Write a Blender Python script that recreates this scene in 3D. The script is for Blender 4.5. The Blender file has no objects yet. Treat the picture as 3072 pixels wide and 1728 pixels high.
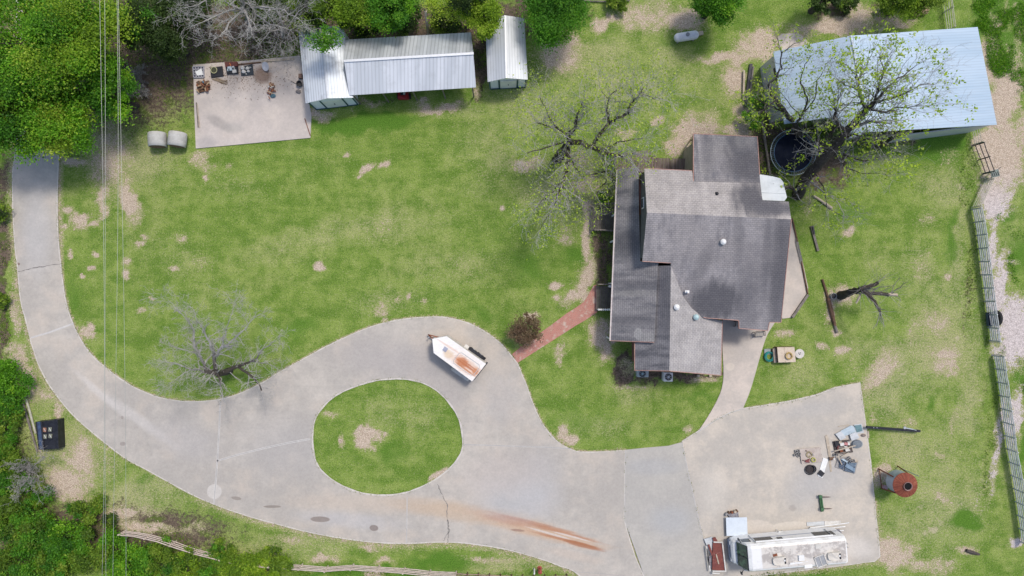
import bpy, math, random
import numpy as np
from mathutils import Vector, Matrix, geometry
R = math.radians
SC = bpy.context.scene
COL = SC.collection
# ------------------------------------------------------------------ camera, sky, sun
CAMH = 60.0; PPM = 34.0; CX, CY = 1536.0, 864.0
cd = bpy.data.cameras.new("camera"); cam = bpy.data.objects.new("camera", cd); COL.objects.link(cam)
cam.location = (0, 0, CAMH); cam.rotation_euler = (0, 0, 0)
cd.sensor_fit = 'HORIZONTAL'; cd.angle_x = 2*math.atan(1536/PPM/CAMH)
cd.clip_start = 0.5; cd.clip_end = 2000
SC.camera = cam
SUN_EL, SUN_AZ = 62.0, 38.0          # azimuth: east of north (image up)
W = bpy.data.worlds.new("World"); SC.world = W; W.use_nodes = True
nt = W.node_tree; bg = nt.nodes['Background']
sky = nt.nodes.new('ShaderNodeTexSky'); sky.sky_type = 'NISHITA'; sky.sun_disc = False
sky.sun_elevation = R(SUN_EL); sky.sun_rotation = R(SUN_AZ); sky.dust_density = 2.5; sky.air_density = 1.0; sky.ozone_density = 1.0
nt.links.new(sky.outputs[0], bg.inputs[0]); bg.inputs[1].default_value = 0.14
ld = bpy.data.lights.new("sun", 'SUN'); ld.energy = 1.95; ld.angle = R(9); ld.color = (1, .935, .85)
sun = bpy.data.objects.new("sun", ld); COL.objects.link(sun)
sd = Vector((math.sin(R(SUN_AZ))*math.cos(R(SUN_EL)), math.cos(R(SUN_AZ))*math.cos(R(SUN_EL)), math.sin(R(SUN_EL))))
sun.rotation_euler = sd.to_track_quat('Z', 'Y').to_euler(); sun.location = sd*80
SC.view_settings.view_transform = 'Standard'; SC.view_settings.look = 'None'
SC.view_settings.exposure = 0.28; SC.view_settings.gamma = 1
SC.cycles.max_bounces = 6; SC.cycles.transparent_max_bounces = 8

# ------------------------------------------------------------------ helpers
def P(px, py, h=0.0):
    k = (CAMH-h)/CAMH/PPM
    return Vector(((px-CX)*k, (CY-py)*k, h))
def L(s, ox, oy, f, h=None):
    """list of crop coordinates to source pixels"""
    return [(ox+x/f, oy+y/f) for x, y in s]
def tag(o, label=None, cat=None, group=None, kind=None):
    if label: o['label'] = label
    if cat: o['category'] = cat
    if group: o['group'] = group
    if kind: o['kind'] = kind
    return o
def thing(name, loc, label, cat, group=None, rz=0):
    o = bpy.data.objects.new(name, None); COL.objects.link(o)
    o.location = loc; o.rotation_euler = (0, 0, rz); o.empty_display_size = .3
    return tag(o, label, cat, group)
class MB:
    def __init__(s): s.v = []; s.f = []; s.mi = []
    def add(s, vs, fs, m=0):
        n = len(s.v); s.v += [tuple(v) for v in vs]; s.f += [tuple(i+n for i in f) for f in fs]; s.mi += [m]*len(fs); return s
    def box(s, c, d, rz=0, m=0, tilt=None):
        hx, hy, hz = d[0]/2, d[1]/2, d[2]/2
        M = Matrix.Rotation(rz, 3, 'Z')
        if tilt: M = M @ Matrix.Rotation(tilt[0], 3, 'X') @ Matrix.Rotation(tilt[1], 3, 'Y')
        c = Vector(c)
        vs = [c + M @ Vector((x*hx, y*hy, z*hz)) for z in (-1, 1) for x, y in ((-1, -1), (1, -1), (1, 1), (-1, 1))]
        return s.add(vs, [(3, 2, 1, 0), (4, 5, 6, 7), (0, 1, 5, 4), (1, 2, 6, 5), (2, 3, 7, 6), (3, 0, 4, 7)], m)
    def bar(s, a, b, w, h=None, m=0):
        a = Vector(a); b = Vector(b); h = h or w; d = b-a
        if d.length < 1e-6: return s
        q = d.to_track_quat('X', 'Z').to_matrix(); c = (a+b)/2; l = d.length/2
        vs = [c + q @ Vector((x*l, y*w/2, z*h/2)) for z in (-1, 1) for x, y in ((-1, -1), (1, -1), (1, 1), (-1, 1))]
        return s.add(vs, [(3, 2, 1, 0), (4, 5, 6, 7), (0, 1, 5, 4), (1, 2, 6, 5), (2, 3, 7, 6), (3, 0, 4, 7)], m)
    def prism(s, pts, z0, z1, m=0):
        """pts: xy pairs; z0,z1 numbers or lists"""
        n = len(pts)
        Z0 = z0 if hasattr(z0, '__len__') else [z0]*n; Z1 = z1 if hasattr(z1, '__len__') else [z1]*n
        a = sum(pts[i][0]*pts[(i+1) % n][1]-pts[(i+1) % n][0]*pts[i][1] for i in range(n))
        if a < 0: pts = pts[::-1]; Z0 = list(Z0)[::-1]; Z1 = list(Z1)[::-1]
        vs = [(p[0], p[1], z) for p, z in zip(pts, Z0)]+[(p[0], p[1], z) for p, z in zip(pts, Z1)]
        fs = [tuple(range(n))[::-1], tuple(range(n, 2*n))]+[(i, (i+1) % n, n+(i+1) % n, n+i) for i in range(n)]
        return s.add(vs, fs, m)
    def slab(s, pts, t, m=0):
        """pts: 3D points of a (roughly planar) sheet, given a thickness t downwards"""
        n = len(pts); pts = [Vector(p) for p in pts]
        a = sum(pts[i][0]*pts[(i+1) % n][1]-pts[(i+1) % n][0]*pts[i][1] for i in range(n))
        if a < 0: pts = pts[::-1]
        vs = [p-Vector((0, 0, t)) for p in pts]+pts
        fs = [tuple(range(n))[::-1], tuple(range(n, 2*n))]+[(i, (i+1) % n, n+(i+1) % n, n+i) for i in range(n)]
        return s.add(vs, fs, m)
    def tube(s, pts, rad, n=6, m=0, caps=True):
        pts = [Vector(p) for p in pts]
        if not hasattr(rad, '__len__'): rad = [rad]*len(pts)
        vs = []; k = len(pts)
        up = Vector((0.13, 0.31, 0.94))
        for i, p in enumerate(pts):
            t = (pts[min(i+1, k-1)]-pts[max(i-1, 0)])
            t = t.normalized() if t.length > 1e-9 else Vector((0, 0, 1))
            u = t.cross(up)
            if u.length < 1e-3: u = t.cross(Vector((1, 0, 0)))
            u.normalize(); w = t.cross(u)
            for j in range(n):
                a = 2*math.pi*j/n
                vs.append(p+(u*math.cos(a)+w*math.sin(a))*rad[i])
        fs = [(i*n+j, i*n+(j+1) % n, (i+1)*n+(j+1) % n, (i+1)*n+j) for i in range(k-1) for j in range(n)]
        if caps: fs += [tuple(range(n))[::-1], tuple((k-1)*n+j for j in range(n))]
        return s.add(vs, fs, m)
    def lathe(s, prof, c, n=24, m=0, caps=True, sx=1, sy=1, rz=0):
        vs = []; k = len(prof)
        for r, z in prof:
            for j in range(n):
                a = 2*math.pi*j/n; x, y = r*math.cos(a)*sx, r*math.sin(a)*sy
                vs.append((c[0]+x*math.cos(rz)-y*math.sin(rz), c[1]+x*math.sin(rz)+y*math.cos(rz), c[2]+z))
        fs = [(i*n+j, i*n+(j+1) % n, (i+1)*n+(j+1) % n, (i+1)*n+j) for i in range(k-1) for j in range(n)]
        if caps: fs += [tuple(range(n))[::-1], tuple((k-1)*n+j for j in range(n))]
        return s.add(vs, fs, m)
    def torus(s, c, R0, r, n=28, k=6, m=0, sx=1, sy=1):
        pts = [Vector(c)+Vector((R0*sx*math.cos(2*math.pi*i/n), R0*sy*math.sin(2*math.pi*i/n), 0)) for i in range(n+1)]
        return s.tube(pts, r, k, m, False)
    def blob(s, c, d, n=10, m=0, seed=0, j=.12, rz=0):
        rg = random.Random(seed); c = Vector(c); vs = []; rows = 6
        for i in range(rows+1):
            th = math.pi*i/rows
            for q in range(n):
                a = 2*math.pi*q/n+rz; k = 1+rg.uniform(-j, j)
                vs.append(c+Vector((d[0]/2*math.sin(th)*math.cos(a)*k, d[1]/2*math.sin(th)*math.sin(a)*k, d[2]/2*math.cos(th)*k)))
        fs = [(i*n+q, (i+1)*n+q, (i+1)*n+(q+1) % n, i*n+(q+1) % n) for i in range(rows) for q in range(n)]
        return s.add(vs, fs, m)
    def build(s, name, mats, parent=None, smooth=False, bevel=0, local=False):
        me = bpy.data.meshes.new(name)
        off = Vector((0, 0, 0)); inv = None
        if parent is not None and not local:
            inv = world_of(parent).inverted()
            me.from_pydata([tuple(inv @ Vector(v)) for v in s.v], [], s.f)
        else:
            me.from_pydata(s.v, [], s.f)
        if not isinstance(mats, (list, tuple)): mats = [mats]
        for m in mats: me.materials.append(m)
        if len(mats) > 1: me.polygons.foreach_set('material_index', s.mi)
        if smooth: me.polygons.foreach_set('use_smooth', [True]*len(me.polygons))
        me.update()
        o = bpy.data.objects.new(name, me); COL.objects.link(o)
        if parent is not None: o.parent = parent
        if bevel:
            b = o.modifiers.new('bevel', 'BEVEL'); b.width = bevel; b.segments = 2; b.limit_method = 'ANGLE'
        return o
def world_of(o):
    M = Matrix.LocRotScale(o.location, o.rotation_euler, o.scale)
    return world_of(o.parent) @ M if o.parent else M
def recentre(o):
    """put a lone mesh's origin at the base centre of its geometry"""
    me = o.data; n = len(me.vertices); co = np.zeros(n*3, 'f'); me.vertices.foreach_get('co', co); co = co.reshape(-1, 3)
    c = (co.min(0)+co.max(0))/2; c[2] = co[:, 2].min(); co -= c
    me.vertices.foreach_set('co', co.ravel()); me.update(); o.location = Vector(c.tolist())
    return o
def lone(mb, name, mats, label, cat, group=None, **k):
    o = recentre(mb.build(name, mats, None, **k)); return tag(o, label, cat, group)
def struct(mb, name, mats, **k):
    return tag(mb.build(name, mats, None, **k), kind='structure')
def copy_tree(o, parent=None):
    c = o.copy(); COL.objects.link(c); c.parent = parent
    for ch in [x for x in COL.objects if x.parent == o]: copy_tree(ch, c)
    return c
def fast_mesh(name, V, F4, mat, parent=None, var=None):
    me = bpy.data.meshes.new(name); nf = len(F4); V = np.asarray(V, 'f')
    if parent is not None:
        M = np.array(world_of(parent).inverted()); V = V @ M[:3, :3].T.astype('f') + M[:3, 3].astype('f')
    me.vertices.add(len(V)); me.vertices.foreach_set('co', V.ravel())
    k = F4.shape[1]
    me.loops.add(nf*k); me.loops.foreach_set('vertex_index', F4.ravel().astype('i'))
    me.polygons.add(nf); me.polygons.foreach_set('loop_start', np.arange(0, nf*k, k, dtype='i')); me.polygons.foreach_set('loop_total', np.full(nf, k, 'i'))
    me.materials.append(mat)
    if var is not None:
        a = me.attributes.new('var', 'FLOAT', 'POINT'); a.data.foreach_set('value', np.asarray(var, 'f'))
    me.update(calc_edges=True)
    o = bpy.data.objects.new(name, me); COL.objects.link(o)
    if parent is not None: o.parent = parent
    return o

# ------------------------------------------------------------------ node helpers
class NT:
    def __init__(s, name):
        s.m = bpy.data.materials.new(name); s.m.use_nodes = True; s.t = s.m.node_tree; s.n = s.t.nodes
        s.b = s.n['Principled BSDF']; s.out = s.n['Material Output']
        s.pos = s.n.new('ShaderNodeTexCoord').outputs['Object']; s.geo = s.n.new('ShaderNodeNewGeometry')
    def link(s, a, b): s.t.links.new(a, b)
    def put(s, inp, v):
        if hasattr(v, 'links'): s.link(v, inp)
        elif isinstance(v, (tuple, list)) and len(v) == 3 and inp.type == 'RGBA': inp.default_value = (*v, 1)
        else: inp.default_value = v
    def noise(s, scale, detail=4, rough=.6, vec=None, dist=0, off=None):
        n = s.n.new('ShaderNodeTexNoise'); n.inputs['Scale'].default_value = scale; n.inputs['Detail'].default_value = detail
        n.inputs['Roughness'].default_value = rough; n.inputs['Distortion'].default_value = dist
        s.link(vec if vec is not None else s.pos, n.inputs['Vector']); return n.outputs['Fac']
    def mapping(s, loc=(0, 0, 0), rot=(0, 0, 0), scl=(1, 1, 1), vec=None, typ='POINT'):
        n = s.n.new('ShaderNodeMapping'); n.vector_type = typ; n.inputs['Location'].default_value = loc
        n.inputs['Rotation'].default_value = rot; n.inputs['Scale'].default_value = scl
        s.link(vec if vec is not None else s.pos, n.inputs['Vector']); return n.outputs[0]
    def math(s, op, a, b=0, clamp=False):
        n = s.n.new('ShaderNodeMath'); n.operation = op; n.use_clamp = clamp; s.put(n.inputs[0], a); s.put(n.inputs[1], b); return n.outputs[0]
    def ramp(s, v, a, b, lo=0, hi=1, smooth=True):
        n = s.n.new('ShaderNodeMapRange'); n.interpolation_type = 'SMOOTHSTEP' if smooth else 'LINEAR'
        s.put(n.inputs['Value'], v); n.inputs['From Min'].default_value = a; n.inputs['From Max'].default_value = b
        n.inputs['To Min'].default_value = lo; n.inputs['To Max'].default_value = hi; return n.outputs['Result']
    def mix(s, f, a, b, typ='MIX'):
        n = s.n.new('ShaderNodeMix'); n.data_type = 'RGBA'; n.blend_type = typ; s.put(n.inputs['Factor'], f)
        s.put(n.inputs[6], a); s.put(n.inputs[7], b); return n.outputs[2]
    def attr(s, name):
        n = s.n.new('ShaderNodeAttribute'); n.attribute_name = name; return n
    def ell(s, cx, cy, rx, ry, rot=0, soft=.5, nz=None, amp=.35):
        """soft elliptical patch in world metres, its edge broken by noise"""
        v = s.mapping((cx, cy, 0), (0, 0, R(rot)), (rx, ry, 1e6), s.geo.outputs['Position'], 'TEXTURE')
        n = s.n.new('ShaderNodeVectorMath'); n.operation = 'LENGTH'; s.link(v, n.inputs[0]); d = n.outputs['Value']
        if nz is not None: d = s.math('ADD', d, s.math('MULTIPLY', s.math('SUBTRACT', nz, .5), amp*2))
        return s.ramp(d, 1.0+soft*.5, 1.0-soft*.5 if soft < 2 else 0)
    def bump(s, h, st=.3, dist=.02):
        n = s.n.new('ShaderNodeBump'); n.inputs['Strength'].default_value = st; n.inputs['Distance'].default_value = dist
        s.link(h, n.inputs['Height']); s.link(n.outputs[0], s.b.inputs['Normal'])
    def done(s, color, rough=.8, metal=0, spec=.3):
        s.put(s.b.inputs['Base Color'], color); s.put(s.b.inputs['Roughness'], rough); s.b.inputs['Metallic'].default_value = metal
        s.b.inputs['Specular IOR Level'].default_value = spec; return s.m
MATS = {}
def M(name, c1, c2=None, scale=3.0, rough=.7, metal=0, bump=.15, spec=.3, c3=None):
    """weathered surface: two tones broken by noise, dirt in a third"""
    if name in MATS: return MATS[name]
    t = NT(name); c2 = c2 or tuple(x*.72 for x in c1)
    n1 = t.noise(scale, 5, .65); n2 = t.noise(scale*6, 3, .6)
    f = t.ramp(t.math('ADD', t.math('MULTIPLY', n1, .7), t.math('MULTIPLY', n2, .3)), .38, .64)
    c = t.mix(f, c1, c2)
    if c3: c = t.mix(t.ramp(t.noise(scale*1.7, 5, .7, t.mapping((7.3, 2.1, 4))), .56, .68), c, c3)
    t.bump(n2, bump, .01)
    MATS[name] = t.done(c, rough, metal, spec); return MATS[name]
white = M('white_paint', (.78, .78, .77), (.68, .68, .66), 2, .5)
offwhite = M('dirty_white', (.66, .64, .60), (.48, .46, .42), 2.5, .7)
greywood = M('grey_wood', (.23, .205, .18), (.13, .115, .10), 3, .9)
palewood = M('pale_wood', (.50, .43, .34), (.36, .30, .23), 3, .85)
brownwood = M('brown_wood', (.17, .10, .065), (.09, .055, .035), 4, .9)
redwood = M('deck_wood', (.155, .115, .098), (.095, .072, .064), 3, .9)
blackplastic = M('black_plastic', (.018, .019, .024), (.03, .03, .036), 3, .5)
blackmetal = M('black_metal', (.012, .013, .018), (.028, .03, .038), 3, .4)
steel = M('galvanised_steel', (.45, .47, .49), (.33, .35, .37), 4, .45, .5)
rust = M('rusty_steel', (.25, .085, .04), (.13, .045, .028), 4, .85, c3=(.33, .15, .07))
glassdark = M('dark_glass', (.015, .022, .028), (.02, .03, .035), 1, .08, spec=.6, bump=0)
concrete_block = M('cinder_block', (.34, .33, .32), (.24, .235, .23), 5, .95)
red = M('red_paint', (.33, .02, .02), (.22, .02, .02), 4, .4)
tealtrim = M('dark_teal_trim', (.02, .075, .085), (.03, .095, .105), 4, .6)
fence_steel = M('fence_pipe', (.52, .54, .54), (.36, .38, .375), 3, .6, .2, c3=(.24, .19, .15))
fence_wood = M('fence_board', (.58, .49, .43), (.42, .34, .29), 3, .9)
palegreenrail = M('pale_rail', (.50, .49, .40), (.36, .35, .28), 3, .8)
# ------------------------------------------------------------------ ground
DRIVE = [(46,400),(44,469),(38,520),(38,576),(39,640),(42,695),(46,750),(52,795),(55,834),(60,886),(67,925),(76,954),(93,1025),(104,1060),(115,1093),(143,1148),(151,1160),(171,1188),(203,1228),(246,1271),(294,1311),(338,1347),(382,1379),(437,1408),(509,1448),(576,1484),(644,1514),(708,1537),(768,1556),(832,1573),(935,1599),(1026,1615),(1118,1627),(1217,1631),(1309,1627),(1384,1629),(1464,1639),(1536,1653),(1627,1679),(1687,1701),(1719,1713),(1760,1750),(1790,1800),
 (2010,1800),(1933,1728),(1874,1561),(1874,1526),(1876,1349),
 (1790,1354),(1750,1354),(1727,1351),(1687,1333),(1655,1305),(1627,1267),(1608,1228),(1592,1188),(1580,1152),(1568,1125),(1554,1091),(1536,1067),(1507,1033),(1468,1001),(1420,974),(1380,960),(1340,951),(1297,949),(1225,954),(1166,964),(1110,980),(1046,1006),(967,1044),(887,1088),(828,1121),(792,1144),(731,1174),(676,1193),(612,1202),(549,1202),(477,1190),(430,1172),(398,1157),(346,1123),(314,1097),(286,1073),(254,1033),(223,974),(203,914),(191,846),(185,791),(179,735),(175,656),(175,576),(179,457),(182,380),(190,200),(200,-80),(50,-80),(48,200)]
ISLAND = [(1189,1134),(1232,1137),(1273,1148),(1317,1174),(1356,1216),(1380,1259),(1389,1307),(1388,1351),(1364,1391),(1321,1430),(1273,1458),(1213,1480),(1150,1487),(1086,1480),(1030,1460),(983,1430),(951,1394),(938,1343),(937,1299),(945,1255),(975,1212),(1014,1180),(1078,1153),(1130,1139)]
MIDSLAB = [(1876,1349),(1934,1343),(2005,1337),(2045,1326),(2069,1438),(2108,1613),(2140,1740),(2150,1800),(2010,1800),(1933,1728),(1874,1561),(1874,1526)]
PAD = [(2045,1326),(2093,1295),(2150,1258),(2190,1238),(2228,1226),(2304,1215),(2379,1202),(2447,1186),(2503,1164),(2578,1148),(2596,1283),(2610,1391),(2622,1510),(2635,1635),(2637,1668),(2622,1682),(2600,1684),(2546,1692),(2400,1709),(2240,1729),(2180,1745),(2150,1800),(2140,1740),(2108,1613),(2069,1438)]
WALK = [(2167,955),(2330,955),(2324,967),(2302,1003),(2287,1044),(2262,1132),(2247,1180),(2228,1226),(2190,1238),(2150,1258),(2093,1295),(2123,1250),(2160,1180),(2170,1128),(2167,1050)]
PATIO = [(2350,640),(2372,655),(2382,690),(2396,740),(2410,800),(2423,862),(2422,884),(2400,915),(2375,952),(2346,956),(2330,900)]
SHEDPAD = [(581,195),(740,183),(901,168),(918,260),(935,345),(932,414),(760,430),(589,446),(584,320)]
BRICKPATH = [(1790,854),(1792,936),(1760,958),(1727,977),(1640,1033),(1552,1089),(1545,1076),(1536,1062),(1590,1020),(1651,977),(1700,940),(1751,906),(1770,875),(1780,857)]
def g2(pts, h=0): return [P(x, y, h).xy[:] for x, y in pts]
def smooth_closed(pts, n=3):
    out = []; k = len(pts)
    for i in range(k):
        p0, p1, p2, p3 = [np.array(pts[(i+j-1) % k], float) for j in range(4)]
        a = np.dot(p2-p1, p1-p0)/(np.linalg.norm(p2-p1)*np.linalg.norm(p1-p0)+1e-9); b = np.dot(p3-p2, p2-p1)/(np.linalg.norm(p3-p2)*np.linalg.norm(p2-p1)+1e-9)
        m1 = (p2-p0)/2 if a > .8 else (p2-p1); m2 = (p3-p1)/2 if b > .8 else (p2-p1)
        l = np.linalg.norm(p2-p1); m1 = m1/(np.linalg.norm(m1)+1e-9)*l; m2 = m2/(np.linalg.norm(m2)+1e-9)*l
        for j in range(n):
            t = j/n; out.append(tuple((2*t**3-3*t*t+1)*p1+(t**3-2*t*t+t)*m1+(-2*t**3+3*t*t)*p2+(t**3-t*t)*m2))
    return out
DRIVE_W = smooth_closed(g2(DRIVE), 3); ISLAND_W = smooth_closed(g2(ISLAND), 4); PAD_W = smooth_closed(g2(PAD), 2); MID_W = g2(MIDSLAB)
WALK_W = smooth_closed(g2(WALK), 3)
def seg_dist(X, Y, poly):
    d = np.full(X.shape, 1e9); A = np.array(poly); B = np.roll(A, -1, 0)
    for (ax, ay), (bx, by) in zip(A, B):
        vx, vy = bx-ax, by-ay; l2 = vx*vx+vy*vy+1e-12
        t = np.clip(((X-ax)*vx+(Y-ay)*vy)/l2, 0, 1); d = np.minimum(d, (X-ax-t*vx)**2+(Y-ay-t*vy)**2)
    return np.sqrt(d)
def grid_axis(a, b, step, far):
    core = np.arange(a, b+1e-6, step); lo = []; hi = []; s = step; x = a
    while x > -far: s *= 1.35; x -= s; lo.append(x)
    s = step; x = b
    while x < far: s *= 1.35; x += s; hi.append(x)
    return np.array(lo[::-1]+list(core)+hi)
gx = grid_axis(-48, 48, .2, 400); gy = grid_axis(-28, 28, .2, 400)
X, Y = np.meshgrid(gx, gy)
DIRT = """320 470 62 105 0 .72;305 600 16 60 0 .8;385 600 27 55 10 1;201 630 16 11 0 1;238 667 24 24 0 .95;195 681 8 9 0 .9;286 671 13 9 0 .8;211 759 8 14 0 .9;288 761 12 8 -20 1;274 803 9 7 0 1;252 826 7 6 0 1
384 822 10 15 0 1;384 787 13 14 0 .7;421 729 13 9 20 .8;431 709 10 8 0 .7;525 805 13 8 0 .8;453 897 8 5 0 .9;425 934 12 8 0 .6;549 723 16 14 0 .6;262 989 28 16 -35 .85;596 787 35 25 0 .32;222 485 42 13 -8 .85;610 497 34 22 0 .5
616 533 8 7 0 1;596 473 38 18 10 .65;684 497 12 9 0 .6;959 346 34 20 0 .75;1316 322 62 17 0 .85;1114 310 52 16 5 .5;1432 278 12 22 0 .7;1098 509 25 9 35 .85;1150 493 20 10 30 .8;1078 531 8 6 0 1;1042 465 10 6 0 .6
1675 159 66 56 0 .85;1814 64 46 22 15 .85;1934 48 100 45 0 .62;2049 64 60 28 0 .9;2172 175 78 17 0 .92;2279 131 60 48 0 .85;2204 238 28 50 0 .85;2085 386 60 32 10 .95;2033 437 38 34 0 .9;1973 366 25 12 0 .7;2112 346 50 18 0 .5;2228 338 30 25 0 .75
2204 390 42 20 0 .85;1874 401 38 15 0 .6;1576 493 48 16 0 .7;1735 485 38 28 0 .65;1755 549 45 32 0 .75;2368 115 44 18 5 1.1;2503 80 115 22 5 .95;2582 40 34 32 0 .9;2686 64 50 16 0 .85;2316 115 30 20 0 .7;1600 590 70 40 0 .3
2972 159 20 95 -6 .95;3010 300 44 120 -12 1;3005 480 62 90 0 1.1;2965 425 42 34 0 1.1;3050 90 16 60 0 .6;3066 400 20 60 0 .8;2985 600 34 55 10 1.1;2975 735 16 100 -8 .85;2996 860 20 86 -8 1;3040 980 50 80 0 1.1;3036 1040 42 56 0 1.1;3044 1240 20 80 -6 .85;3030 790 30 8 0 .7;3020 600 12 40 -30 .8
2993 1331 11 160 -8 .7;3047 1625 22 16 0 1.1;2841 834 10 12 0 .75;2813 973 55 45 -30 .52;2642 1113 32 62 -28 .75;2833 1085 48 45 0 .72;2463 1029 15 14 0 .8;2527 1051 20 12 0 .8;2356 1001 26 13 0 .75;2543 703 15 14 0 .8;2769 807 34 42 0 .42;2780 660 26 20 0 .4
2530 885 42 28 0 .8;2484 915 16 50 8 .9;2511 997 12 9 0 .9;1759 628 11 26 0 .9;1763 695 13 90 -4 .9;1765 810 24 50 -10 .8;1731 878 52 24 40 1;1667 858 18 9 0 .95;1671 892 9 8 0 .95;1695 707 30 22 0 .5;1802 997 42 40 0 .8;1822 1045 24 30 0 .9;1683 1057 16 34 0 .55
1595 950 22 9 0 .95;1106 1311 29 27 0 1.1;1082 1291 13 10 0 .9;1026 1323 8 20 0 .85;1154 1303 7 6 0 1;991 1247 26 9 0 .55;1313 1426 30 9 35 1;983 1669 35 14 0 .8;867 1621 62 12 -10 .55;1110 1641 35 12 0 .65;1154 1685 22 14 0 .7;1464 1681 62 12 -6 .6;1126 1722 26 12 0 .9
1660 1700 60 20 -12 .45;167 1235 14 16 0 .75;246 1375 46 62 20 .82;199 1454 66 48 0 .85;223 1502 52 20 0 .7;358 1542 42 18 -15 .9;429 1581 84 13 -4 .9;437 1522 50 20 0 .5;576 1585 46 14 0 .5;60 1093 26 70 15 .8;52 934 14 62 8 .75;1703 1311 24 19 -20 .95;2065 1291 17 10 20 .7;1894 1160 60 8 0 .5
2682 1665 55 42 -20 .9;2900 1649 30 12 0 .8;2821 1494 18 25 30 .62;2640 1430 26 34 0 .85;2725 1263 20 18 0 .5;2781 1705 85 24 0 .6;2622 1255 14 25 0 .45;2817 1360 14 20 0 .6;2860 1260 12 60 -10 .45;110 1180 60 26 0 .6;300 1400 60 60 0 .35;120 1350 14 40 10 .5
1195 900 18 10 0 .5;1150 925 16 14 30 .7;1273 902 12 9 0 .6;1224 890 5 9 0 .8;960 795 14 13 0 1.2;1505 624 7 7 0 1;1155 958 9 5 0 .7;1150 680 80 30 20 .28;1390 800 70 30 -20 .25;1850 1450 2 2 0 .1;2330 1250 2 2 0 .1;1900 1100 60 14 0 .5;2110 1140 40 10 0 .6;830 1190 60 8 20 .2;300 480 50 40 0 .4;2620 30 2 2 0 .1
2940 1500 30 60 0 .3;2560 1100 30 50 0 .3;3000 760 1 1 0 0;2420 620 26 30 0 .4;1900 250 70 30 0 .25;1790 330 60 30 0 .22;1480 520 60 40 0 .2;3020 30 8 30 0 .5;2840 470 40 20 0 .35;2750 1000 25 90 -12 .4"""
LITTER = """600 130 230 62 0 1.1;480 230 90 80 0 .85;870 60 300 60 0 1;1240 90 220 50 0 1.1;1180 110 260 20 0 1.1;1440 190 22 110 0 1;10 800 20 420 0 .75;1806 775 24 90 0 .9;1870 1110 36 46 0 .85;2073 1128 130 20 0 .7;1960 1130 60 22 0 .7;2290 430 55 110 0 .8;2440 470 110 80 -30 .9;2510 40 60 45 0 .8;2640 30 50 30 0 .6;2400 400 120 30 8 .9
1440 60 200 60 0 .9;300 1600 400 90 0 .8;60 1400 60 300 0 .5;300 180 400 220 0 .8;1700 440 60 40 0 .4;2490 930 10 60 8 .7;2650 425 130 14 6 .7;2700 20 70 20 0 .6;1640 30 120 60 0 .8;2910 870 14 200 -7 .5;2950 1200 12 200 -8 .4;1640 500 60 60 0 .3;1150 300 60 10 0 .5;240 1060 6 6 0 0"""
LUSH = """2970 40 45 60 0 1;3050 60 30 90 0 1;3010 150 40 60 0 .95;2995 200 26 26 0 1;3067 180 16 40 0 .9;3066 270 14 40 0 1;2930 90 30 22 0 .8;3040 230 14 14 0 .9;2980 430 1 1 0 0;2979 577 16 12 40 1;3020 650 26 32 0 .75;3055 760 40 70 0 .7;3060 1130 22 60 0 .8;3066 1350 16 80 0 .8
1100 370 160 24 4 1;900 390 60 20 10 .6;2830 440 80 40 8 1;2440 380 1 1 0 0;2560 640 60 50 0 .6;2860 720 20 90 0 .7;1730 760 50 40 0 .7;1180 1360 60 40 0 .6;1330 1240 40 60 0 .4;1730 1250 120 40 0 .5;2000 1290 60 30 0 .4;1320 1690 120 30 0 .8;1100 1722 200 14 0 1;2900 1560 50 30 0 .9;2100 1190 100 14 0 .6;240 1150 60 10 30 .7
350 1200 50 40 45 .5;900 980 80 40 20 .6;220 900 30 60 -15 .6;1450 940 60 30 -20 .6;2300 1730 220 16 0 .9;2790 1215 20 40 0 .7;430 1440 50 16 25 .6;1580 800 60 50 0 .6;2140 820 1 1 0 0;1800 60 30 60 0 .4;2050 120 110 30 0 .5;2280 430 60 120 0 .8"""
def vnoise(x, y, sc, seed, octs=3):
    out = np.zeros(x.shape); amp = 1.0; tot = 0
    for o_ in range(octs):
        rg_ = np.random.default_rng(seed+o_); G = rg_.uniform(0, 1, (256, 256)); u = x*sc; v = y*sc; i = np.floor(u).astype(int); j = np.floor(v).astype(int); fu = u-i; fv = v-j; fu = fu*fu*(3-2*fu); fv = fv*fv*(3-2*fv)
        g_ = lambda a, b: G[a % 256, b % 256]
        out += amp*((g_(i, j)*(1-fu)+g_(i+1, j)*fu)*(1-fv)+(g_(i, j+1)*(1-fu)+g_(i+1, j+1)*fu)*fv); tot += amp; amp *= .5; sc *= 2.1
    return out/tot
WX = X+(vnoise(X, Y, .9, 3)-.5)*1.5+(vnoise(X, Y, 3.0, 13)-.5)*.5; WY = Y+(vnoise(X, Y, .9, 23)-.5)*1.5+(vnoise(X, Y, 3.0, 33)-.5)*.5
def paint(txt, noise_amp=0.0):
    out = np.zeros(X.shape)
    for item in txt.replace('\n', ';').split(';'):
        cx, cy, rx, ry, rot, s = [float(v) for v in item.split()]
        if s <= 0: continue
        c = P(cx, cy); rx, ry = rx/PPM*1.3, ry/PPM*1.3; a = R(rot)
        qx = WX if min(rx, ry) > .5 else X*.6+WX*.4; qy = WY if min(rx, ry) > .5 else Y*.6+WY*.4
        u = ((qx-c.x)*math.cos(a)+(qy-c.y)*math.sin(a))/rx; v = (-(qx-c.x)*math.sin(a)+(qy-c.y)*math.cos(a))/ry
        out = np.maximum(out, s*np.exp(-(u*u+v*v)**1.3*1.1))
    return out
near = (abs(X) < 50) & (abs(Y) < 30)
Adirt = paint(DIRT)*(.80+.45*vnoise(X, Y, 1.6, 61, 3)); Alit = paint(LITTER); Alush = paint(LUSH)
edge = np.full(X.shape, 1e3); edge[near] = np.minimum(np.minimum(seg_dist(X[near], Y[near], DRIVE_W), seg_dist(X[near], Y[near], PAD_W)), 1e3)
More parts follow.
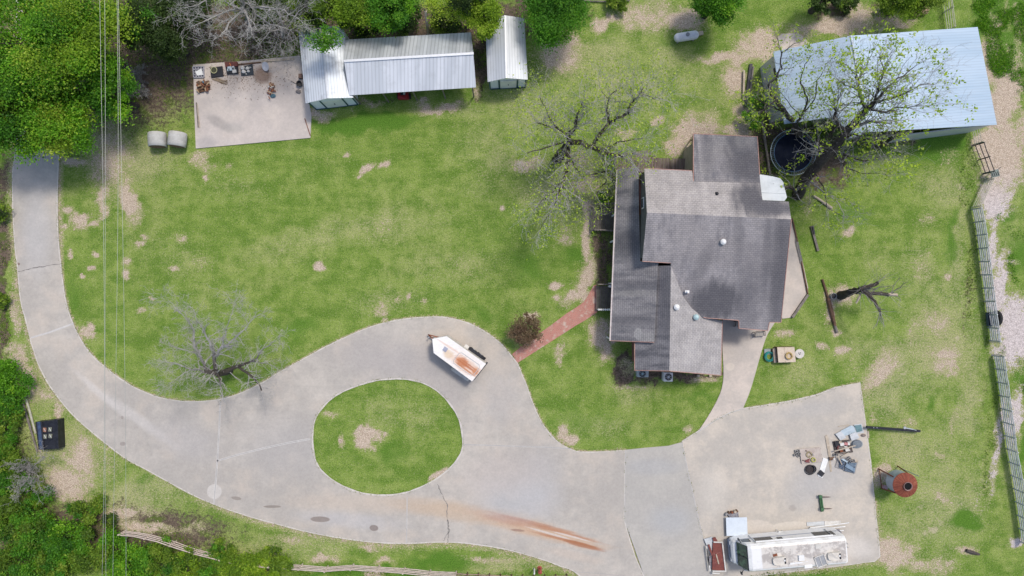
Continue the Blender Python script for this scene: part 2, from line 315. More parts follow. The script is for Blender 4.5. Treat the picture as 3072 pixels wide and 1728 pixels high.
Adirt = np.maximum(Adirt, .62*np.exp(-(edge/.16)**2))
outer = (P(1700, 1500).y > Y) | (X < P(190, 0).x)
Adirt = np.maximum(Adirt, np.where(outer, .5*np.exp(-(edge/.7)**2), 0))
def sstep(v, a, b): v = np.clip((v-a)/(b-a), 0, 1); return v*v*(3-2*v)
sx_, sy_ = WX*PPM+CX, CY-WY*PPM
DRY = """1700 560 130 90 0 .7;1850 250 220 110 0 .55;1600 300 120 90 0 .6;2150 250 110 60 0 .6;1450 420 90 70 0 .35;2820 1000 90 160 -20 .8;2660 1150 70 140 -20 .7;2840 1450 110 160 0 .75;2720 1350 70 70 0 .7;2750 1600 120 90 0 .7;2900 1200 40 200 -8 .7;2830 560 60 60 0 .6;2760 820 60 90 0 .5;2880 760 24 200 -6 .7;2400 1120 70 50 0 .5;2350 900 30 80 0 .35
500 760 120 50 -20 .35;1000 700 220 30 15 .45;1350 800 120 50 0 .4;1180 900 110 30 10 .5;1200 680 200 40 10 .35;700 560 90 40 0 .3;420 1500 240 60 25 .8;900 1640 200 40 6 .7;1550 1690 160 20 6 .8;200 1330 110 110 40 .8;120 1180 60 60 0 .6;400 480 110 90 0 .7;1450 560 60 40 0 .4;620 880 60 50 0 .3;1800 1280 100 30 0 .4;1900 1180 60 30 0 .5;1150 1250 60 50 0 .4;1260 1250 50 60 0 .4
2500 1250 1 1 0 0;2640 800 40 60 0 .35;2580 1050 60 30 0 .4;2990 120 60 120 0 .5;2980 700 60 140 0 .5;3040 1400 30 120 0 .5;1500 480 60 40 0 .5;1580 240 30 60 0 .6;1400 340 60 20 0 .5;1800 160 120 40 0 .6;2000 170 80 40 0 .6;340 260 60 60 0 .3;460 340 80 40 0 .5"""
Adry = paint(DRY)*(.55+.9*(vnoise(X, Y, .35, 91, 3)-.3)); Adry = np.clip(Adry+np.where(np.abs(X) > 48, .3, 0), 0, 1)
gcol = np.stack([Adirt, Adry, Alit, Alush], -1).astype('f')
nv = X.size; V = np.stack([X.ravel(), Y.ravel(), np.zeros(nv)], -1)
ny, nx = X.shape; idx = np.arange(nv).reshape(ny, nx)
F = np.stack([idx[:-1, :-1], idx[:-1, 1:], idx[1:, 1:], idx[1:, :-1]], -1).reshape(-1, 4)
t = NT('lawn_ground'); a = t.attr('cover'); aD = t.n.new('ShaderNodeSeparateColor'); t.link(a.outputs['Color'], aD.inputs[0])
dirtA, dryA, litA, lushA = aD.outputs[0], aD.outputs[1], aD.outputs[2], a.outputs['Alpha']
nL = t.noise(.11, 3, .55); nM = t.noise(.75, 5, .62); nF = t.noise(3.6, 4, .7); nG = t.noise(13, 3, .75); nG2 = t.noise(24, 2, .8, t.mapping((3, 9, 1)))
mow = t.noise(1, 4, .6, t.mapping((0, 0, 0), (0, 0, R(-12)), (.13, .75, 1)))
g = t.mix(t.ramp(t.math('ADD', t.math('MULTIPLY', nM, .6), t.math('MULTIPLY', mow, .5)), .42, .68), (.112, .196, .028), (.200, .280, .058))
g = t.mix(t.math('MULTIPLY', t.ramp(t.math('ADD', t.math('ADD', t.math('MULTIPLY', nL, .6), t.math('MULTIPLY', nM, .6)), t.math('MULTIPLY', dryA, .30)), .56, .90), .85), g, (.285, .325, .105))
ng = t.noise(6.5, 4, .75, t.mapping((5, 8, 2)))
g = t.mix(t.math('MULTIPLY', t.ramp(t.math('ADD', t.math('MULTIPLY', ng, 1.0), t.math('MULTIPLY', t.math('ADD', dryA, t.math('MULTIPLY', nM, .4)), .26)), .56, .84), .8), g, (.38, .35, .21))
g = t.mix(t.math('MULTIPLY', t.ramp(t.noise(5.5, 4, .75, t.mapping((1, 2, 7))), .52, .66), .6), g, (.060, .140, .015))
g = t.mix(t.math('MULTIPLY', t.ramp(t.noise(7, 4, .8, t.mapping((6, 1, 3))), .58, .68), .5), g, (.34, .38, .16))
g = t.mix(t.ramp(lushA, .25, .8), g, t.mix(nF, (.055, .135, .015), (.115, .225, .03)))
lit = t.mix(t.ramp(nF, .4, .65), (.155, .115, .09), (.075, .062, .042)); lit = t.mix(t.ramp(nM, .5, .65), lit, (.09, .12, .03))
g = t.mix(t.ramp(t.math('ADD', litA, t.math('MULTIPLY', t.math('SUBTRACT', nF, .5), .9)), .38, .62), g, lit)
dn = t.math('ADD', t.math('MULTIPLY', t.math('SUBTRACT', nF, .5), 1.5), t.math('MULTIPLY', t.math('SUBTRACT', nG, .5), .7))
dn = t.math('ADD', dn, t.math('MULTIPLY', t.math('SUBTRACT', nM, .5), .7))
dirt = t.mix(t.ramp(nF, .35, .7), (.50, .41, .325), (.36, .285, .21)); dirt = t.mix(t.ramp(nG, .55, .7), dirt, (.60, .52, .43))
sp = t.n.new('ShaderNodeSeparateXYZ'); t.link(t.geo.outputs['Position'], sp.inputs[0])
track = t.math('MULTIPLY', t.ramp(sp.outputs[0], P(2900, 0).x, P(2960, 0).x), t.ramp(sp.outputs[1], P(0, 480).y, P(0, 640).y)); dirt = t.mix(track, dirt, t.mix(t.ramp(nF, .42, .66), (.56, .50, .48), (.40, .35, .33)))
fringe = t.math('MULTIPLY', t.ramp(t.math('ADD', dirtA, t.math('MULTIPLY', t.math('SUBTRACT', ng, .5), 1.6)),   .20, .55), .8); g = t.mix(fringe, g, t.mix(nF, (.37, .34, .20), (.30, .30, .13)))
n7 = t.noise(1.7, 5, .7, t.mapping((4, 7, 1))); dn = t.math('ADD', dn, t.math('MULTIPLY', t.math('SUBTRACT', n7, .5), .8)); dn = t.math('ADD', dn, t.math('MULTIPLY', t.math('SUBTRACT', t.noise(7.5, 3, .7, t.mapping((2, 2, 9))), .5), 1.3)); g = t.mix(t.ramp(t.math('ADD', dirtA, dn), .54, .66), g, dirt)
far_dirt = t.math('MULTIPLY', t.ramp(t.noise(.5, 6, .75, t.mapping((20, 4, 2))), .60, .68), t.ramp(dryA, .1, .5))
g = t.mix(t.math('MULTIPLY', far_dirt, .8), g, (.42, .37, .25))
grain = t.ramp(t.math('ADD', t.math('MULTIPLY', nG, .6), t.math('MULTIPLY', nG2, .5)), .36, .74, .42, 1.62)
n = t.n.new('ShaderNodeVectorMath'); n.operation = 'SCALE'; t.link(g, n.inputs[0]); t.link(grain, n.inputs['Scale'])
t.bump(t.math('ADD', nG, t.math('MULTIPLY', nF, .6)), .9, .05)
GROUND = t.done(n.outputs[0], .95, 0, .1)
go = fast_mesh('ground', V, F, GROUND); go.data.attributes.new('cover', 'FLOAT_COLOR', 'POINT').data.foreach_set('color', gcol.reshape(-1)); tag(go, kind='structure')

# ------------------------------------------------------------------ concrete
def concrete(name, base, dark, warm, stains=(), ns=1.0):
    t = NT(name); pos = t.geo.outputs['Position']
    nL = t.noise(.14, 4, .6); nM = t.noise(.9, 5, .65); nF = t.noise(5, 5, .7); nG = t.noise(22, 3, .7)
    sx = t.noise(1, 4, .6, t.mapping((0, 0, 0), (0, 0, R(8)), (.18, 1.6, 1)))
    c = t.mix(t.ramp(t.math('ADD', t.math('MULTIPLY', nL, .6), t.math('MULTIPLY', nM, .45)), .36, .60), base, dark)
    c = t.mix(t.math('MULTIPLY', t.ramp(sx, .48, .70), .45), c, dark)
    c = t.mix(t.math('MULTIPLY', t.ramp(t.noise(.35, 4, .6, t.mapping((9, 3, 1))), .45, .68), .7), c, warm)
    for (cx, cy, rx, ry, rot, col, amt, soft, amp) in stains:
        p = P(cx, cy); m = t.ell(p.x, p.y, rx/PPM, ry/PPM, rot, soft, t.noise(1.4*ns, 4, .65, t.mapping((cx, 0, 0), (0, 0, R(-rot)), (.25, 1.6, 1))) if amp > .3 else nM, amp)
        c = t.mix(t.math('MULTIPLY', m, amt), c, col)
    n = t.n.new('ShaderNodeVectorMath'); n.operation = 'SCALE'; t.link(c, n.inputs[0])
    t.link(t.ramp(t.math('ADD', t.math('MULTIPLY', nF, .5), t.math('MULTIPLY', nG, .5)), .35, .65, .91, 1.07), n.inputs['Scale'])
    t.bump(nG, .12, .01); return t.done(n.outputs[0], .85, 0, .25)
RU = (.42, .20, .10)
DST = [(1150,1510,260,26,-2,(.50,.42,.34),.5,1.2,.3),(1400,1538,200,26,-8,(.47,.36,.26),.7,1.1,.4),(1600,1585,190,22,-15,(.50,.33,.21),.75,1.0,.5),(1530,1560,80,12,-12,(.40,.20,.12),.6,1.1,.5),(1600,1568,120,5,-14,(.38,.18,.10),.65,1.0,.6),(1690,1598,110,5,-15,(.38,.18,.10),.7,1.0,.6),(1700,1620,100,4.5,-14,(.37,.17,.09),.75,.9,.6),(1745,1634,60,7,-15,(.33,.14,.07),.8,.6,.45),(1650,1600,70,3,-16,(.56,.50,.45),.8,.5,.5),(1720,1610,60,2.5,-15,(.58,.52,.47),.8,.5,.5),(1552,1590,20,4,-5,(.25,.15,.11),.7,.5,.3),(1720,1665,80,14,-14,(.50,.42,.35),.5,1,.3),
 (420,1260,120,14,-36,(.56,.53,.50),.5,1.2,.3),(300,1180,90,10,-42,(.57,.54,.51),.5,1.2,.3),(900,1600,160,8,-10,(.56,.53,.50),.5,1,.3),(110,700,40,120,0,(.46,.45,.445),.5,1.3,.3),(560,1320,90,50,-20,(.40,.38,.37),.5,1.4,.35),(1050,1560,140,22,-5,(.44,.43,.43),.5,1.3,.3),(1330,1200,60,40,0,(.36,.335,.325),.5,1.4,.3),(1620,1450,60,90,0,(.42,.405,.40),.5,1.4,.3),
 (710,1494,15,5,-8,(.27,.24,.21),.9,.25,.12),(818,1519,26,4,0,(.25,.22,.19),.9,.25,.12),(961,1557,29,8.5,-2,(.24,.205,.18),.9,.2,.1),(1122,1583,13,9,-5,(.235,.20,.18),.95,.2,.1),(370,1331,9,6,0,(.26,.23,.21),.7,.3,.15),(368,1252,4,5,0,(.26,.23,.21),.6,.3,.15),(57,792,5,4,0,(.22,.16,.13),.9,.3,.15),
 (644,1474,22,22,0,(.53,.50,.46),.85,.12,.05),(1536,1500,110,60,0,(.40,.41,.43),.5,1.4,.3),(1230,1090,200,60,-10,(.36,.335,.325),.6,1.4,.3),(1500,1200,50,70,0,(.38,.36,.35),.4,1.4,.3),(860,1340,120,80,0,(.37,.355,.345),.5,1.4,.3),(1500,1420,110,60,10,(.45,.40,.37),.5,1.4,.3)]
CONC = concrete('driveway_concrete', (0.492, 0.452, 0.400), (0.387, 0.359, 0.324), (0.502, 0.442, 0.376), DST)
CONC_MID = concrete('middle_slab_concrete', (0.458, 0.432, 0.389), (0.390, 0.371, 0.341), (0.452, 0.428, 0.381), [(1960,1400,80,24,0,(.36,.36,.36),.5,1,.3),(2010,1560,60,40,0,(.37,.38,.39),.5,1.2,.3)])
CONC_PAD = concrete('pad_concrete', (0.547, 0.488, 0.410), (0.432, 0.398, 0.352), (0.572, 0.507, 0.425), [(2240,1530,90,24,-8,(.60,.55,.48),.0,.8,.3),(2377,1523,11,9,0,(.30,.27,.24),.6,.8,.2),(2480,1420,90,60,0,(.39,.385,.38),.55,1.3,.3),(2420,1480,60,50,0,(.41,.40,.39),.5,1.3,.3),(2140,1470,40,70,0,(.55,.51,.45),.5,1.2,.3),(2370,1580,60,16,4,(.58,.53,.46),.7,.25,.08),(2270,1585,50,26,0,(.54,.49,.43),.8,.2,.06),(2420,1230,100,20,8,(.38,.37,.36),.4,1.3,.3),(2560,1640,60,30,-10,(.60,.56,.51),.6,1,.3),(2150,1690,30,50,0,(.38,.35,.30),.4,1.2,.3)])
CONC_WALK = concrete('walk_concrete', (.56, .49, .42), (.46, .415, .37), (.60, .52, .45), [(2210,1010,34,20,0,(.36,.32,.28),.6,1.2,.3),(2190,1100,14,12,0,(.62,.55,.46),.5,.3,.1)])
CONC_SHED = concrete('shed_pad_concrete', (.58, .52, .475), (.49, .44, .405), (.62, .55, .485), [(720,230,150,40,2,(.46,.39,.335),.6,1.2,.35),(660,370,40,14,-30,(.34,.31,.29),.6,.9,.35),(790,225,26,26,0,(.20,.14,.11),.9,.8,.35),(620,430,30,20,0,(.36,.335,.33),.6,.9,.35),(820,210,20,10,0,(.38,.35,.33),.7,.6,.2),(700,385,30,16,0,(.36,.34,.32),.5,1,.3)])
RIM = M('pale_concrete_edge', (.60, .565, .51), (.47, .435, .39), 5, .9)
JOINT = M('joint_filler', (.15, .14, .13), (.26, .25, .24), 3, .95)
def cdt(outer, hole=None):
    vs = [Vector(p) for p in outer]; n = len(vs); ed = [(i, (i+1) % n) for i in range(n)]
    if hole: m = len(hole); vs += [Vector(p) for p in hole]; ed += [(n+i, n+(i+1) % m) for i in range(m)]
    v, e, f, *_ = geometry.delaunay_2d_cdt(vs, ed, [], 0, 1e-6)
    def inside(p, poly):
        c = False; j = len(poly)-1
        for i in range(len(poly)):
            if (poly[i][1] > p[1]) != (poly[j][1] > p[1]) and p[0] < (poly[j][0]-poly[i][0])*(p[1]-poly[i][1])/(poly[j][1]-poly[i][1])+poly[i][0]: c = not c
            j = i
        return c
    F = []
    for t3 in f:
        c = (v[t3[0]]+v[t3[1]]+v[t3[2]])/3
        if inside(c, outer) and not (hole and inside(c, hole)): F.append(t3)
    return [x[:] for x in v], F
def sheet(name, outer, z, mat, hole=None, depth=.12):
    mb = MB(); v, F = cdt(outer, hole); mb.add([(x, y, z) for x, y in v], F)
    for ring in [outer]+([hole] if hole else []):
        n = len(ring); mb.add([(x, y, z) for x, y in ring]+[(x, y, z-depth) for x, y in ring], [(i, (i+1) % n, n+(i+1) % n, n+i) for i in range(n)])
    return struct(mb, name, mat)
def ribbon(mb, pts, w, z, m=0, closed=False, jitter=0, side=0):
    """flat strip along a 2D path; side shifts it sideways by that many widths"""
    rg = random.Random(len(pts)); pts = [Vector((p[0], p[1])) for p in pts]; n = len(pts); vs = []
    for i, p in enumerate(pts):
        a = pts[(i-1) % n] if closed or i else p; b = pts[(i+1) % n] if closed or i < n-1 else p
        d = (b-a).normalized(); nn = Vector((-d.y, d.x)); ww = w*(1+rg.uniform(-jitter, jitter)); c = p+nn*side*w
        vs += [(c.x+nn.x*ww/2, c.y+nn.y*ww/2, z), (c.x-nn.x*ww/2, c.y-nn.y*ww/2, z)]
    k = n if closed else n-1
    mb.add(vs, [(2*i, 2*i+1, 2*((i+1) % n)+1, 2*((i+1) % n)) for i in range(k)], m)
ZD = .07
sheet('driveway', DRIVE_W, ZD, CONC, ISLAND_W)
sheet('driveway_middle_slab', MID_W, ZD+.001, CONC_MID); sheet('parking_pad', PAD_W, ZD, CONC_PAD)
sheet('walkway', WALK_W, ZD-.004, CONC_WALK); sheet('patio', g2(PATIO), .09, CONC_WALK); sheet('shed_pad', g2(SHEDPAD), .10, CONC_SHED)
mb = MB(); ribbon(mb, DRIVE_W, .085, ZD+.004, 0, True, .5, .5); ribbon(mb, ISLAND_W, .12, ZD+.004, 0, True, .4, -.5)
ribbon(mb, g2(PAD)[:20], .08, ZD+.0045, 0, False, .4, .5)
struct(mb, 'driveway_edge', RIM)
mb = MB(); mj = MB()
for pts, w in [([(662,1205),(660,1260),(654,1370),(648,1450),(643,1510)],.13),([(652,1382),(720,1362),(800,1342),(870,1327),(936,1315)],.14),([(1390,1333),(1470,1335),(1540,1338),(1640,1341),(1712,1345)],.09),
               ([(1876,1350),(1875,1440),(1874,1526),(1874,1561),(1903,1640),(1932,1724),(1945,1760)],.08),([(2045,1327),(2069,1438),(2108,1613),(2138,1738)],.10),([(1720,1714),(1800,1719),(1886,1729)],.05),
               ([(1222,1490),(1221,1560),(1220,1629)],.10),([(95,1013),(150,997),(223,970)],.16),([(2093,1296),(2150,1258),(2190,1238),(2228,1226)],.10)]:
    q = g2(pts); ribbon(mb, q, w, ZD+.008, 0, False, .25)
    if w < .15: ribbon(mj, q, .022, ZD+.012, 0, False, .4)
struct(mb, 'driveway_joint_band', M('pale_joint_band', (.56, .54, .51), (.46, .445, .43), 2, .9)); 
rg = random.Random(5)
def jag(pts, n, amp):
    out = []
    for a, b in zip(pts[:-1], pts[1:]):
        for i in range(n): s = i/n; out.append((a[0]+(b[0]-a[0])*s+rg.uniform(-amp, amp), a[1]+(b[1]-a[1])*s+rg.uniform(-amp, amp)))
    return out+[pts[-1]]
for pts in [[(56,814),(110,803),(187,791)],[(1313,1452),(1330,1490),(1341,1512),(1343,1560),(1346,1600),(1344,1626)],[(1344,1560),(1349,1590),(1330,1622)]]:
    ribbon(mj, g2(jag(pts, 7, 1.6)), .05, ZD+.012, 0, False, .7)
struct(mj, 'driveway_joint', JOINT)
# brick path
t = NT('brick_paving'); b = t.n.new('ShaderNodeTexBrick'); t.link(t.mapping((0, 0, 0), (0, 0, R(-35)), (1, 1, 1)), b.inputs['Vector'])
b.inputs['Scale'].default_value = 1; b.inputs['Brick Width'].default_value = .24; b.inputs['Row Height'].default_value = .12; b.inputs['Mortar Size'].default_value = .008
for k, c in (('Color1', (.47, .20, .155, 1)), ('Color2', (.40, .17, .13, 1)), ('Mortar', (.36, .30, .26, 1))): b.inputs[k].default_value = c
c = t.mix(t.ramp(t.noise(2.2, 5, .7), .52, .66), b.outputs['Color'], (.46, .33, .27)); c = t.mix(t.ramp(t.noise(1.2, 4, .6), .58, .72), c, (.50, .42, .35))
sheet('brick_path', smooth_closed(g2(BRICKPATH), 2), .05, t.done(c, .9))
# cracked earth slab of old concrete by the barn
sheet('old_slab', g2([(2334,112),(2345,102),(2390,100),(2405,108),(2428,128),(2420,140),(2345,160),(2336,140)]), .05, CONC_WALK)
# ------------------------------------------------------------------ roofs and walls
def shingles(name, base, dark, rot, stains=(), streak=.5, hh=5.0):
    t = NT(name); pos = t.geo.outputs['Position']
    v = t.mapping((0, 0, 0), (0, 0, R(rot)), (1, 1, 0), pos)
    b = t.n.new('ShaderNodeTexBrick'); t.link(v, b.inputs['Vector']); b.inputs['Scale'].default_value = 1
    b.inputs['Brick Width'].default_value = .30; b.inputs['Row Height'].default_value = .15; b.inputs['Mortar Size'].default_value = .016; b.inputs['Mortar Smooth'].default_value = .6
    b.inputs['Color1'].default_value = (1.07, 1.06, 1.05, 1); b.inputs['Color2'].default_value = (.90, .90, .92, 1); b.inputs['Mortar'].default_value = (.60, .60, .63, 1); b.inputs['Bias'].default_value = -.2
    nM = t.noise(.8, 5, .65, v); nG = t.noise(14, 3, .7)
    st = t.noise(1, 5, .65, t.mapping((3, 1, 0), (0, 0, 0), (1.5, .32, 1), v))
    c = t.mix(t.ramp(nM, .35, .68), base, tuple(x*.80 for x in base))
    c = t.mix(t.math('MULTIPLY', t.ramp(st, .42, .64), streak), c, dark)
    for (cx, cy, rx, ry, rt, col, amt, soft) in stains:
        p = P(cx, cy, hh); m = t.ell(p.x, p.y, rx/PPM*.95, ry/PPM*.95, rt, soft, st, .9)
        c = t.mix(t.math('MULTIPLY', m, min(1, amt*1.1)), c, tuple(q*.86 if sum(col) < .5 else q for q in col))
    c = t.mix(1.0, c, b.outputs['Color'], 'MULTIPLY')
    n = t.n.new('ShaderNodeVectorMath'); n.operation = 'SCALE'; t.link(c, n.inputs[0]); t.link(t.ramp(nG, .3, .7, .86, 1.13), n.inputs['Scale'])
    return t.done(n.outputs[0], .95, 0, .15)
D1 = (.135, .132, .145)
SH_S = shingles('shingles_south', (0.359, 0.339, 0.338), (.15, .148, .162), -1.5, [(2335,800,30,200,4,(.115,.113,.125),.75,1.2),(2150,905,75,58,0,(.125,.123,.135),.85,.8),(2290,760,12,120,4,D1,.6,1.2),(2200,700,14,90,8,D1,.4,1.2),(2060,720,60,60,0,(.31,.29,.285),.5,1.4),(2250,880,40,120,0,D1,.5,1.2),(2200,760,120,40,0,(.25,.235,.235),.4,1.2),(2100,800,20,60,-20,(.16,.155,.165),.4,1)])
SH_N = shingles('shingles_north_sunlit', (0.423, 0.395, 0.375), (.23, .215, .21), -1.5, [(2250,590,50,50,-30,(.12,.118,.13),.85,1.0),(2320,620,50,22,0,(.13,.128,.14),.8,1.1),(2330,630,60,14,0,(.15,.147,.16),.7,1.2),(2300,620,30,40,0,D1,.5,1.2)], .25, 6)  # base kept paler than the south slope: sun angle put into the colour
SH_E2 = shingles('shingles_rear_wing', (0.307, 0.292, 0.295), (.115, .117, .13), -1.5, [(2180,440,60,30,20,(.24,.23,.225),.6,1.3),(2110,500,20,40,-20,(.24,.23,.225),.6,1.3),(2240,500,60,60,0,(.11,.108,.12),.8,1.3),(2200,430,14,40,10,D1,.6,1.3),(2120,440,16,70,0,D1,.5,1.3),(2160,560,70,20,0,(.25,.235,.23),.7,1.2)], .75)
SH_W = shingles('shingles_west', (0.287, 0.274, 0.277), (.13, .13, .142), 88.5, [(1880,730,45,40,0,(.11,.11,.122),.7,1.2),(1905,560,20,50,0,(.30,.285,.28),.6,1.2),(1900,850,70,10,0,D1,.5,1.2),(1900,880,70,10,0,(.27,.26,.25),.5,1),(1890,960,80,14,0,D1,.5,1.2),(1910,1000,10,18,0,(.36,.35,.34),.7,.3),(1935,1010,22,12,0,(.32,.31,.30),.6,.5),(1920,930,50,10,0,(.26,.25,.25),.5,1)], .8, 3.5)
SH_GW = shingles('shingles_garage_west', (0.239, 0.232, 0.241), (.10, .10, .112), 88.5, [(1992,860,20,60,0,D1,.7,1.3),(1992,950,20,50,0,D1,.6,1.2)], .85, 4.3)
SH_GE = shingles('shingles_garage_east_sunlit', (0.412, 0.393, 0.383), (.225, .215, .215), 88.5, [], .3, 4)  # lit copy of the garage shingles, sunlight painted into the paler base
siding = M('tan_siding', (.40, .35, .28), (.31, .27, .215), 2, .85); fascia = M('pink_brown_fascia', (.46, .28, .235), (.32, .18, .15), 3, .7)
redbrick = M('brick_wall', (.26, .12, .09), (.19, .09, .07), 6, .9)
def V3(pts): return [P(x, y, h) for x, y, h in pts]
def yr(x): return 638+20*(x-1941)/433
def hs(x, y): return 6.6-.009*(y-yr(x))
def hn(x, y): return 6.6-.0088*(yr(x)-y)
def hp(x, y): return 2.95+.0140*(x-(1851-(y-510)*.039))
def eaves(mb, pts, w=.05, h=.17, dz=-.06):
    for a, b in zip(pts[:-1], pts[1:]): MB().bar(Vector(a)+Vector((0, 0, dz)), Vector(b)+Vector((0, 0, dz)), w, h).build('fascia', fascia, H)
H = thing('house', P(2100, 780), 'large grey shingled house with several roof levels beside the lawn', 'house')
S = [(1941,638),(2374,658),(2343,967),(2308,967),(2303,992),(2217,985),(2216,961),(2120,954),(2110,952),(2075,925),(2050,890),(2030,840),(2013,797),(2013,789),(1927,784)]
N = [(1941,638),(1933,505),(2076,512),(2083,544),(2281,548),(2287,600),(2366,605),(2374,658)]
S3 = [(x, y, hs(x, y)) for x, y in S]; N3 = [(x, y, hn(x, y)) for x, y in N]
hb1, hb2 = hn(2083, 544), hn(2281, 548)
X3 = [(2083,544,hb1+.02),(2080,401,4.75),(2272,410,4.75),(2279,525,hb2-.1),(2281,548,hb2+.02)]
def roofpart(pts3, mat, label=None, t=.14):
    o = MB().slab(V3(pts3), t).build('roof', mat, H)
    if label: o['label'] = label
    return o
roofpart(S3, SH_S, 'long south slope of the main roof, streaked dark at its east side'); rN = roofpart(N3, SH_N, 'pale north slope of the main roof, sunlight in its colour'); roofpart(X3, SH_E2, 'dark stained roof of the rear wing')
PR = [(1851,508),(1843,670),(1837,847),(1831,1022),(1963,1027),(1969,900),(1975,786),(1921,784),(1917,640),(1916,500)]
roofpart([(x, y, hp(x, y)) for x, y in PR], SH_W, 'long narrow porch roof on the west side')
def hg(x, y): return 5.2-(.0145*max(0, 2012-(x+.016*(y-797)))+.0137*max(0, x+.016*(y-797)-2013))
roofpart([(2013,797,5.2),(2008,1113,5.2),(1904,1111,3.62),(1904,1028,3.66),(1940,1020,4.15),(1945,900,4.2),(1948,797,4.25)], SH_GW, 'west slope of the garage roof with a dark weathered band')
roofpart([(2013,797,5.2),(2030,840,4.92),(2050,890,4.6),(2075,925,4.22),(2110,952,3.70),(2167,962,2.96),(2163,1126,3.02),(2008,1113,5.2)], SH_GE, 'pale east slope of the garage roof, sunlight in its colour')
fb = None; eaves(fb, V3([(x, y, hp(x, y)) for x, y in PR[:5]])); eaves(fb, V3([(1933,505,hn(1933,505)),(2076,512,hn(2076,512))])); eaves(fb, V3([(2080,544,hb1),(2080,401,4.75),(2272,410,4.75),(2279,525,hb2-.1)]))
eaves(fb, V3([(x, y, hs(x, y)) for x, y in S[2:9]])); eaves(fb, V3([(1904,1028,3.66),(1904,1111,3.62),(2008,1113,5.2),(2163,1126,3.02),(2167,962,2.96)])); eaves(fb, V3([(2374,658,6.6),(2343,967,3.8)])); eaves(fb, V3([(1927,784,5.3),(2013,789,5.25)]))
gt = MB(); gt.bar(P(1850.5,510,2.93), P(1830,1022,2.93), .11, .09); gt.build('gutter', M('white_gutter', (.60, .55, .53), (.45, .38, .36), 3, .5), H)
def insetw(p, dx, dy, dz): v = P(*p); return (v.x+dx, v.y+dy, v.z+dz)
def walls(pts, mat, name='wall', z0=0):
    q = [insetw(*p) for p in pts]; return MB().prism([(a[0], a[1]) for a in q], z0, [a[2] for a in q]).build(name, mat, H)
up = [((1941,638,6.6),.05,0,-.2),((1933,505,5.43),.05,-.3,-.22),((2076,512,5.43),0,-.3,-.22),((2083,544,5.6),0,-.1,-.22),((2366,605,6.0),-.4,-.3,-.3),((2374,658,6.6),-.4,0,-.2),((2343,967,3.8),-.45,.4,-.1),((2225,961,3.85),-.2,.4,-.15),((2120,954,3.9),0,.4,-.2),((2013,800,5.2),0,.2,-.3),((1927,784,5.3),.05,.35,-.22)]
walls(up, M('shaded_siding', (.15,.145,.15), (.10,.10,.105), 3, .9))  # upper wall darkened: its shade is put into the siding colour
walls([((2083,544,5.6),.4,0,-.3),((2080,401,4.75),.4,-.4,-.2),((2272,410,4.75),-.4,-.4,-.2),((2281,560,5.4),-.4,0,-.2)], siding)
walls([((1916,500,3.9),-.1,-.5,-.25),((1960,1020,4.5),0,.4,-.3),((1975,790,4.7),0,0,-.3),((1940,600,4.5),0,0,-.3)], redbrick)
walls([((1904,1025,3.6),.4,.3,-.2),((1904,1111,3.6),.4,.45,-.2),((2008,1113,5.2),0,.45,-.2),((2163,1126,3.0),-.35,.45,-.1),((2167,950,2.95),-.35,0,-.1),((2015,960,4.9),0,0,-.2)], redbrick)
wx = P(1933,505,5.43).x+.05
for yy, ww, zz in ((610, .9, 4.75), (755, .8, 4.75)):
    c = P(1925, yy, 4.6); fo = MB().box((wx-.02, c.y, zz), (.09, ww, .75)).build('window', white, H)
    MB().box((wx-.07, c.y, zz), (.03, ww-.16, .6)).build('pane', glassdark, fo)
mb = MB()
for yy in (520, 640, 720, 850, 930, 1018): p = P(1847-(yy-510)*.039+3, yy, 2.8); MB().box((p.x+.12, p.y, 1.36), (.13, .13, 2.72)).build('porch_post', white, H)
MB().prism([P(x, y, .3).xy[:] for x, y in ((1862,506),(1846,1010),(1955,1015),(1912,640),(1915,500))], 0, .34).build('porch_floor', redwood, H)
# roof vents
vm = [('black', 2151, 581, 6.05), ('white', 2167, 726, 5.85), ('small', 2061, 875, 4.72), ('white', 2028, 921, 4.95), ('teal', 2086, 951, 4.1)]
for k, x, y, h in vm:
    p = P(x, y, h); v = MB()
    if k == 'small': v.box((p.x, p.y, p.z+.04), (.34, .22, .08)).lathe([(.05, 0), (.05, .25), (.08, .27), (.08, .33)], p, 8)
    elif k == 'black': v.lathe([(.17, -.06), (.12, .02), (.06, .05), (.06, .26)], p, 10)
    else: v.box((p.x-.02, p.y-.04, p.z-.02), (.5, .42, .06), tilt=(.3, 0)).lathe([(.14, -.1), (.13, .18), (.24, .20), (.23, .3), (.12, .40), (.02, .44)], p, 14)
    o = v.build('roof_vent', {'black': blackplastic, 'teal': M('vent_teal', (.42, .56, .57), (.32, .45, .46), 3, .5)}.get(k, white), H, smooth=False)
    if k == 'teal': o['label'] = 'pale teal roof vent'
# torn white awning at the rear
t = NT('white_awning_sheet'); c = t.mix(t.ramp(t.noise(1.3, 4), .4, .7), (.62, .66, .68), (.52, .56, .58)); AW = t.done(c, .45, 0, .4)
am = MB(); A3 = [(2279,523,4.55),(2318,529,4.38),(2341,535,4.27),(2350,546,4.22),(2354,566,4.18),(2361,592,4.12),(2353,603,4.15),(2288,600,4.5),(2280,562,4.53)]
am.slab(V3(A3), .03); am.bar(P(2283,577,4.56), P(2356,580,4.18), .035, .03)
ao = am.build('awning', AW, H); ao['label'] = 'torn white sheet metal awning at the rear corner'
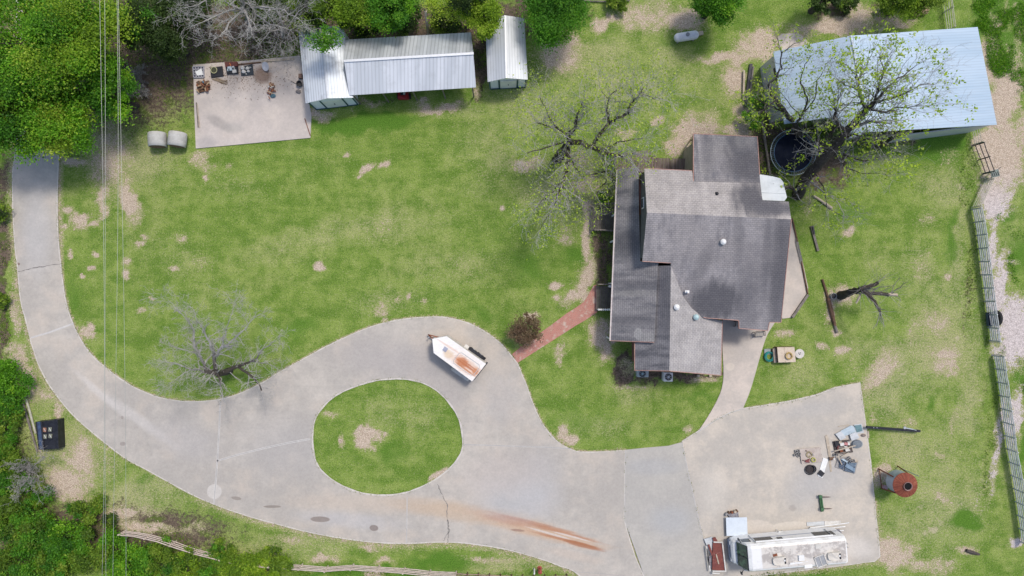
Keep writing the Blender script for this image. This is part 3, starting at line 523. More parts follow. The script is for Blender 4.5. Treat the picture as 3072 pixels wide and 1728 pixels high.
# decks
def boards(mb, poly, z, w, ang, t=.04, gap=.012):
    """boards laid at an angle, clipped to a convex or concave outline by its scanline extent"""
    ca, sa = math.cos(ang), math.sin(ang); Q = [(x*ca+y*sa, -x*sa+y*ca) for x, y in poly]; v0 = min(q[1] for q in Q); v1 = max(q[1] for q in Q); v = v0; rg = random.Random(len(poly))
    while v < v1-.02:
        m = min(v+w/2, v1-.001); xs = []
        for i in range(len(Q)):
            a, b = Q[i], Q[(i+1) % len(Q)]
            if (a[1] > m) != (b[1] > m): xs.append(a[0]+(m-a[1])*(b[0]-a[0])/(b[1]-a[1]))
        xs.sort()
        for a, b in zip(xs[::2], xs[1::2]):
            jz = rg.uniform(0, .006)
            c = [(a, v+gap), (b, v+gap), (b, v+w-gap), (a, v+w-gap)]; mb.slab([(x*ca-y*sa, x*sa+y*ca, z+jz) for x, y in c], t)
        v += w
    return mb
def railing(mb, a, b, z, h=.9, n=8, w=.05):
    a = Vector((a[0], a[1], z)); b = Vector((b[0], b[1], z)); mb.bar(a+Vector((0, 0, h)), b+Vector((0, 0, h)), .09, .04); mb.bar(a+Vector((0, 0, .12)), b+Vector((0, 0, .12)), .04, .06)
    for i in range(n+1): p = a.lerp(b, i/n); ww = .09 if i in (0, n) else w; mb.box((p.x, p.y, z+h/2), (ww, ww, h))
t = NT('weathered_deck_boards'); v = t.mapping((0, 0, 0), (0, 0, 0), (7, .5, 1)); c = t.mix(t.ramp(t.noise(1, 4, .6, v), .4, .66), (.21, .165, .15), (.11, .075, .07)); c = t.mix(t.ramp(t.noise(1.1, 4), .55, .7), c, (.17, .15, .12)); DECK = t.done(c, .9)
dk = MB(); bp = [P(x, y, .6).xy[:] for x, y in ((1834,462),(1880,458),(1945,450),(1974,474),(2066,476),(2080,520),(1850,516))]
boards(dk, bp, .6, .14, R(90)); dk.build('deck', DECK, H)['label'] = 'large weathered plank deck behind the house'
for p in bp: MB().box((p[0], p[1], .27), (.1, .1, .54)).build('deck_post', brownwood, H)
DECKG = M('grey_deck_boards', (.15, .135, .115), (.095, .085, .075), 3, .9)
for nm, q, rails in (('side', ((1777,622),(1777,692),(1850,694),(1850,620)), (((1777,618),(1850,614)),((1778,692),(1846,696)))), ('front', ((1791,858),(1790,930),(1840,932),(1840,858)), (((1790,853),(1836,853)),))):
    d = MB(); pl = [P(x, y, .45).xy[:] for x, y in q]; boards(d, pl, .45, .15, R(90)); o = d.build('deck', DECKG, H); o['label'] = {'side': 'small square side deck with low railings', 'front': 'small front entry deck where the brick path ends'}[nm]
    for a, b in rails: r_ = MB(); railing(r_, P(*a).xy, P(*b).xy, .45); r_.build('railing', greywood, o)
    [MB().box((p[0], p[1], .2), (.1, .1, .4)).build('deck_post', greywood, o) for p in pl]
r_ = MB()
for i in range(7): p = P(1793+i*6.6, 928, .5); r_.lathe([(.03, 0), (.035, .75), (.09, .78), (.10, .86), (.06, .93)], (p.x, p.y, .45), 8)
r_.bar(P(1792,928,1.1), P(1836,928,1.1), .07, .05); r_.build('white_railing', white, H)
p = P(1830,859,1.3); MB().box((p.x, p.y, .9), (.13, .13, .9)).box((p.x, p.y, 1.4), (.2, .2, .1)).build('newel_post', white, H)
# wooden stair and gate piece behind the rear wing
mb = MB(); [mb.box((P(2068, 440, 0).x, P(2068, y, 0).y, .9), (.1, .1, 1.8)) for y in (425, 450, 475)]; mb.box((P(2068, 450).x, P(2068, 450).y, 1.2), (.04, 1.6, .9)); mb.bar(P(2062,430,1.9), P(2078,408,2.4), .08)
mb.build('rear_screen_wall', M('yellow_tan_board', (.40, .34, .22), (.30, .25, .16), 3, .9), H)

# ------------------------------------------------------------------ ribbed metal
def ribbed(name, base, dark, rot, pitch, dirt, dirtamt=.3, rough=.42, metal=.35, wob=.0, line=.28):
    t = NT(name); pos = t.geo.outputs['Position']; v = t.mapping((0, 0, 0), (0, 0, R(rot)), (1, 1, 0), pos)
    w = t.n.new('ShaderNodeTexWave'); w.wave_type = 'BANDS'; w.bands_direction = 'X'; t.link(v, w.inputs['Vector']); w.inputs['Scale'].default_value = 2*math.pi/pitch/20; w.inputs['Distortion'].default_value = 0
    rib = t.ramp(w.outputs['Fac'], 0.0, .35, 1, 0)
    wide = t.noise(1, 4, .6, t.mapping((0, 5, 0), (0, 0, 0), (1.1, .09, 1), v))
    c = t.mix(t.ramp(wide, .42, .62), base, dark)
    c = t.mix(t.math('MULTIPLY', t.ramp(t.noise(.9, 5, .7), .48, .68), dirtamt), c, dirt)
    c = t.mix(t.math('MULTIPLY', rib, line), c, tuple(x*.35 for x in base))
    t.bump(w.outputs['Fac'], .10, .01)
    return t.done(c, rough, metal, .4)
def shed(name, label, NW, NA, NE, SE, SA, SW, hE, hR, base, wallh, roofm, wallm, group=None):
    o = thing(name, P(*base), label, 'shed', group)
    W1 = [P(*NW, hE), P(*NA, hR), P(*SA, hR), P(*SW, hE)]; E1 = [P(*NA, hR), P(*NE, hE), P(*SE, hE), P(*SA, hR)]
    rf = MB(); rf.slab(W1, .05); rf.slab(E1, .05); ro = rf.build('roof', roofm, o)
    MB().bar(P(*NA, hR+.03), P(*SA, hR+.03), .12, .03).build('ridge_cap', M('ridge_cap', (.66, .68, .70), (.58, .60, .62), 3, .4, .3), ro)
    def ins(p, c, f): return p.lerp(c, f)
    c = (W1[0]+E1[2])/2; f = .05
    q = [ins(v, Vector((c.x, c.y, v.z)), f) for v in (W1[0], W1[3], W1[2], E1[2], E1[1], W1[1])]
    MB().prism([(v.x, v.y) for v in q], 0, [v.z-.06 for v in q]).build('wall', wallm, o)
    return o, q
ROOF_OLD = ribbed('shed_roof_dirty', (.72, .76, .80), (.60, .645, .69), -5, .23, (.16, .16, .16), .30, .58, .25, line=.38)
ROOF_CP = ribbed('carport_roof', (.74, .765, .80), (.60, .63, .665), 3, .30, (.46, .48, .49), .3, .5, .25, line=.28)
ROOF_CPN = ribbed('carport_roof_north', (.56, .585, .605), (.45, .475, .495), 3, .30, (.36, .38, .38), .4, .45, .3, line=.42)
ROOF_NEW = ribbed('shed_roof_white', (.66, .685, .71), (.58, .605, .63), -2, .23, (.45, .46, .46), .25, .5, .25, line=.28)
shedwall = M('white_blue_siding', (.76, .80, .85), (.70, .74, .79), 1.5, .6)
s1, q1 = shed('metal_roof_shed', 'white shed with a mildew darkened ribbed metal roof beside the concrete pad', (896,94), (962,77), (1030,80), (1060,293), (983,295), (917,310), 2.6, 3.35, (985, 230), 2.5, ROOF_OLD, shedwall)
s3, q3 = shed('metal_roof_shed', 'narrow white shed with a clean ribbed metal roof right of the carport', (1456,62), (1515,46), (1573,54), (1583,239), (1519,234), (1463,246), 2.5, 3.2, (1525, 170), 2.4, ROOF_NEW, shedwall)
def front_trim(o, q):
    sw, sa, se = q[1], q[2], q[3]; d = (se-sw); d.z = 0; n = Vector((d.y, -d.x, 0)).normalized()*.03
    for f, w, nm in ((0.02, .1, 'corner_trim'), (.27, .12, 'door_trim'), (.76, .12, 'door_trim'), (.98, .1, 'corner_trim')):
        p = sw.lerp(se, f); MB().box((p.x+n.x, p.y+n.y, 1.18), (w, .05, 2.3), rz=math.atan2(d.y, d.x)).build(nm, tealtrim, o)
    a = sw.lerp(se, .02)+n*1.5; b = sw.lerp(se, .98)+n*1.5; MB().bar((a.x, a.y, .08), (b.x, b.y, .08), .05, .12).build('base_trim', tealtrim, o)
    a = sw.lerp(se, .30)+n*.6; b = sw.lerp(se, .73)+n*.6; c = (a+b)/2
    d_ = MB().box((c.x, c.y, 1.12), ((b-a).xy.length, .04, 2.05), rz=math.atan2(d.y, d.x)).build('door', white, o); MB().box((c.x+n.x*1.5, c.y+n.y*1.5, 1.1), (.05, .05, .25), rz=math.atan2(d.y, d.x)).build('handle', blackmetal, d_)
front_trim(s1, q1); front_trim(s3, q3)
cp = thing('carport', P(1235, 210), 'long open metal roofed carport between the two white sheds', 'carport')
W1 = [P(1036,119,2.75), P(1413,97,2.75), P(1420,160,3.75), P(1032,183,3.75)]; E1 = [P(1032,183,3.75), P(1420,160,3.75), P(1428,262,2.75), P(1048,286,2.75)]
MB().slab(W1, .05).build('roof', ROOF_CPN, cp)['label'] = 'weathered rear slope of the carport roof'
MB().slab(E1, .05).build('roof', ROOF_CP, cp)['label'] = 'cleaner front slope of the carport roof'
MB().bar(P(1031,183,3.79), P(1421,160,3.79), .20, .03).build('ridge_cap', M('carport_ridge', (.66,.68,.71), (.58,.60,.63), 3, .5, .2), cp)
for a, b, n_, h in ((W1[0], W1[1], 5, 2.7), (E1[3], E1[2], 5, 2.7)):
    for i in range(n_): p = a.lerp(b, .03+.94*i/(n_-1)); MB().box((p.x, p.y+(.15 if b.y < 14 else 0), h/2), (.09, .09, h)).build('post', greywood, cp)
[MB().bar(W1[0].lerp(W1[1], f)-Vector((0, 0, .1)), W1[3].lerp(W1[2], f)-Vector((0, 0, .1)), .05, .12).bar(E1[3].lerp(E1[2], f)-Vector((0, 0, .1)), E1[0].lerp(E1[1], f)-Vector((0, 0, .1)), .05, .12).build('rafter', brownwood, cp) for f in (.02, .2, .4, .6, .8, .98)]
# ------------------------------------------------------------------ barn
BR = ribbed('barn_roof_blue', (.43, .53, .625), (.37, .475, .575), 83, .23, (.43, .51, .58), .3, .42, .25, line=.16)
bn = thing('barn', P(2640, 270), 'big barn with a pale blue metal roof behind the budding tree', 'barn')
wN, rN_, eN = P(2320,155,3.5), P(2553,107,5.6), P(2933,81,3.1); wS, rS1, rS2, eS = P(2353,372,3.5), P(2592,345,5.6), P(2606,396,5.6), P(2991,374,3.1)
def lerpx(a, b, f): return a.lerp(b, f)
mid = P(2514,349,5.0); step = P(2533,421,4.95)
MB().slab([wN, rN_, P(2599,351,5.6), mid, wS], .08).build('roof', BR, bn)['label'] = 'west slope of the barn roof'
o = MB().slab([rN_+Vector((.01, 0, 0)), eN, eS, rS2, P(2599,351,5.6)], .08).build('roof', BR, bn); o['label'] = 'wide east slope of the barn roof'
MB().slab([P(2599,351,5.58), rS2+Vector((0, 0, -.02)), step, mid], .08).build('roof', BR, bn)['label'] = 'small lean-to strip of the barn roof'
MB().bar(rN_+Vector((0, 0, .04)), rS2+Vector((0, 0, .04)), .15, .03).build('ridge_cap', M('barn_ridge', (.52,.60,.67), (.45,.52,.59), 3, .5), bn)
bw = ribbed('barn_wall_metal', (.56, .59, .60), (.50, .53, .54), 8, .3, (.40, .41, .38), .2, .5, .2, line=.15)
def fi(p, dx, dy, dz=-.12): return (p.x+dx, p.y+dy, p.z+dz)
wq = [fi(wN, .15, -.2), fi(wS, .1, .9), fi(P(2514,340,4.9), 0, 1.2, -.15), fi(P(2599,345,5.5), 0, .9), fi(P(2650,397,5.2), 0, 1.2, -.35), fi(eS, -1.6, .45, .1), fi(eN, -.6, -.3, .02), fi(rN_, 0, -.3)]
MB().prism([(a[0], a[1]) for a in wq], 0, [a[2]-.05 for a in wq]).build('wall', bw, bn)
eave_shade = MB(); a = P(2325,204,3.2); b = P(2333,247,3.2); wl = Vector(wq[0]).lerp(Vector(wq[1]), .2); wl2 = Vector(wq[0]).lerp(Vector(wq[1]), .42); eave_shade.bar((wl.x-.03, wl.y, 2.9), (wl2.x-.03, wl2.y, 2.9), .06, .28); eave_shade.build('window', blackmetal, bn)  # dark bar painting the gap and shadow under the west eave, not a window
# south wall of the east half
SW_ = P(2650,429); SE_ = P(2905,396.5)
MB().bar(SW_+Vector((0, 0, 1.62)), SE_+Vector((0, 0, 1.42)), .1, 3.1).build('wall', bw, bn)['label'] = 'cream metal south wall of the barn'
[MB().box((P(x, y).x, P(x, y).y, 2.2), (.16, .16, 4.4)).build('post', greywood, bn) for x, y in ((2520,440),(2580,434),(2648,429))]
br_ = MB(); br_.bar(P(2654,430,.6), P(2700,404,3.3), .14); br_.build('brace', blackmetal, bn)
# ------------------------------------------------------------------ objects
def part(mb, name, mat, parent, label=None, **k):
    o = mb.build(name, mat, parent, **k)
    if label: o['label'] = label
    return o
def fence(name, label, cat, base, h, rails, spacing, pm, rm, pr=.05, rr=.035, group=None, pts3=None, round_=True):
    pts = [P(*p) for p in base] if pts3 is None else pts3
    o = thing(name, pts[0], label, cat, group)
    Ls = [0]
    for a, b in zip(pts[:-1], pts[1:]): Ls.append(Ls[-1]+(b-a).length)
    def at(s):
        for i in range(len(pts)-1):
            if s <= Ls[i+1]+1e-6: return pts[i].lerp(pts[i+1], (s-Ls[i])/(Ls[i+1]-Ls[i]+1e-9))
        return pts[-1]
    n = max(1, round(Ls[-1]/spacing)); rg = random.Random(int(Ls[-1]*100))
    for i in range(n+1):
        p = at(Ls[-1]*i/n); m = MB(); t = (rg.uniform(-.03, .03), rg.uniform(-.03, .03)); m.tube([p, p+Vector((t[0], t[1], h+.06))], pr, 6) if round_ else m.box(p+Vector((0, 0, h/2)), (pr*2, pr*2, h+.08), rz=.1)
        m.build('post', pm, o)
    for z in rails:
        q = [at(Ls[-1]*i/(n*2))+Vector((rg.uniform(-.015, .015), rg.uniform(-.015, .015), z+rg.uniform(-.02, .02))) for i in range(n*2+1)]
        MB().tube(q, rr, 5).build('rail', rm, o)
    return o
fence('pipe_fence', 'long grey pipe fence along the right side of the lawn, above the black tyre', 'fence', [(2914,628),(2925,680),(2933,740),(2943,821),(2953,900),(2963,976),(2969,1022)], 1.35, (.2,.43,.66,.89,1.12,1.34), 1.17, fence_steel, fence_steel, .06, .05)
fence('pipe_fence', 'grey pipe fence running down to the lower right corner of the lawn', 'fence', [(2979,1066),(2985,1105),(2992,1148),(3003,1231),(3018,1343),(3034,1430),(3050,1530),(3062,1625)], 1.35, (.2,.43,.66,.89,1.12,1.34), 1.17, fence_steel, fence_steel, .06, .05)
fence('rail_fence', 'pale thin rail fence slanting from the green feeder to the grey pipe fence', 'fence', [(2951,543),(2914,622)], 1.3, (.2,.48,.75,1.02,1.28), 2.6, palegreenrail, palegreenrail, .045, .03)
fence('rail_fence', 'short pale rail fence between the barn corner and the dark pipe gate', 'fence', [(2912,392),(2919,434)], 1.3, (.25,.5,.8,1.1), 1.4, palegreenrail, palegreenrail, .045, .028)
fence('pipe_gate', 'dark open pipe gate between the barn corner and the green feeder', 'gate', [(2919,438),(2934,478),(2950,522)], 1.4, (.3,.85,1.38), 1.45, M('dark_pipe', (.10,.085,.08), (.06,.055,.055), 4, .7), MATS['dark_pipe'], .05, .04)
fence('rail_fence', 'pale rail fence running away behind the top edge of the barn', 'fence', [(2826,-20),(2829,25),(2838,96)], 1.3, (.2,.5,.8,1.1,1.3), 2.0, palegreenrail, palegreenrail, .05, .03)
fence('wire_gate', 'narrow wire gap gate between the two grey pipe fences', 'gate', [(2971,1026),(2978,1062)], 1.2, (.3,.75,1.15), 1.2, palegreenrail, palegreenrail, .03, .015)
fence('rail_fence', 'long weathered board rail fence along the lower edge below the drive', 'fence', [(380,1590),(436,1596),(500,1612),(596,1645),(700,1672),(830,1688),(905,1692),(981,1698),(1058,1692),(1141,1697),(1211,1702),(1293,1710),(1369,1714)], 1.25, (.3,.6,.9,1.2), 2.3, fence_wood, fence_wood, .07, .05)
fence('rail_fence', 'reddish board fence with dark posts at the lower edge by the red pump', 'fence', [(1370,1716),(1430,1719),(1500,1722),(1560,1724),(1640,1724),(1700,1722)], 1.2, (.4,.8,1.15), 1.0, brownwood, M('pink_board', (.36,.25,.21),(.24,.16,.13),3,.9), .06, .05)
# feeder by the right fence
f = thing('hay_feeder', P(2952, 524), 'green slotted metal feeder with a bar sticking out beside the dirt path', 'feeder')
fm = M('feeder_green', (.20,.25,.22), (.14,.17,.15), 4, .6); c = P(2962, 526); a = R(14)
mb = MB(); mb.box((c.x, c.y, .95), (.72, .62, .06), a)
for i in range(4): mb2 = MB(); q = Matrix.Rotation(a, 3, 'Z') @ Vector((-.26+i*.17, -.06, 0)); mb2.box((c.x+q.x, c.y+q.y, .985), (.08, .36, .012), a+.1); mb2.build('slot', blackmetal, f)
for sx, sy in ((-.33, -.28), (.33, -.28), (.33, .28), (-.33, .28)): q = Matrix.Rotation(a, 3, 'Z') @ Vector((sx, sy, 0)); MB().box((c.x+q.x, c.y+q.y, .46), (.05, .05, .92)).build('leg', fm, f)
mb.build('top', fm, f); MB().bar(P(2976,518,.9), P(3003,502,.9), .05).build('bar', MATS['dark_pipe'], f)
# tyre and trough by the fence
ty = thing('tyre', P(2986, 955), 'big black tyre leaning on the outer side of the grey pipe fence', 'tyre'); c = P(2990, 955, .55)
tm = MB(); pts = [c+Vector((.02*math.sin(t_), .56*math.cos(t_), .5*math.sin(t_))) for t_ in np.linspace(0, 2*math.pi, 29)]; tm.tube(pts, .15, 8, caps=False); tm.build('tread', M('tyre_rubber', (.02,.02,.022), (.035,.034,.034), 5, .85), ty, smooth=True); MB().tube([c+Vector((-.05,0,0)), c+Vector((.05,0,0))], .42, 20).build('rim', blackmetal, ty)
tr = thing('feed_trough', P(2966, 955), 'narrow blue black feed trough standing on the lawn side of the pipe fence', 'trough'); 
part(MB().box(P(2969,957,.30), (.42,1.15,.05), R(4)), 'bottom', blackplastic, tr)
for dx, dy, w, l in ((-.21,0,.04,1.15),(.21,0,.04,1.15),(0,.57,.42,.04),(0,-.57,.42,.04)): p = P(2969,957,.42); part(MB().box((p.x+dx,p.y+dy,.42),(w,l,.26), R(4)), 'side', M('trough_blue',(.06,.09,.13),(.03,.045,.07),4,.6), tr)
# ---------------- motorhome
RV_A = R(4.9); cF, cR = P(2247.5, 1678, 2.85), P(2539.6, 1653, 2.85); o0 = (cF+cR)/2; rv = thing('motorhome', (o0.x, o0.y, 0), 'long white motorhome parked on the lower right of the concrete pad', 'motorhome', rz=math.atan2(cR.y-cF.y, cR.x-cF.x))
hl = (cR-cF).xy.length/2
def sec(x, hw, zt, z0=.45, sh=.17):
    return [(x,-hw,z0),(x,-hw,zt-.55),(x,-hw+.03,zt-.28),(x,-hw+sh,zt-.06),(x,-hw+sh+.18,zt),(x,hw-sh-.18,zt),(x,hw-sh,zt-.06),(x,hw-.03,zt-.28),(x,hw,zt-.55),(x,hw,z0)]
ST = [sec(-hl-.92,.86,1.05,.45,.12),sec(-hl-.80,1.02,1.26,.4,.12),sec(-hl-.58,1.10,1.42),sec(-hl-.02,1.17,2.74),sec(-hl+.25,1.2,2.85),sec(hl-.1,1.2,2.85),sec(hl+.08,1.17,2.78),sec(hl+.12,1.12,2.5)]
b = MB(); n = 10
b.add([p for s in ST for p in s], [(i*n+j, i*n+(j+1)%n, (i+1)*n+(j+1)%n, (i+1)*n+j) for i in range(len(ST)-1) for j in range(n)]+[tuple(range(n))[::-1], tuple((len(ST)-1)*n+j for j in range(n))])
t = NT('motorhome_white'); z = t.n.new('ShaderNodeSeparateXYZ'); t.link(t.pos, z.inputs[0])
c = t.mix(t.ramp(t.noise(1.5, 5, .65), .45, .7), (.74, .74, .73), (.62, .61, .58))
roofm = t.math('MULTIPLY', t.ramp(z.outputs[2], 2.80, 2.84), t.ramp(z.outputs[0], -hl+1.0, -hl+1.15))
grime = t.math('MULTIPLY', roofm, t.ramp(t.math('ADD', t.noise(1.6, 6, .72, t.mapping((2,0,0))), t.math('MULTIPLY', t.math('ABSOLUTE', z.outputs[1]), -.16)), .36, .50))
c = t.mix(t.math('MULTIPLY', roofm, .8), c, (.60, .56, .50)); c = t.mix(t.math('MULTIPLY', grime, .85), c, (.36, .33, .305)); c = t.mix(t.math('MULTIPLY', roofm, t.ramp(t.noise(4, 5, .7), .58, .7)), c, (.66, .58, .50))
st1 = t.math('MULTIPLY', t.ramp(z.outputs[2], 1.34, 1.36), t.ramp(z.outputs[2], 1.52, 1.50)); c = t.mix(t.math('MULTIPLY', st1, t.ramp(z.outputs[0], 0, .1, 1, 1)), c, (.30, .33, .40))
b.build('body', t.done(c, .4, 0, .5), rv, local=True)
def rvp(mb, name, mat, label=None): return part(mb, name, mat, rv, label, local=True)
gm = NT('green_windscreen'); cc = gm.mix(gm.ramp(gm.noise(2.2, 4, .6), .45, .65), (.02, .06, .04), (.07, .17, .09)); GW = gm.done(cc, .06, 0, .7)
for sgn in (-1, 1):
    y0, y1 = (.02, 1.0) if sgn > 0 else (-1.0, -.02); yy0, yy1 = (.03, 1.04) if sgn > 0 else (-1.04, -.03)
    w = MB(); w.add([(-hl-.56,y0,1.50),(-hl-.56,y1,1.50),(-hl-.06,yy1,2.68),(-hl-.06,yy0,2.68)],[(0,1,2,3)]); w.add([(-hl-.54,y0,1.48),(-hl-.54,y1,1.48),(-hl-.04,yy1,2.66),(-hl-.04,yy0,2.66)],[(3,2,1,0)]); rvp(w, 'windscreen', GW)
rvp(MB().bar((-hl-.60,0,1.5),(-hl-.10,0,2.7),.05,.04), 'windscreen_divider', blackmetal); rvp(MB().bar((-hl-.07,-1.05,2.70),(-hl-.07,1.05,2.70),.10,.04), 'windscreen_trim', blackmetal)
for s_ in (-1, 1): rvp(MB().bar((-hl-.62,.5*s_-.3,1.47),(-hl-.40,.5*s_+.25,1.85),.025,.02), 'wiper', blackmetal)
rvp(MB().box((-hl-.97,0,.62),(.16,1.9,.3)), 'bumper', M('bumper_blue_grey',(.16,.19,.25),(.10,.12,.16),3,.5))
for s_ in (-1, 1):
    m = rvp(MB().bar((-hl-.35,1.12*s_,2.15),(-hl-.50,1.42*s_,2.2),.05), 'mirror', blackmetal); part(MB().box((-hl-.52,1.44*s_,2.1),(.1,.16,.34)), 'mirror_head', blackmetal, m, local=True); rvp(MB().box((-hl-.96,.72*s_,.85),(.06,.28,.18)), 'headlight', M('headlight',(.6,.62,.64),(.5,.5,.5),3,.2))
for x0, x1, z0, z1 in ((-hl-.30,-hl+.55,1.5,2.28),(-hl+.85,-hl+2.45,1.45,2.28),(-hl+2.75,-hl+3.3,1.7,2.28),(hl-2.3,hl-.45,1.3,2.28)):
    for s_ in (-1, 1):
        w = rvp(MB().box(((x0+x1)/2,1.195*s_,(z0+z1)/2),(x1-x0,.03,z1-z0)), 'window', white); part(MB().box(((x0+x1)/2,1.213*s_,(z0+z1)/2),(x1-x0-.08,.02,z1-z0-.08)), 'pane', glassdark, w, local=True)
rvp(MB().tube([(-hl+.8,1.28,2.5),(hl-.9,1.28,2.5)],.07,8), 'awning_roll', white); rvp(MB().bar((-hl+.75,1.27,2.5),(-hl+.72,1.24,.9),.05), 'awning_arm', steel); rvp(MB().bar((hl-.9,1.27,2.5),(hl-.9,1.24,.9),.05), 'awning_arm', steel)
acm = M('rv_ac_cover', (.66,.62,.55), (.54,.50,.44), 3, .6)
for xx in (-hl+2.55, hl-1.05):
    m = MB(); pr = [(-.62,.14),(-.55,.27),(-.3,.33),(.3,.33),(.45,.33),(.45,-.33),(.3,-.33),(-.3,-.33),(-.55,-.27),(-.62,-.14)]
    m.prism([(xx+x_,y_-.28) for x_,y_ in pr], 2.85, [3.02,3.05,3.13,3.13,3.10,3.10,3.13,3.13,3.05,3.02]); o = rvp(m, 'air_conditioner', acm)
    part(MB().box((xx+.36,-.28,3.13),(.13,.48,.03)), 'grille', blackplastic, o, local=True); part(MB().box((xx+.32,-.23,3.15),(.12,.14,.03)), 'sticker', white, o, local=True)
rvp(MB().box((-hl+4.35,-.22,2.92),(.46,.46,.14)), 'roof_vent', white); rvp(MB().box((hl-2.35,.62,2.875),(.50,.36,.05)), 'roof_hatch', offwhite); rvp(MB().box((-hl+3.9,-.62,2.90),(1.05,.12,.05)).bar((-hl+3.3,-.72,2.88),(-hl+4.9,-.58,2.88),.04), 'antenna', white); rvp(MB().box((-hl+4.9,-1.0,2.86),(.66,.30,.06), .02), 'hatch_cover', white)
rvp(MB().box((-hl+2.2,.18,2.87),(.36,.2,.05), .2), 'rust_flap', rust)
so = thing('window_frame', rv.matrix_basis @ Vector((hl-2.25,-.62,2.87)), 'loose pale window frame lying on the motorhome roof near its rear', 'frame', rz=rv.rotation_euler.z+R(15))
for x_, y_, w_, d_ in ((-.5,0,.07,.95),(.5,0,.07,.95),(0,.44,1.07,.07),(0,-.44,1.07,.07),(0,0,.05,.85)): part(MB().box((x_*.85,y_,.04),(w_*(.85 if w_>.5 else 1),d_,.05)), 'frame_bar', offwhite, so, local=True)
part(MB().box((0,0,.015),(.80,.85,.01)), 'pane', M('grey_pane',(.34,.35,.36),(.28,.29,.30),3,.3), so, local=True)
for xx in (-hl+.4, hl-1.9):
    for s_ in (-1, 1):
        w = rvp(MB().tube([(xx,.80*s_,.42),(xx,1.02*s_,.42)],.42,20), 'wheel', MATS['tyre_rubber']); part(MB().tube([(xx,1.01*s_,.42),(xx,1.05*s_,.42)],.2,14), 'rim', steel, w, local=True)
rvp(MB().bar((hl+.14,.55,.6),(hl+.18,.55,2.85),.04).bar((hl+.14,.25,.6),(hl+.18,.25,2.85),.04).box((hl+.16,.4,1.2),(.04,.3,.03)).box((hl+.16,.4,1.7),(.04,.3,.03)).box((hl+.16,.4,2.2),(.04,.3,.03)), 'ladder', steel)
rvp(MB().box((hl+.33,.3,.75),(.36,1.5,.08)).box((hl+.35,.7,.95),(.3,.5,.35)).box((hl+.35,-.1,.92),(.28,.4,.3)), 'rear_rack', M('grey_clutter',(.30,.29,.30),(.10,.10,.13),6,.8))
# ---------------- V-nosed trailer
tp = [P(x, y, 2.1) for x, y in ((1297.6,1017),(1340,1009),(1456.5,1091),(1415.5,1143),(1301.7,1059))]
ct = sum(tp, Vector((0,0,0)))/5; tl = thing('cargo_trailer', (ct.x, ct.y, 0), 'white V-nosed trailer with a rust stained roof on the driveway loop', 'trailer')
u = (tp[2]-tp[1]).normalized(); v = Vector((-u.y, u.x, 0)); TR = concrete('trailer_roof_rust', (.80,.79,.77), (.76,.74,.71), (.80,.79,.78), [(1400,1080,60,34,-36,(.74,.62,.53),.5,1.2,.5),(1352,1056,15,12,-35,(.62,.45,.28),.7,1.0,.45),(1400,1088,44,19,-36,(.68,.47,.34),.65,.6,.5),(1392,1078,20,13,-35,(.50,.20,.09),.9,.8,.7),(1408,1092,38,3,-36,(.45,.17,.08),.9,.8,.7),(1402,1100,36,2.5,-36,(.47,.20,.10),.85,.8,.7),(1416,1090,30,2.5,-36,(.45,.18,.09),.8,.8,.7),(1430,1106,12,9,60,(.50,.22,.11),.85,.8,.6),(1355,1035,45,3,-33,(.66,.46,.36),.6,1.0,.5),(1340,1078,40,3,-36,(.66,.48,.38),.5,1.0,.5),(1440,1100,20,4,-36,(.62,.40,.28),.6,1,.5)], 6.0)
TS = M('trailer_side', (.62,.60,.57), (.50,.42,.36), 3, .6)
part(MB().prism([p.xy[:] for p in tp], .42, 2.04), 'body', TS, tl)
sc_ = [ct+(p-ct)*1.012 for p in tp]; part(MB().prism([p.xy[:] for p in sc_], 2.04, 2.11), 'roof', TR, tl)
def tt(a, b, z): 
    o = tp[2]+(tp[3]-tp[2])*.5; w = (tp[2]-tp[3]).normalized(); q = o-u*a+w*b; return Vector((q.x, q.y, z))
rr = [tt(.35,.55,2.12),tt(.2,.4,2.12),tt(.2,-.42,2.12),tt(.38,-.58,2.12),tt(2.15,-.58,2.12),tt(2.32,-.42,2.12),tt(2.32,.4,2.12),tt(2.15,.55,2.12),tt(.35,.55,2.12)]
part(MB().tube(rr, .028, 5), 'roof_rib', M('grey_rib',(.50,.51,.52),(.42,.42,.43),3,.6), tl)
for i in range(6): part(MB().bar(tt(.55,.38-i*.15,2.125), tt(2.0,.38-i*.15,2.125), .035,.02), 'roof_corrugation', TR, tl)
part(MB().box(tt(3.45,-.02,2.15), (.36,.36,.08), math.atan2(u.y,u.x)), 'roof_vent', M('vent_blue',(.36,.38,.46),(.28,.28,.36),3,.5), tl)
for s_ in (-1, 1):
    FW_ = 1.22 if s_ > 0 else 1.38
    fo = part(MB().slab([tt(2.05,s_*.9,.62), tt(1.85,s_*.9,.92), tt(1.85,s_*FW_,.92), tt(2.05,s_*FW_,.62)], .04).slab([tt(1.85,s_*.9,.92), tt(.45,s_*.9,.92), tt(.45,s_*FW_,.92), tt(1.85,s_*FW_,.92)], .04).slab([tt(.45,s_*.9,.92), tt(.2,s_*.9,.62), tt(.2,s_*FW_,.62), tt(.45,s_*FW_,.92)], .04), 'fender', offwhite if s_ < 0 else blackmetal, tl)
    for a_ in (.75, 1.5):
        w = part(MB().tube([tt(a_,s_*(FW_-.29),.36), tt(a_,s_*(FW_-.03),.36)], .36, 18), 'wheel', MATS['tyre_rubber'], tl); part(MB().tube([tt(a_,s_*(FW_-.04),.36), tt(a_,s_*(FW_-.01),.36)], .16, 12), 'rim', steel, w)
part(MB().bar(tt(2.35,1.08,.9), tt(1.95,1.08,.9), .3, .04), 'fender_step', offwhite, tl)
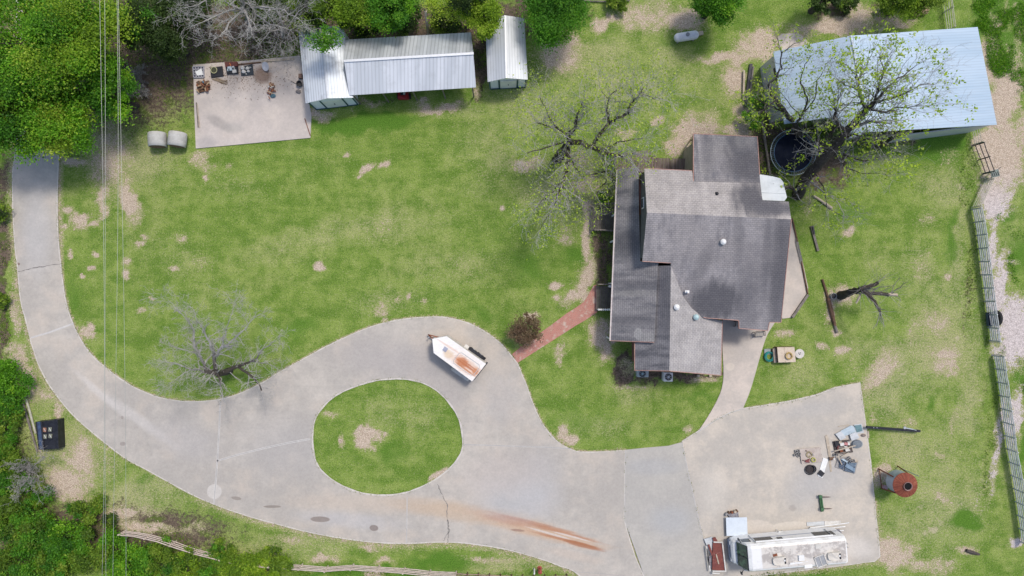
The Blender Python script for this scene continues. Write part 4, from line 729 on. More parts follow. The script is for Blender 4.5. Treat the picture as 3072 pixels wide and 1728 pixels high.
part(MB().bar(tt(-.1,.95,.5), tt(-.1,-.95,.5), .16, .1), 'bumper', blackmetal, tl); part(MB().bar(tt(-.04,.88,1.2), tt(-.04,-.88,1.2), .05, 1.5), 'rear_door', offwhite, tl)
nose = P(1297.6,1017,2.1); tip = P(1284,1004,.5); hb = part(MB().bar((nose.x+.4,nose.y-.5,.5), tip, .09).bar((nose.x+.7,nose.y-.05,.5), tip, .09), 'hitch', rust, tl); part(MB().lathe([(.04,0),(.04,.75),(.07,.78),(.05,.85)], P(1290,1011,.02), 10), 'jack', steel, hb)
# ---------------- big metal hopper bin
bc = P(2718.5, 1456.5, 2.55); bn2 = thing('feed_bin', (bc.x, bc.y, 0), 'round hopper feed bin with a red rusty cone roof on the right lawn', 'feed bin')
t = NT('rusty_cone_roof'); z = t.n.new('ShaderNodeSeparateXYZ'); t.link(t.pos, z.inputs[0]); an = t.math('ARCTAN2', z.outputs[1], z.outputs[0]); cv = t.n.new('ShaderNodeCombineXYZ'); t.put(cv.inputs[0], t.math('MULTIPLY', an, 9)); t.put(cv.inputs[2], t.math('MULTIPLY', z.outputs[2], .7))
c = t.mix(t.ramp(t.noise(2.6, 5, .8, cv.outputs[0]), .42, .58), (.27,.075,.045), (.12,.035,.025)); c = t.mix(t.ramp(t.noise(3.1, 5, .8, cv.outputs[0]), .55, .66), c, (.45,.24,.13)); t.bump(t.noise(2.2, 4, .7, cv.outputs[0]), .3, .02)
MB().lathe([(1.05,0),(1.05,.03),(.36,.36),(.36,.44)], (bc.x,bc.y,2.38), 40, caps=False).build('roof', t.done(c,.8,0,.2), bn2)
cm = [x for x in COL.objects if x.parent == bn2][0]
MB().lathe([(.30,.0),(.33,.05),(.36,.05),(.36,.0)], (bc.x,bc.y,2.80), 28, caps=False).torus((bc.x,bc.y,2.83), .35, .03).build('filler_rim', M('brown_rim',(.35,.22,.2),(.2,.1,.09),4,.6), bn2)
MB().lathe([(.0,0),(.33,0),(.33,.02)], (bc.x,bc.y,2.76), 24).build('filler_hole', M('void_black',(.004,.004,.005),(.006,.006,.006),2,.9), bn2)
BS = M('bin_blue_grey', (.36,.42,.50), (.30,.34,.38), 2, .5, .3); MB().lathe([(.25,.45),(.96,1.15),(.96,2.38)], (bc.x,bc.y,0), 36, caps=False).build('tank', BS, bn2)
for a_ in (45,135,225,315):
    q = Vector((math.cos(R(a_+8)), math.sin(R(a_+8)), 0)); MB().bar(bc*Vector((1,1,0)).x if False else Vector((bc.x,bc.y,0))+q*1.22, Vector((bc.x,bc.y,2.0))+q*.99, .09).build('leg', rust, bn2)
for a_ in (135,225): q = Vector((math.cos(R(a_+8)), math.sin(R(a_+8)), 0)); MB().bar(Vector((bc.x,bc.y,.1))+q*1.2, Vector((bc.x,bc.y,.1))+Vector((-q.y,q.x,0))*1.2, .05).build('brace', rust, bn2)
lp = P(2747,1425,2.1); MB().bar((lp.x,lp.y,.1),(lp.x,lp.y,2.1),.05).bar((lp.x+.25,lp.y-.1,.1),(lp.x+.25,lp.y-.1,2.1),.05).build('ladder', steel, bn2)
p = P(2649,1459); bk = lone(MB().lathe([(.16,0),(.21,.38),(.23,.38),(.23,.40),(.0,.40)], p, 18, caps=False), 'bucket', M('faded_red_plastic',(.48,.24,.24),(.40,.34,.33),6,.6), 'faded pink bucket on the ground left of the feed bin', 'bucket')
# ---------------- hay bales
t = NT('bale_net_wrap'); c = t.mix(t.ramp(t.noise(1.2, 5, .6), .4, .65), (.46,.455,.43), (.35,.345,.325)); c = t.mix(t.ramp(t.noise(1, 4, .7, t.mapping((0,0,0),(0,0,.3),(1,7,3))), .55, .68), c, (.55,.57,.58)); WRAP = t.done(c, .7)
BEND = M('hay_end', (.20,.13,.085), (.12,.075,.05), 6, .95, c3=(.30,.21,.13))
def bale(px, py, rz, label):
    p = P(px, py, .75); o = thing('hay_bale', (p.x, p.y, 0), label, 'hay bale', 'round hay bales by the concrete pad', rz=rz)
    a = [(-.62,.66),(-.58,.74),(-.3,.77),(0,.765),(.3,.77),(.56,.74),(.62,.66)]; m = MB(); n = 30; vs = [(r*math.cos(2*math.pi*j/n), y, .75+r*math.sin(2*math.pi*j/n)*(.97)) for y, r in a for j in range(n)]
    m.add(vs, [(i*n+j,(i+1)*n+j,(i+1)*n+(j+1)%n,i*n+(j+1)%n) for i in range(6) for j in range(n)]); m.build('net_wrap', WRAP, o, smooth=True, local=True)
    for s_ in (-1,1):
        e = MB(); rings = [(.66,.62),(.5,.66),(.3,.64),(.12,.67),(.01,.66)]; vs = [(r*math.cos(2*math.pi*j/n), s_*y, .75+r*math.sin(2*math.pi*j/n)*.97) for r, y in rings for j in range(n)]
        e.add(vs, [(i*n+j,(i+1)*n+j,(i+1)*n+(j+1)%n,i*n+(j+1)%n)[::s_] for i in range(4) for j in range(n)]); e.build('hay_end', BEND, o, local=True)
bale(472, 419, R(2), 'left round hay bale in pale net wrap'); bale(532, 418, R(-6), 'right round hay bale in pale net wrap, nearest the concrete pad')
# ---------------- propane tank
p = P(2059,109,.6); pt = thing('propane_tank', (p.x,p.y,0), 'white capsule propane tank on the grass above the house', 'tank', rz=R(9)); PW = M('tank_white',(.66,.68,.72),(.54,.56,.60),1.5,.45)
m = MB(); pr = [(-1.08,.02),(-1.06,.16),(-.98,.28),(-.86,.36),(-.7,.38),(.7,.38),(.86,.36),(.98,.28),(1.06,.16),(1.08,.02)]; n = 24
m.add([(x_, r*math.cos(2*math.pi*j/n), .6+r*math.sin(2*math.pi*j/n)) for x_, r in pr for j in range(n)], [(i*n+j,i*n+(j+1)%n,(i+1)*n+(j+1)%n,(i+1)*n+j) for i in range(9) for j in range(n)]); m.build('vessel', PW, pt, smooth=True, local=True)
MB().lathe([(.17,.9),(.17,1.06),(.12,1.10),(0,1.12)], (0.02,.02,0), 14).build('dome_lid', M('lid_grey',(.30,.31,.34),(.20,.21,.23),3,.5), pt, local=True)
for x_ in (-.7,.7): MB().box((x_,0,.12),(.12,.6,.24)).build('leg', concrete_block, pt, local=True)
lone(MB().box(P(2102,100,.12),(.42,.32,.2),.2), 'wooden_block', palewood, 'tan wooden block lying at the right end of the propane tank', 'block')
# ---------------- trampoline
p = P(2380,457,.9); tr = thing('trampoline', (p.x,p.y,0), 'round black trampoline with a pale blue rim under the budding tree', 'trampoline'); TB = M('trampoline_frame_blue',(.40,.50,.56),(.28,.34,.38),3,.4,.3)
MB().torus((0,0,.9),1.98,.028,48,6).build('frame_ring', TB, tr, local=True); MB().torus((0,0,.88),1.66,.02,48,5).build('mat_ring', M('blue_ring',(.10,.22,.36),(.08,.16,.28),3,.5), tr, local=True)
MB().lathe([(1.64,0),(1.64,.02),(0,-.01)], (0,0,.87), 48, caps=False).lathe([(0,-.03),(1.64,0)], (0,0,.87), 48, caps=False).build('mat', M('trampoline_mat',(.006,.009,.020),(.012,.015,.026),1.5,.95,spec=.1), tr, local=True)
sp = MB().bar((1.64,0,.88),(1.97,0,.9),.022).build('spring', M('spring_steel_blue',(.16,.22,.28),(.10,.14,.18),3,.5), tr, local=True)
for i in range(1, 72): c = sp.copy(); COL.objects.link(c); c.parent = tr; c.rotation_euler = (0,0,2*math.pi*i/72)
for i in range(6): a_ = math.pi*i/3+.3; MB().tube([(1.98*math.cos(a_),1.98*math.sin(a_),.9),(1.9*math.cos(a_),1.9*math.sin(a_),0)],.03,6).build('leg', steel, tr, local=True)
# ---------------- black box in the lower left
def quadp(pts, z): return [P(x, y, z).xy[:] for x, y in pts]
bx = thing('truck_bed_cover', P(140,1303), 'black metal truck bed cover with four small panes lying in the lower left grass', 'truck bed cover')
q = L([(415,705),(795,665),(815,1150),(470,1175)], 30, 1140, 5.575)
part(MB().prism(quadp(q,.9), .02, .85), 'shell', blackmetal, bx); part(MB().prism(quadp(L([(448,705),(500,700),(545,1150),(490,1160)],30,1140,5.575),1.0), .85, .97), 'top_strip', M('blue_black_strip',(.055,.085,.15),(.035,.05,.09),3,.35), bx)
part(MB().prism(quadp(L([(735,655),(795,665),(812,1145),(775,1140)],30,1140,5.575),1.0), .85, 1.0), 'edge_rail', blackmetal, bx); part(MB().prism(quadp(L([(505,700),(528,698),(560,1150),(538,1152)],30,1140,5.575),1.0), .85, .93), 'seam', blackplastic, bx)
for i, (a_, b_) in enumerate((((545,785),(620,880)),((640,780),(705,870)),((555,905),(625,985)),((642,895),(715,975)))):
    cx_, cy_ = 30+(a_[0]+b_[0])/2/5.575, 1140+(a_[1]+b_[1])/2/5.575; pp = P(cx_, cy_, .87); w = part(MB().box((pp.x,pp.y,.87),(.38,.46,.05),R(-5)), 'pane_frame', blackplastic, bx)
    part(MB().box((pp.x,pp.y,.90),(.30,.37,.02),R(-5)), 'pane', (M('brown_inside',(.30,.12,.06),(.16,.12,.10),8,.5) if i < 1 else M('grey_green_pane',(.22,.22,.16),(.13,.15,.12),6,.3)), w); part(MB().bar((pp.x-.05,pp.y+.12,.92),(pp.x+.08,pp.y-.12,.92),.03,.01), 'glint', white, w)
for i,(a_,b_,lab) in enumerate((((55,1166),(112,1356),'long grey timber pole lying left of the black truck bed cover'),((69,1168),(107,1300),'shorter pale timber pole lying beside the longer grey one'))):
    lone(MB().tube([P(*a_,.12),P((a_[0]+b_[0])/2+1,(a_[1]+b_[1])/2,.13),P(*b_,.12)],[.09,.10,.08],8), 'timber_pole', palegreenrail if i else greywood, lab, 'pole')
# ---------------- air conditioners
def acu(x, y, s, h, mat, label, fanm):
    p = P(x, y, h); o = thing('air_conditioner', (p.x,p.y,0), label, 'air conditioner', 'air conditioners at the garage wall', rz=R(-1)); MB().box((0,0,h/2),(s[0],s[1],h)).build('cabinet', mat, o, local=True, bevel=.05)
    cx_ = s[2]; MB().lathe([(0,0),(.30,0),(.30,.02)],(cx_,0,h+.005),24).build('fan_well', blackplastic, o, local=True)
    for i in range(8): a_ = i*math.pi/4+.2; MB().bar((cx_+.07*math.cos(a_),.07*math.sin(a_),h+.03),(cx_+.28*math.cos(a_),.28*math.sin(a_),h+.03),.03,.01).build('fan_blade', fanm, o, local=True)
    MB().lathe([(.10,0),(.10,.03),(0,.05)],(cx_,0,h+.03),12).build('fan_hub', fanm, o, local=True); MB().torus((cx_,0,h+.03),.31,.018,24,5).build('fan_guard', steel, o, local=True)
acu(1929,1121,(1.0,.62,-.05),.75,M('ac_pale_green',(.40,.46,.46),(.32,.37,.37),3,.6),'pale green air conditioner half under the garage eave', M('fan_teal',(.30,.42,.44),(.2,.3,.32),3,.5))
acu(2005,1131,(.80,.80,0),.85,white,'white square air conditioner with round fan below the garage roof', steel)
for x_, lab in ((2095,'left one of two small pale blocks under the garage eave'),(2131,'right one of two small pale blocks under the garage eave')): lone(MB().box(P(x_,1127,.12),(.22,.18,.2)), 'small_block', palewood, lab, 'block')
# ---------------- box, hose and dish right of the walk
bxo = thing('wooden_chest', P(2359,1064), 'cream wooden chest on the grass with a yellow hose on its lid', 'chest'); WC = M('cream_board',(.60,.51,.41),(.50,.41,.32),3,.8)
q = L([(1972,972),(2150,970),(2165,1125),(1985,1130)],1760,760,3.45); part(MB().prism(quadp(q,.75), .02, .70), 'body', brownwood, bxo); c0 = sum((Vector(a_) for a_ in q), Vector((0,0)))/4
for f0, f1 in ((0,.40),(.41,1)):
    l0 = [Vector(q[0]).lerp(Vector(q[1]), f0), Vector(q[0]).lerp(Vector(q[1]), f1), Vector(q[3]).lerp(Vector(q[2]), f1), Vector(q[3]).lerp(Vector(q[2]), f0)]; part(MB().prism(quadp([tuple(a_) for a_ in l0],.75), .70, .75), 'lid', WC, bxo)
part(MB().prism(quadp(L([(1928,990),(1966,975),(1982,1128),(1940,1133)],1760,760,3.45),.4), .02, .4), 'side_shelf', M('striped_shelf',(.36,.30,.25),(.22,.18,.15),6,.8), bxo)
def coil(name, c, r, n, mat, label, h=.12, rr=.03, dz=.0, group=None):
    rg = random.Random(int(c.x*77)); pts = []
    for i in range(n*18+1):
        a_ = 2*math.pi*i/18; k = r*(.5+.5*((i*.37) % 1.0)) if False else r*(.62+.38*abs(math.sin(i*.071+rg.uniform(-.05,.05)))); pts.append((c.x+k*math.cos(a_), c.y+k*math.sin(a_), c.z+rr+h*i/(n*18)))
    return lone(MB().tube(pts, rr, 5), name, mat, label, 'hose' if 'hose' in name else 'coil', group)
coil('garden_hose', P(2306,1069,.05), .42, 5, M('teal_hose',(.03,.28,.26),(.02,.20,.20),4,.5), 'coiled teal green hose on the grass left of the wooden chest', .25, .035)
coil('garden_hose', P(2366,1067,.78), .30, 4, M('yellow_hose',(.55,.40,.14),(.42,.30,.12),4,.6), 'coiled yellow hose lying on the cream chest lid', .12, .025)
p = P(2399,1061,.4); dsh = thing('cable_drum', (p.x,p.y,0), 'round white drum lid with dark holes right of the cream chest', 'drum'); MB().lathe([(.25,0),(.25,.32),(.41,.36),(.41,.41),(0,.42)],(0,0,0),26).build('lid', M('drum_white',(.60,.57,.53),(.48,.45,.41),3,.7), dsh, local=True)
for dx, dy in ((-.08,.05),(.06,.07),(.0,-.06)): MB().lathe([(.05,0),(.05,.012),(0,.012)],(dx,dy,.415),8).build('hole', blackplastic, dsh, local=True)
lone(MB().box(P(2302,1055,.06),(.55,.5,.1),.05), 'panel_sheet', M('grey_plastic',(.30,.33,.34),(.22,.24,.25),3,.6), 'grey flat panel under the teal hose', 'panel')
# garden seat frames on the walk
def seat(x, y, w, d, rz, label, cat, mat):
    p = P(x, y, 0); o = thing('garden_chair' if cat == 'chair' else 'garden_bench', p, label, cat, rz=rz)
    for sx in (-1,1):
        for sy in (-1,1): MB().box((sx*w/2,sy*d/2,.22),(.05,.05,.44)).build('leg', mat, o, local=True)
    MB().box((0,0,.44),(w,d,.05)).build('seat', M('seat_mesh',(.38,.35,.31),(.26,.24,.21),8,.8), o, local=True); MB().tube([(-w/2,d/2,.44),(-w/2,d/2+.1,.85),(w/2,d/2+.1,.85),(w/2,d/2,.44)],.03,6).build('backrest', mat, o, local=True)
    for sx in (-1,1): MB().tube([(sx*w/2,d/2,.65),(sx*w/2,-d/2,.65),(sx*w/2,-d/2,.44)],.028,6).build('armrest', mat, o, local=True)
seat(2273,1001,.86,.36,R(6),'metal two seat garden bench frame on the concrete by the house corner','bench', M('bench_metal',(.20,.17,.16),(.13,.11,.10),4,.6)); seat(2207,972,.42,.42,R(-8),'small dark chair tucked under the roof edge at the walkway','chair', M('chair_brown',(.13,.07,.05),(.08,.05,.04),4,.6))
# ---------------- lawn odds and ends
def log(name, pts, rad, mat, label, cat, n=8, group=None): return lone(MB().tube([P(*q_) for q_ in pts], rad, n), name, mat, label, cat, group)
log('fallen_log', [(2439,586,.14),(2467,604,.15),(2496,625,.13)], [.09,.11,.12], palewood, 'pale straight log lying on the grass right of the awning', 'log')
lone(MB().bar(P(2434,678,.12),P(2454,753,.12),.2,.14), 'plank', greywood, 'grey plank lying on the grass right of the patio', 'plank'); lone(MB().bar(P(2438,677,.24),P(2443,702,.24),.13,.1), 'black_bar', blackplastic, 'short black bar on the end of the grey plank', 'bar')
log('landscape_timber', [(2467,838,.1),(2476,866,.1),(2483,892,.1)], .10, brownwood, 'upper dark landscape timber beside the bucket and stump', 'timber')
log('landscape_timber', [(2484,894,.1),(2493,930,.12),(2505,978,.1)], [.16,.19,.13], brownwood, 'thick lower dark timber left of the pruned tree', 'timber'); log('landscape_timber', [(2504,975,.1),(2511,998,.1)], .13, greywood, 'short grey timber at the lower end of the dark one', 'timber')
p = P(2501,888,.35); bk = thing('bucket', (p.x,p.y,0), 'grey metal bucket standing left of the pruned tree trunk', 'bucket'); MB().lathe([(.22,0),(.27,.4),(.25,.4),(.2,.04),(0,.04)],(0,0,0),20,caps=False).build('pail', steel, bk, local=True); MB().lathe([(0,0),(.24,0)],(0,0,.3),20,caps=False).build('soil', blackplastic, bk, local=True)
for i,(pts,w,lab) in enumerate((([(2253,192),(2246,250),(2236,318)],.26,'wide dark grey beam lying right of the dirt above the house'),([(2232,212),(2230,300)],.14,'thin pale beam left of the wide dark beam'),([(2260,200),(2252,262),(2242,300)],.12,'thin light beam right of the wide dark beam'),([(2286,352),(2291,400),(2300,455),(2310,524)],.17,'long narrow garden timber running down to the awning'))):
    m = MB()
    for a_, b_ in zip(pts[:-1], pts[1:]): m.bar(P(*a_,.15+.05*i), P(*b_,.15+.05*i), w, .16)
    lone(m, 'wooden_beam', [M('dark_grey_beam',(.085,.08,.085),(.05,.05,.055),4,.8), palewood, greywood, greywood][i], lab, 'beam')
lone(MB().bar(P(2423,884,.15),P(2376,952,.15),.22,.26), 'patio_timber', greywood, 'grey timber edging along the slanted lower edge of the patio', 'timber')
lone(MB().bar(P(2376,655,.13),P(2392,725,.13),.10,.2),'patio_border',brownwood,'thin dark timber at the upper right edge of the patio','edging'); lone(MB().bar(P(2404,785,.13),P(2423,882,.13),.10,.2), 'patio_border', brownwood, 'thin dark timber down the right side of the patio below the cinder blocks', 'edging')
for i in range(7):
    x_, y_ = 2389+i*2.3, 723+i*9.9; p = P(x_, y_, .1); o = MB(); 
    for dx, dy, w_, d_ in ((-.085,0,.03,.38),(.085,0,.03,.38),(0,.17,.2,.04),(0,-.17,.2,.04),(0,0,.2,.04)): o.box((p.x+dx,p.y+dy,.1),(w_,d_,.2),0)
    lone(o, 'cinder_block', concrete_block, 'hollow cinder block, '+['topmost','second from the top','third from the top','middle one','third from the bottom','second from the bottom','bottom one'][i]+' of the row along the patio edge', 'cinder block', 'cinder blocks along the patio edge')
# black steel boom
bo = thing('steel_boom', P(2680,1287), 'long black steel beam with a silver strut reaching from the pad over the grass', 'steel beam'); part(MB().bar(P(2599,1281,.5),P(2760,1293,.5),.2,.2), 'beam', blackmetal, bo); part(MB().tube([P(2712,1283,.66),P(2738,1288,.66)],.05,8).tube([P(2738,1288,.66),P(2749,1291,.64)],.03,8), 'strut', M('silver_strut',(.62,.65,.68),(.5,.53,.56),3,.3,.5), bo); part(MB().lathe([(.12,0),(.12,.08),(0,.08)],P(2713,1283,.62),12), 'pivot', steel, bo)
for x_, y_ in ((2610,1282),(2755,1293)): part(MB().box(P(x_,y_,.2),(.14,.14,.4)), 'support', blackmetal, bo)
for x_ in (2621,2631): part(MB().lathe([(.04,0),(.04,.02),(0,.02)],P(x_,1283,.6),8), 'bolt', steel, bo)
lone(MB().blob(P(2590,1306,.1),(.45,.28,.22),seed=3), 'rock', M('brown_stone',(.24,.20,.18),(.16,.13,.12),6,.9), 'small brown stone at the right edge of the pad below the sheet metal', 'stone'); lone(MB().bar(P(2604,1293,.06),P(2605,1314,.06),.13,.1), 'plank', palewood, 'short pale plank just outside the pad under the black beam', 'plank')
# green bale spear
gs = thing('bale_spear', P(2463,1507), 'green tractor bale spear with two prongs lying on the pad', 'bale spear'); GG = M('tractor_green',(.07,.17,.075),(.05,.12,.06),4,.5)
part(MB().bar(P(2460,1486,.2),P(2466,1534,.2),.18,.22), 'frame_bar', GG, gs); part(MB().bar(P(2464,1488,.34),P(2470,1532,.34),.09,.12), 'frame_bar', GG, gs)
for x0, y0, x1, y1 in ((2466,1491,2493,1491),(2471,1526,2497,1526)): part(MB().tube([P(x0,y0,.25),P(x0*.3+x1*.7,y0,.24),P(x1,y1,.22)],[.05,.045,.01],8), 'prong', M('prong_brown',(.17,.12,.11),(.10,.075,.07),4,.6), gs)
for y_ in (1490,1527): part(MB().box(P(2462+(y_-1490)*.14,y_,.4),(.26,.22,.12)), 'bracket', GG, gs)
# ---------------- junk on the pad
o5 = lambda pts: L(pts, 2360, 1250, 4.675)
def flat(name, pts, z, th, mat, label, cat, group=None, src=None): return lone(MB().prism(quadp(src or o5(pts), z), z-th, z), name, mat, label, cat, group)
pb = M('pale_blue_sheet',(.48,.56,.60),(.38,.46,.50),1.5,.35,.2); pgm = M('pale_grey_sheet',(.55,.57,.58),(.44,.46,.47),1.5,.5,.1); gg = M('green_grey_sheet',(.14,.24,.26),(.10,.18,.20),1.5,.4)
flat('metal_sheet',[(940,112),(1052,98),(1086,226),(975,242)],.14,.03,pgm,'pale framed sheet under the green pane at the top right of the pad','sheet'); flat('glass_pane',[(948,125),(1045,112),(1066,200),(985,222)],.17,.02,gg,'dark green glass pane at the top right of the pad','pane')
flat('metal_sheet',[(760,198),(905,122),(940,135),(972,212),(850,262),(800,272)],.22,.03,pb,'large pale blue curved sheet among the panels on the pad','sheet'); flat('metal_sheet',[(684,242),(762,203),(836,292),(756,336)],.25,.03,pgm,'pale grey sheet, left one of the stacked panels','sheet'); flat('metal_sheet',[(884,252),(978,213),(1024,300),(912,338)],.28,.03,pgm,'white square sheet leaning over the lower edge of the stacked panels','sheet')
flat('plank',[(724,136),(870,112),(872,120),(726,146)],.12,.04,palewood,'thin plank above the pale blue sheet','plank')
pl = thing('plywood_pallet', P(2432,1366), 'pallet with a tan plywood top covered with hoses and small tools', 'pallet'); q = o5([(180,456),(470,430),(500,630),(212,662)])
part(MB().prism(quadp(q,.2),.15,.2),'top',M('plywood',(.50,.44,.39),(.40,.34,.30),2.5,.85,c3=(.34,.27,.24)),pl)
for f_ in (.08,.5,.92): a_, b_ = Vector(q[0]).lerp(Vector(q[3]),f_), Vector(q[1]).lerp(Vector(q[2]),f_); part(MB().bar(P(a_.x,a_.y,.07),P(b_.x,b_.y,.07),.1,.13),'runner',greywood,pl)
coil('rope_coil',P(2360+312/4.675,1250+530/4.675,.22),.26,3,M('yellow_rope',(.42,.34,.16),(.34,.28,.18),4,.7),'dull yellow rope coil in the middle of the plywood pallet',.08,.02); coil('rope_coil',P(2360+370/4.675,1250+602/4.675,.22),.19,4,M('lime_rope',(.52,.52,.12),(.42,.42,.10),4,.6),'bright lime rope coil near the lower edge of the plywood pallet',.1,.02)
p = P(2360+285/4.675,1250+612/4.675,.2); lone(MB().box((p.x,p.y,.27),(.42,.13,.12),.4).box((p.x+.05,p.y-.12,.27),(.3,.1,.1),-.1), 'red_tool', M('dull_red',(.24,.06,.06),(.12,.05,.05),8,.6), 'dark red tool at the lower left corner of the plywood pallet', 'tool')
rg = random.Random(8)
for i in range(9):
    x_, y_ = 2360+rg.uniform(215,460)/4.675, 1250+rg.uniform(475,620)/4.675; p = P(x_, y_, .2); lone(MB().box((p.x,p.y,.24),(rg.uniform(.08,.25),rg.uniform(.05,.13),.07),rg.uniform(0,3)), 'scrap_piece', [greywood,concrete_block,palewood,M('brown_scrap',(.17,.11,.09),(.10,.07,.06),6,.8)][i%4], ['small flat grey scrap','grey stone like scrap','pale wood scrap','dark brown scrap'][i%4]+' on the plywood pallet, '+['near its top edge','near its left edge','at its centre','towards its right side','near its lower edge','at its upper right','between the rope coils','beside the yellow rope','at its lower right'][i], 'scrap', 'scraps on the plywood pallet')
def cblock(x, y, rz, z, label, group=None):
    p = P(x, y, .2); o = MB(); c_, s_ = math.cos(rz), math.sin(rz)
    for dx, dy, w_, d_ in ((0,.085,.4,.03),(0,-.085,.4,.03),(-.185,0,.03,.14),(.185,0,.03,.14),(0,0,.03,.14)): o.box((p.x+dx*c_-dy*s_, p.y+dx*s_+dy*c_, z+.1),(w_,d_,.2),rz)
    return lone(o, 'cinder_block', concrete_block, label, 'cinder block', group)
cblock(2392,1353,.2,.07,'cinder block at the upper left corner of the plywood pallet'); cblock(2388,1363,.5,.07,'cinder block left of the plywood pallet, furthest left'); cblock(2397,1364,1.2,.07,'cinder block touching the left edge of the plywood pallet'); cblock(2507,1364,.1,.07,'cinder block below the dark crate, left of the lattice pallet'); cblock(2543,1375,.7,.22,'cinder block at the top of the lattice pallet'); cblock(2555,1382,.3,.22,'second cinder block on the upper edge of the lattice pallet')
p = P(2435,1408,.3); wc = thing('wire_coil', (p.x,p.y,0), 'dark rusty coil of barbed wire below the plywood pallet', 'coil')
MB().lathe([(.40,.0),(.36,.12),(0,.14)],(-.05,-.05,.02),22).build('wire_core', M('wire_dark_core',(.035,.03,.03),(.06,.05,.05),12,.9), wc, local=True)
for k in range(7): MB().torus((.02*k-.1,.03*k-.12,.05+.07*k),.50-.03*k,.018,26,5,sx=1,sy=.92+.02*k).build('wire_loop', M('wire_dark',(.085,.075,.075),(.05,.045,.045),5,.7), wc, local=True)
flat('panel_sheet',[(512,574),(585,600),(502,862),(438,832)],.12,.05,white,'long white panel lying between the plywood pallet and the lattice pallet','panel'); flat('black_mat',[(478,745),(536,795),(496,848),(434,800)],.2,.05,blackplastic,'black square mat on the lower end of the white panel','mat')
flat('plank',[(540,275),(566,258),(586,300),(622,545),(588,552)],.14,.06,palewood,'wide pale plank running down between the two pallets','plank'); flat('plank',[(584,555),(614,550),(636,770),(612,776)],.10,.05,palewood,'narrow pale plank continuing below the wide one','plank')
st = thing('wooden_stool', P(2497,1376), 'small brown wooden stool beside the pale planks', 'stool'); p = P(2496,1376,.3); part(MB().box((p.x,p.y,.3),(.42,.24,.04),.2),'seat',brownwood,st); [part(MB().box((p.x+dx,p.y+dy,.14),(.05,.05,.28)),'leg',brownwood,st) for dx in (-.17,.17) for dy in (-.08,.08)]; part(MB().box((p.x+.17,p.y-.02,.34),(.16,.16,.05)),'cushion',offwhite,st)
cr = thing('crate_pile', P(2528,1341), 'dark tray heaped with red and white boxes and pale sticks', 'tray'); q = o5([(650,352),(880,325),(935,500),(690,530)]); part(MB().prism(quadp(q,.2),.02,.18),'tray',M('tray_dark',(.06,.05,.05),(.10,.085,.08),5,.8),cr)
for i,(x_,y_,w_,d_,m_) in enumerate(((700,380,.32,.5,blackplastic),(745,360,.22,.2,palewood),(770,385,.34,.26,offwhite),(825,378,.3,.24,M('pink_box',(.50,.22,.22),(.38,.16,.16),6,.6)),(865,372,.18,.3,offwhite),(760,430,.5,.16,greywood),(850,465,.38,.3,offwhite),(760,478,.26,.2,rust),(820,420,.3,.1,offwhite),(720,430,.16,.3,M('dull_red',(.24,.06,.06)),),(880,430,.1,.3,brownwood),(800,500,.3,.16,brownwood))):
    p = P(2360+x_/4.675,1250+y_/4.675,.25); part(MB().box((p.x,p.y,.26+.01*(i%4)),(w_,d_,.14+.03*(i%3)),rg.uniform(-.3,.3)),'box',m_,cr)
flat('plank',[(668,478),(960,400),(972,412),(672,492)],.48,.03,palewood,'pale board lying across the dark tray','plank'); flat('plank',[(690,520),(760,505),(900,478),(902,488),(700,532)],.40,.03,greywood,'grey board along the lower edge of the dark tray','plank')
wd = thing('wire_cage_lid', P(2572,1334), 'oval grey slatted cage lid right of the dark tray', 'cage lid'); c = P(2573,1333,.25); part(MB().lathe([(.5,0),(.44,.12),(.2,.2),(0,.22)],(c.x,c.y,.06),26,caps=False,sx=1.0,sy=.74,rz=-.05),'dome',M('cage_grey',(.16,.18,.21),(.10,.115,.14),5,.6),wd)
for i in range(7): y_ = -.27+.09*i; w_ = .46*math.sqrt(max(0,1-(y_/.37)**2)); part(MB().bar((c.x-w_,c.y+y_,.30),(c.x+w_,c.y+y_+.03,.30),.03,.02),'slat',M('slat_grey',(.30,.34,.37),(.22,.25,.27),5,.5),wd)
part(MB().torus((c.x,c.y,.08),.5,.025,30,5,sx=1,sy=.74),'rim',MATS['slat_grey'],wd)
lp2 = thing('lattice_pallet', P(2540,1394), 'grey pallet stacked with blue grey lattice shelves', 'pallet'); q = o5([(735,548),(1006,615),(960,802),(682,706)]); part(MB().prism(quadp(q,.18),.04,.16),'deck',M('pallet_grey',(.36,.35,.34),(.27,.26,.25),4,.85),lp2)
BL = M('lattice_blue',(.22,.30,.38),(.15,.21,.28),4,.5); BD = M('lattice_dark',(.03,.04,.07),(.05,.06,.09),4,.6)
for q, z, nn in (([(745,590),(822,612),(800,740),(735,712)],.24,6),([(830,640),(975,655),(950,790),(810,760)],.22,9),([(842,652),(962,730),(950,778),(815,700)],.32,9),([(870,640),(980,650),(965,700),(880,690)],.27,5)):
    qq = [Vector(v_) for v_ in o5(q)]; sh = part(MB().prism(quadp([tuple(v_) for v_ in qq],z),z-.05,z),'shelf',BD,lp2)
    for i in range(nn): f_ = (i+.5)/nn; a_, b_ = qq[0].lerp(qq[3],f_), qq[1].lerp(qq[2],f_); part(MB().bar(P(a_.x,a_.y,z+.015),P(b_.x,b_.y,z+.015),.035,.03),'slat',BL,sh)
flat('metal_sheet',[(765,600),(790,588),(866,625),(845,645)],.34,.03,pb,'small pale blue sheet on top of the lattice pallet','sheet'); flat('plank',[(715,560),(728,545),(780,670),(772,680)],.38,.03,palewood,'pale stick slanting over the upper left of the lattice pallet','stick'); flat('plank',[(760,560),(870,500),(874,508),(768,570)],.32,.03,palewood,'pale stick pointing from the lattice pallet to the dark tray','stick')
flat('cardboard_piece',[(912,592),(1008,612),(1000,645),(905,625)],.24,.04,palewood,'tan board piece on the right corner of the lattice pallet','board')
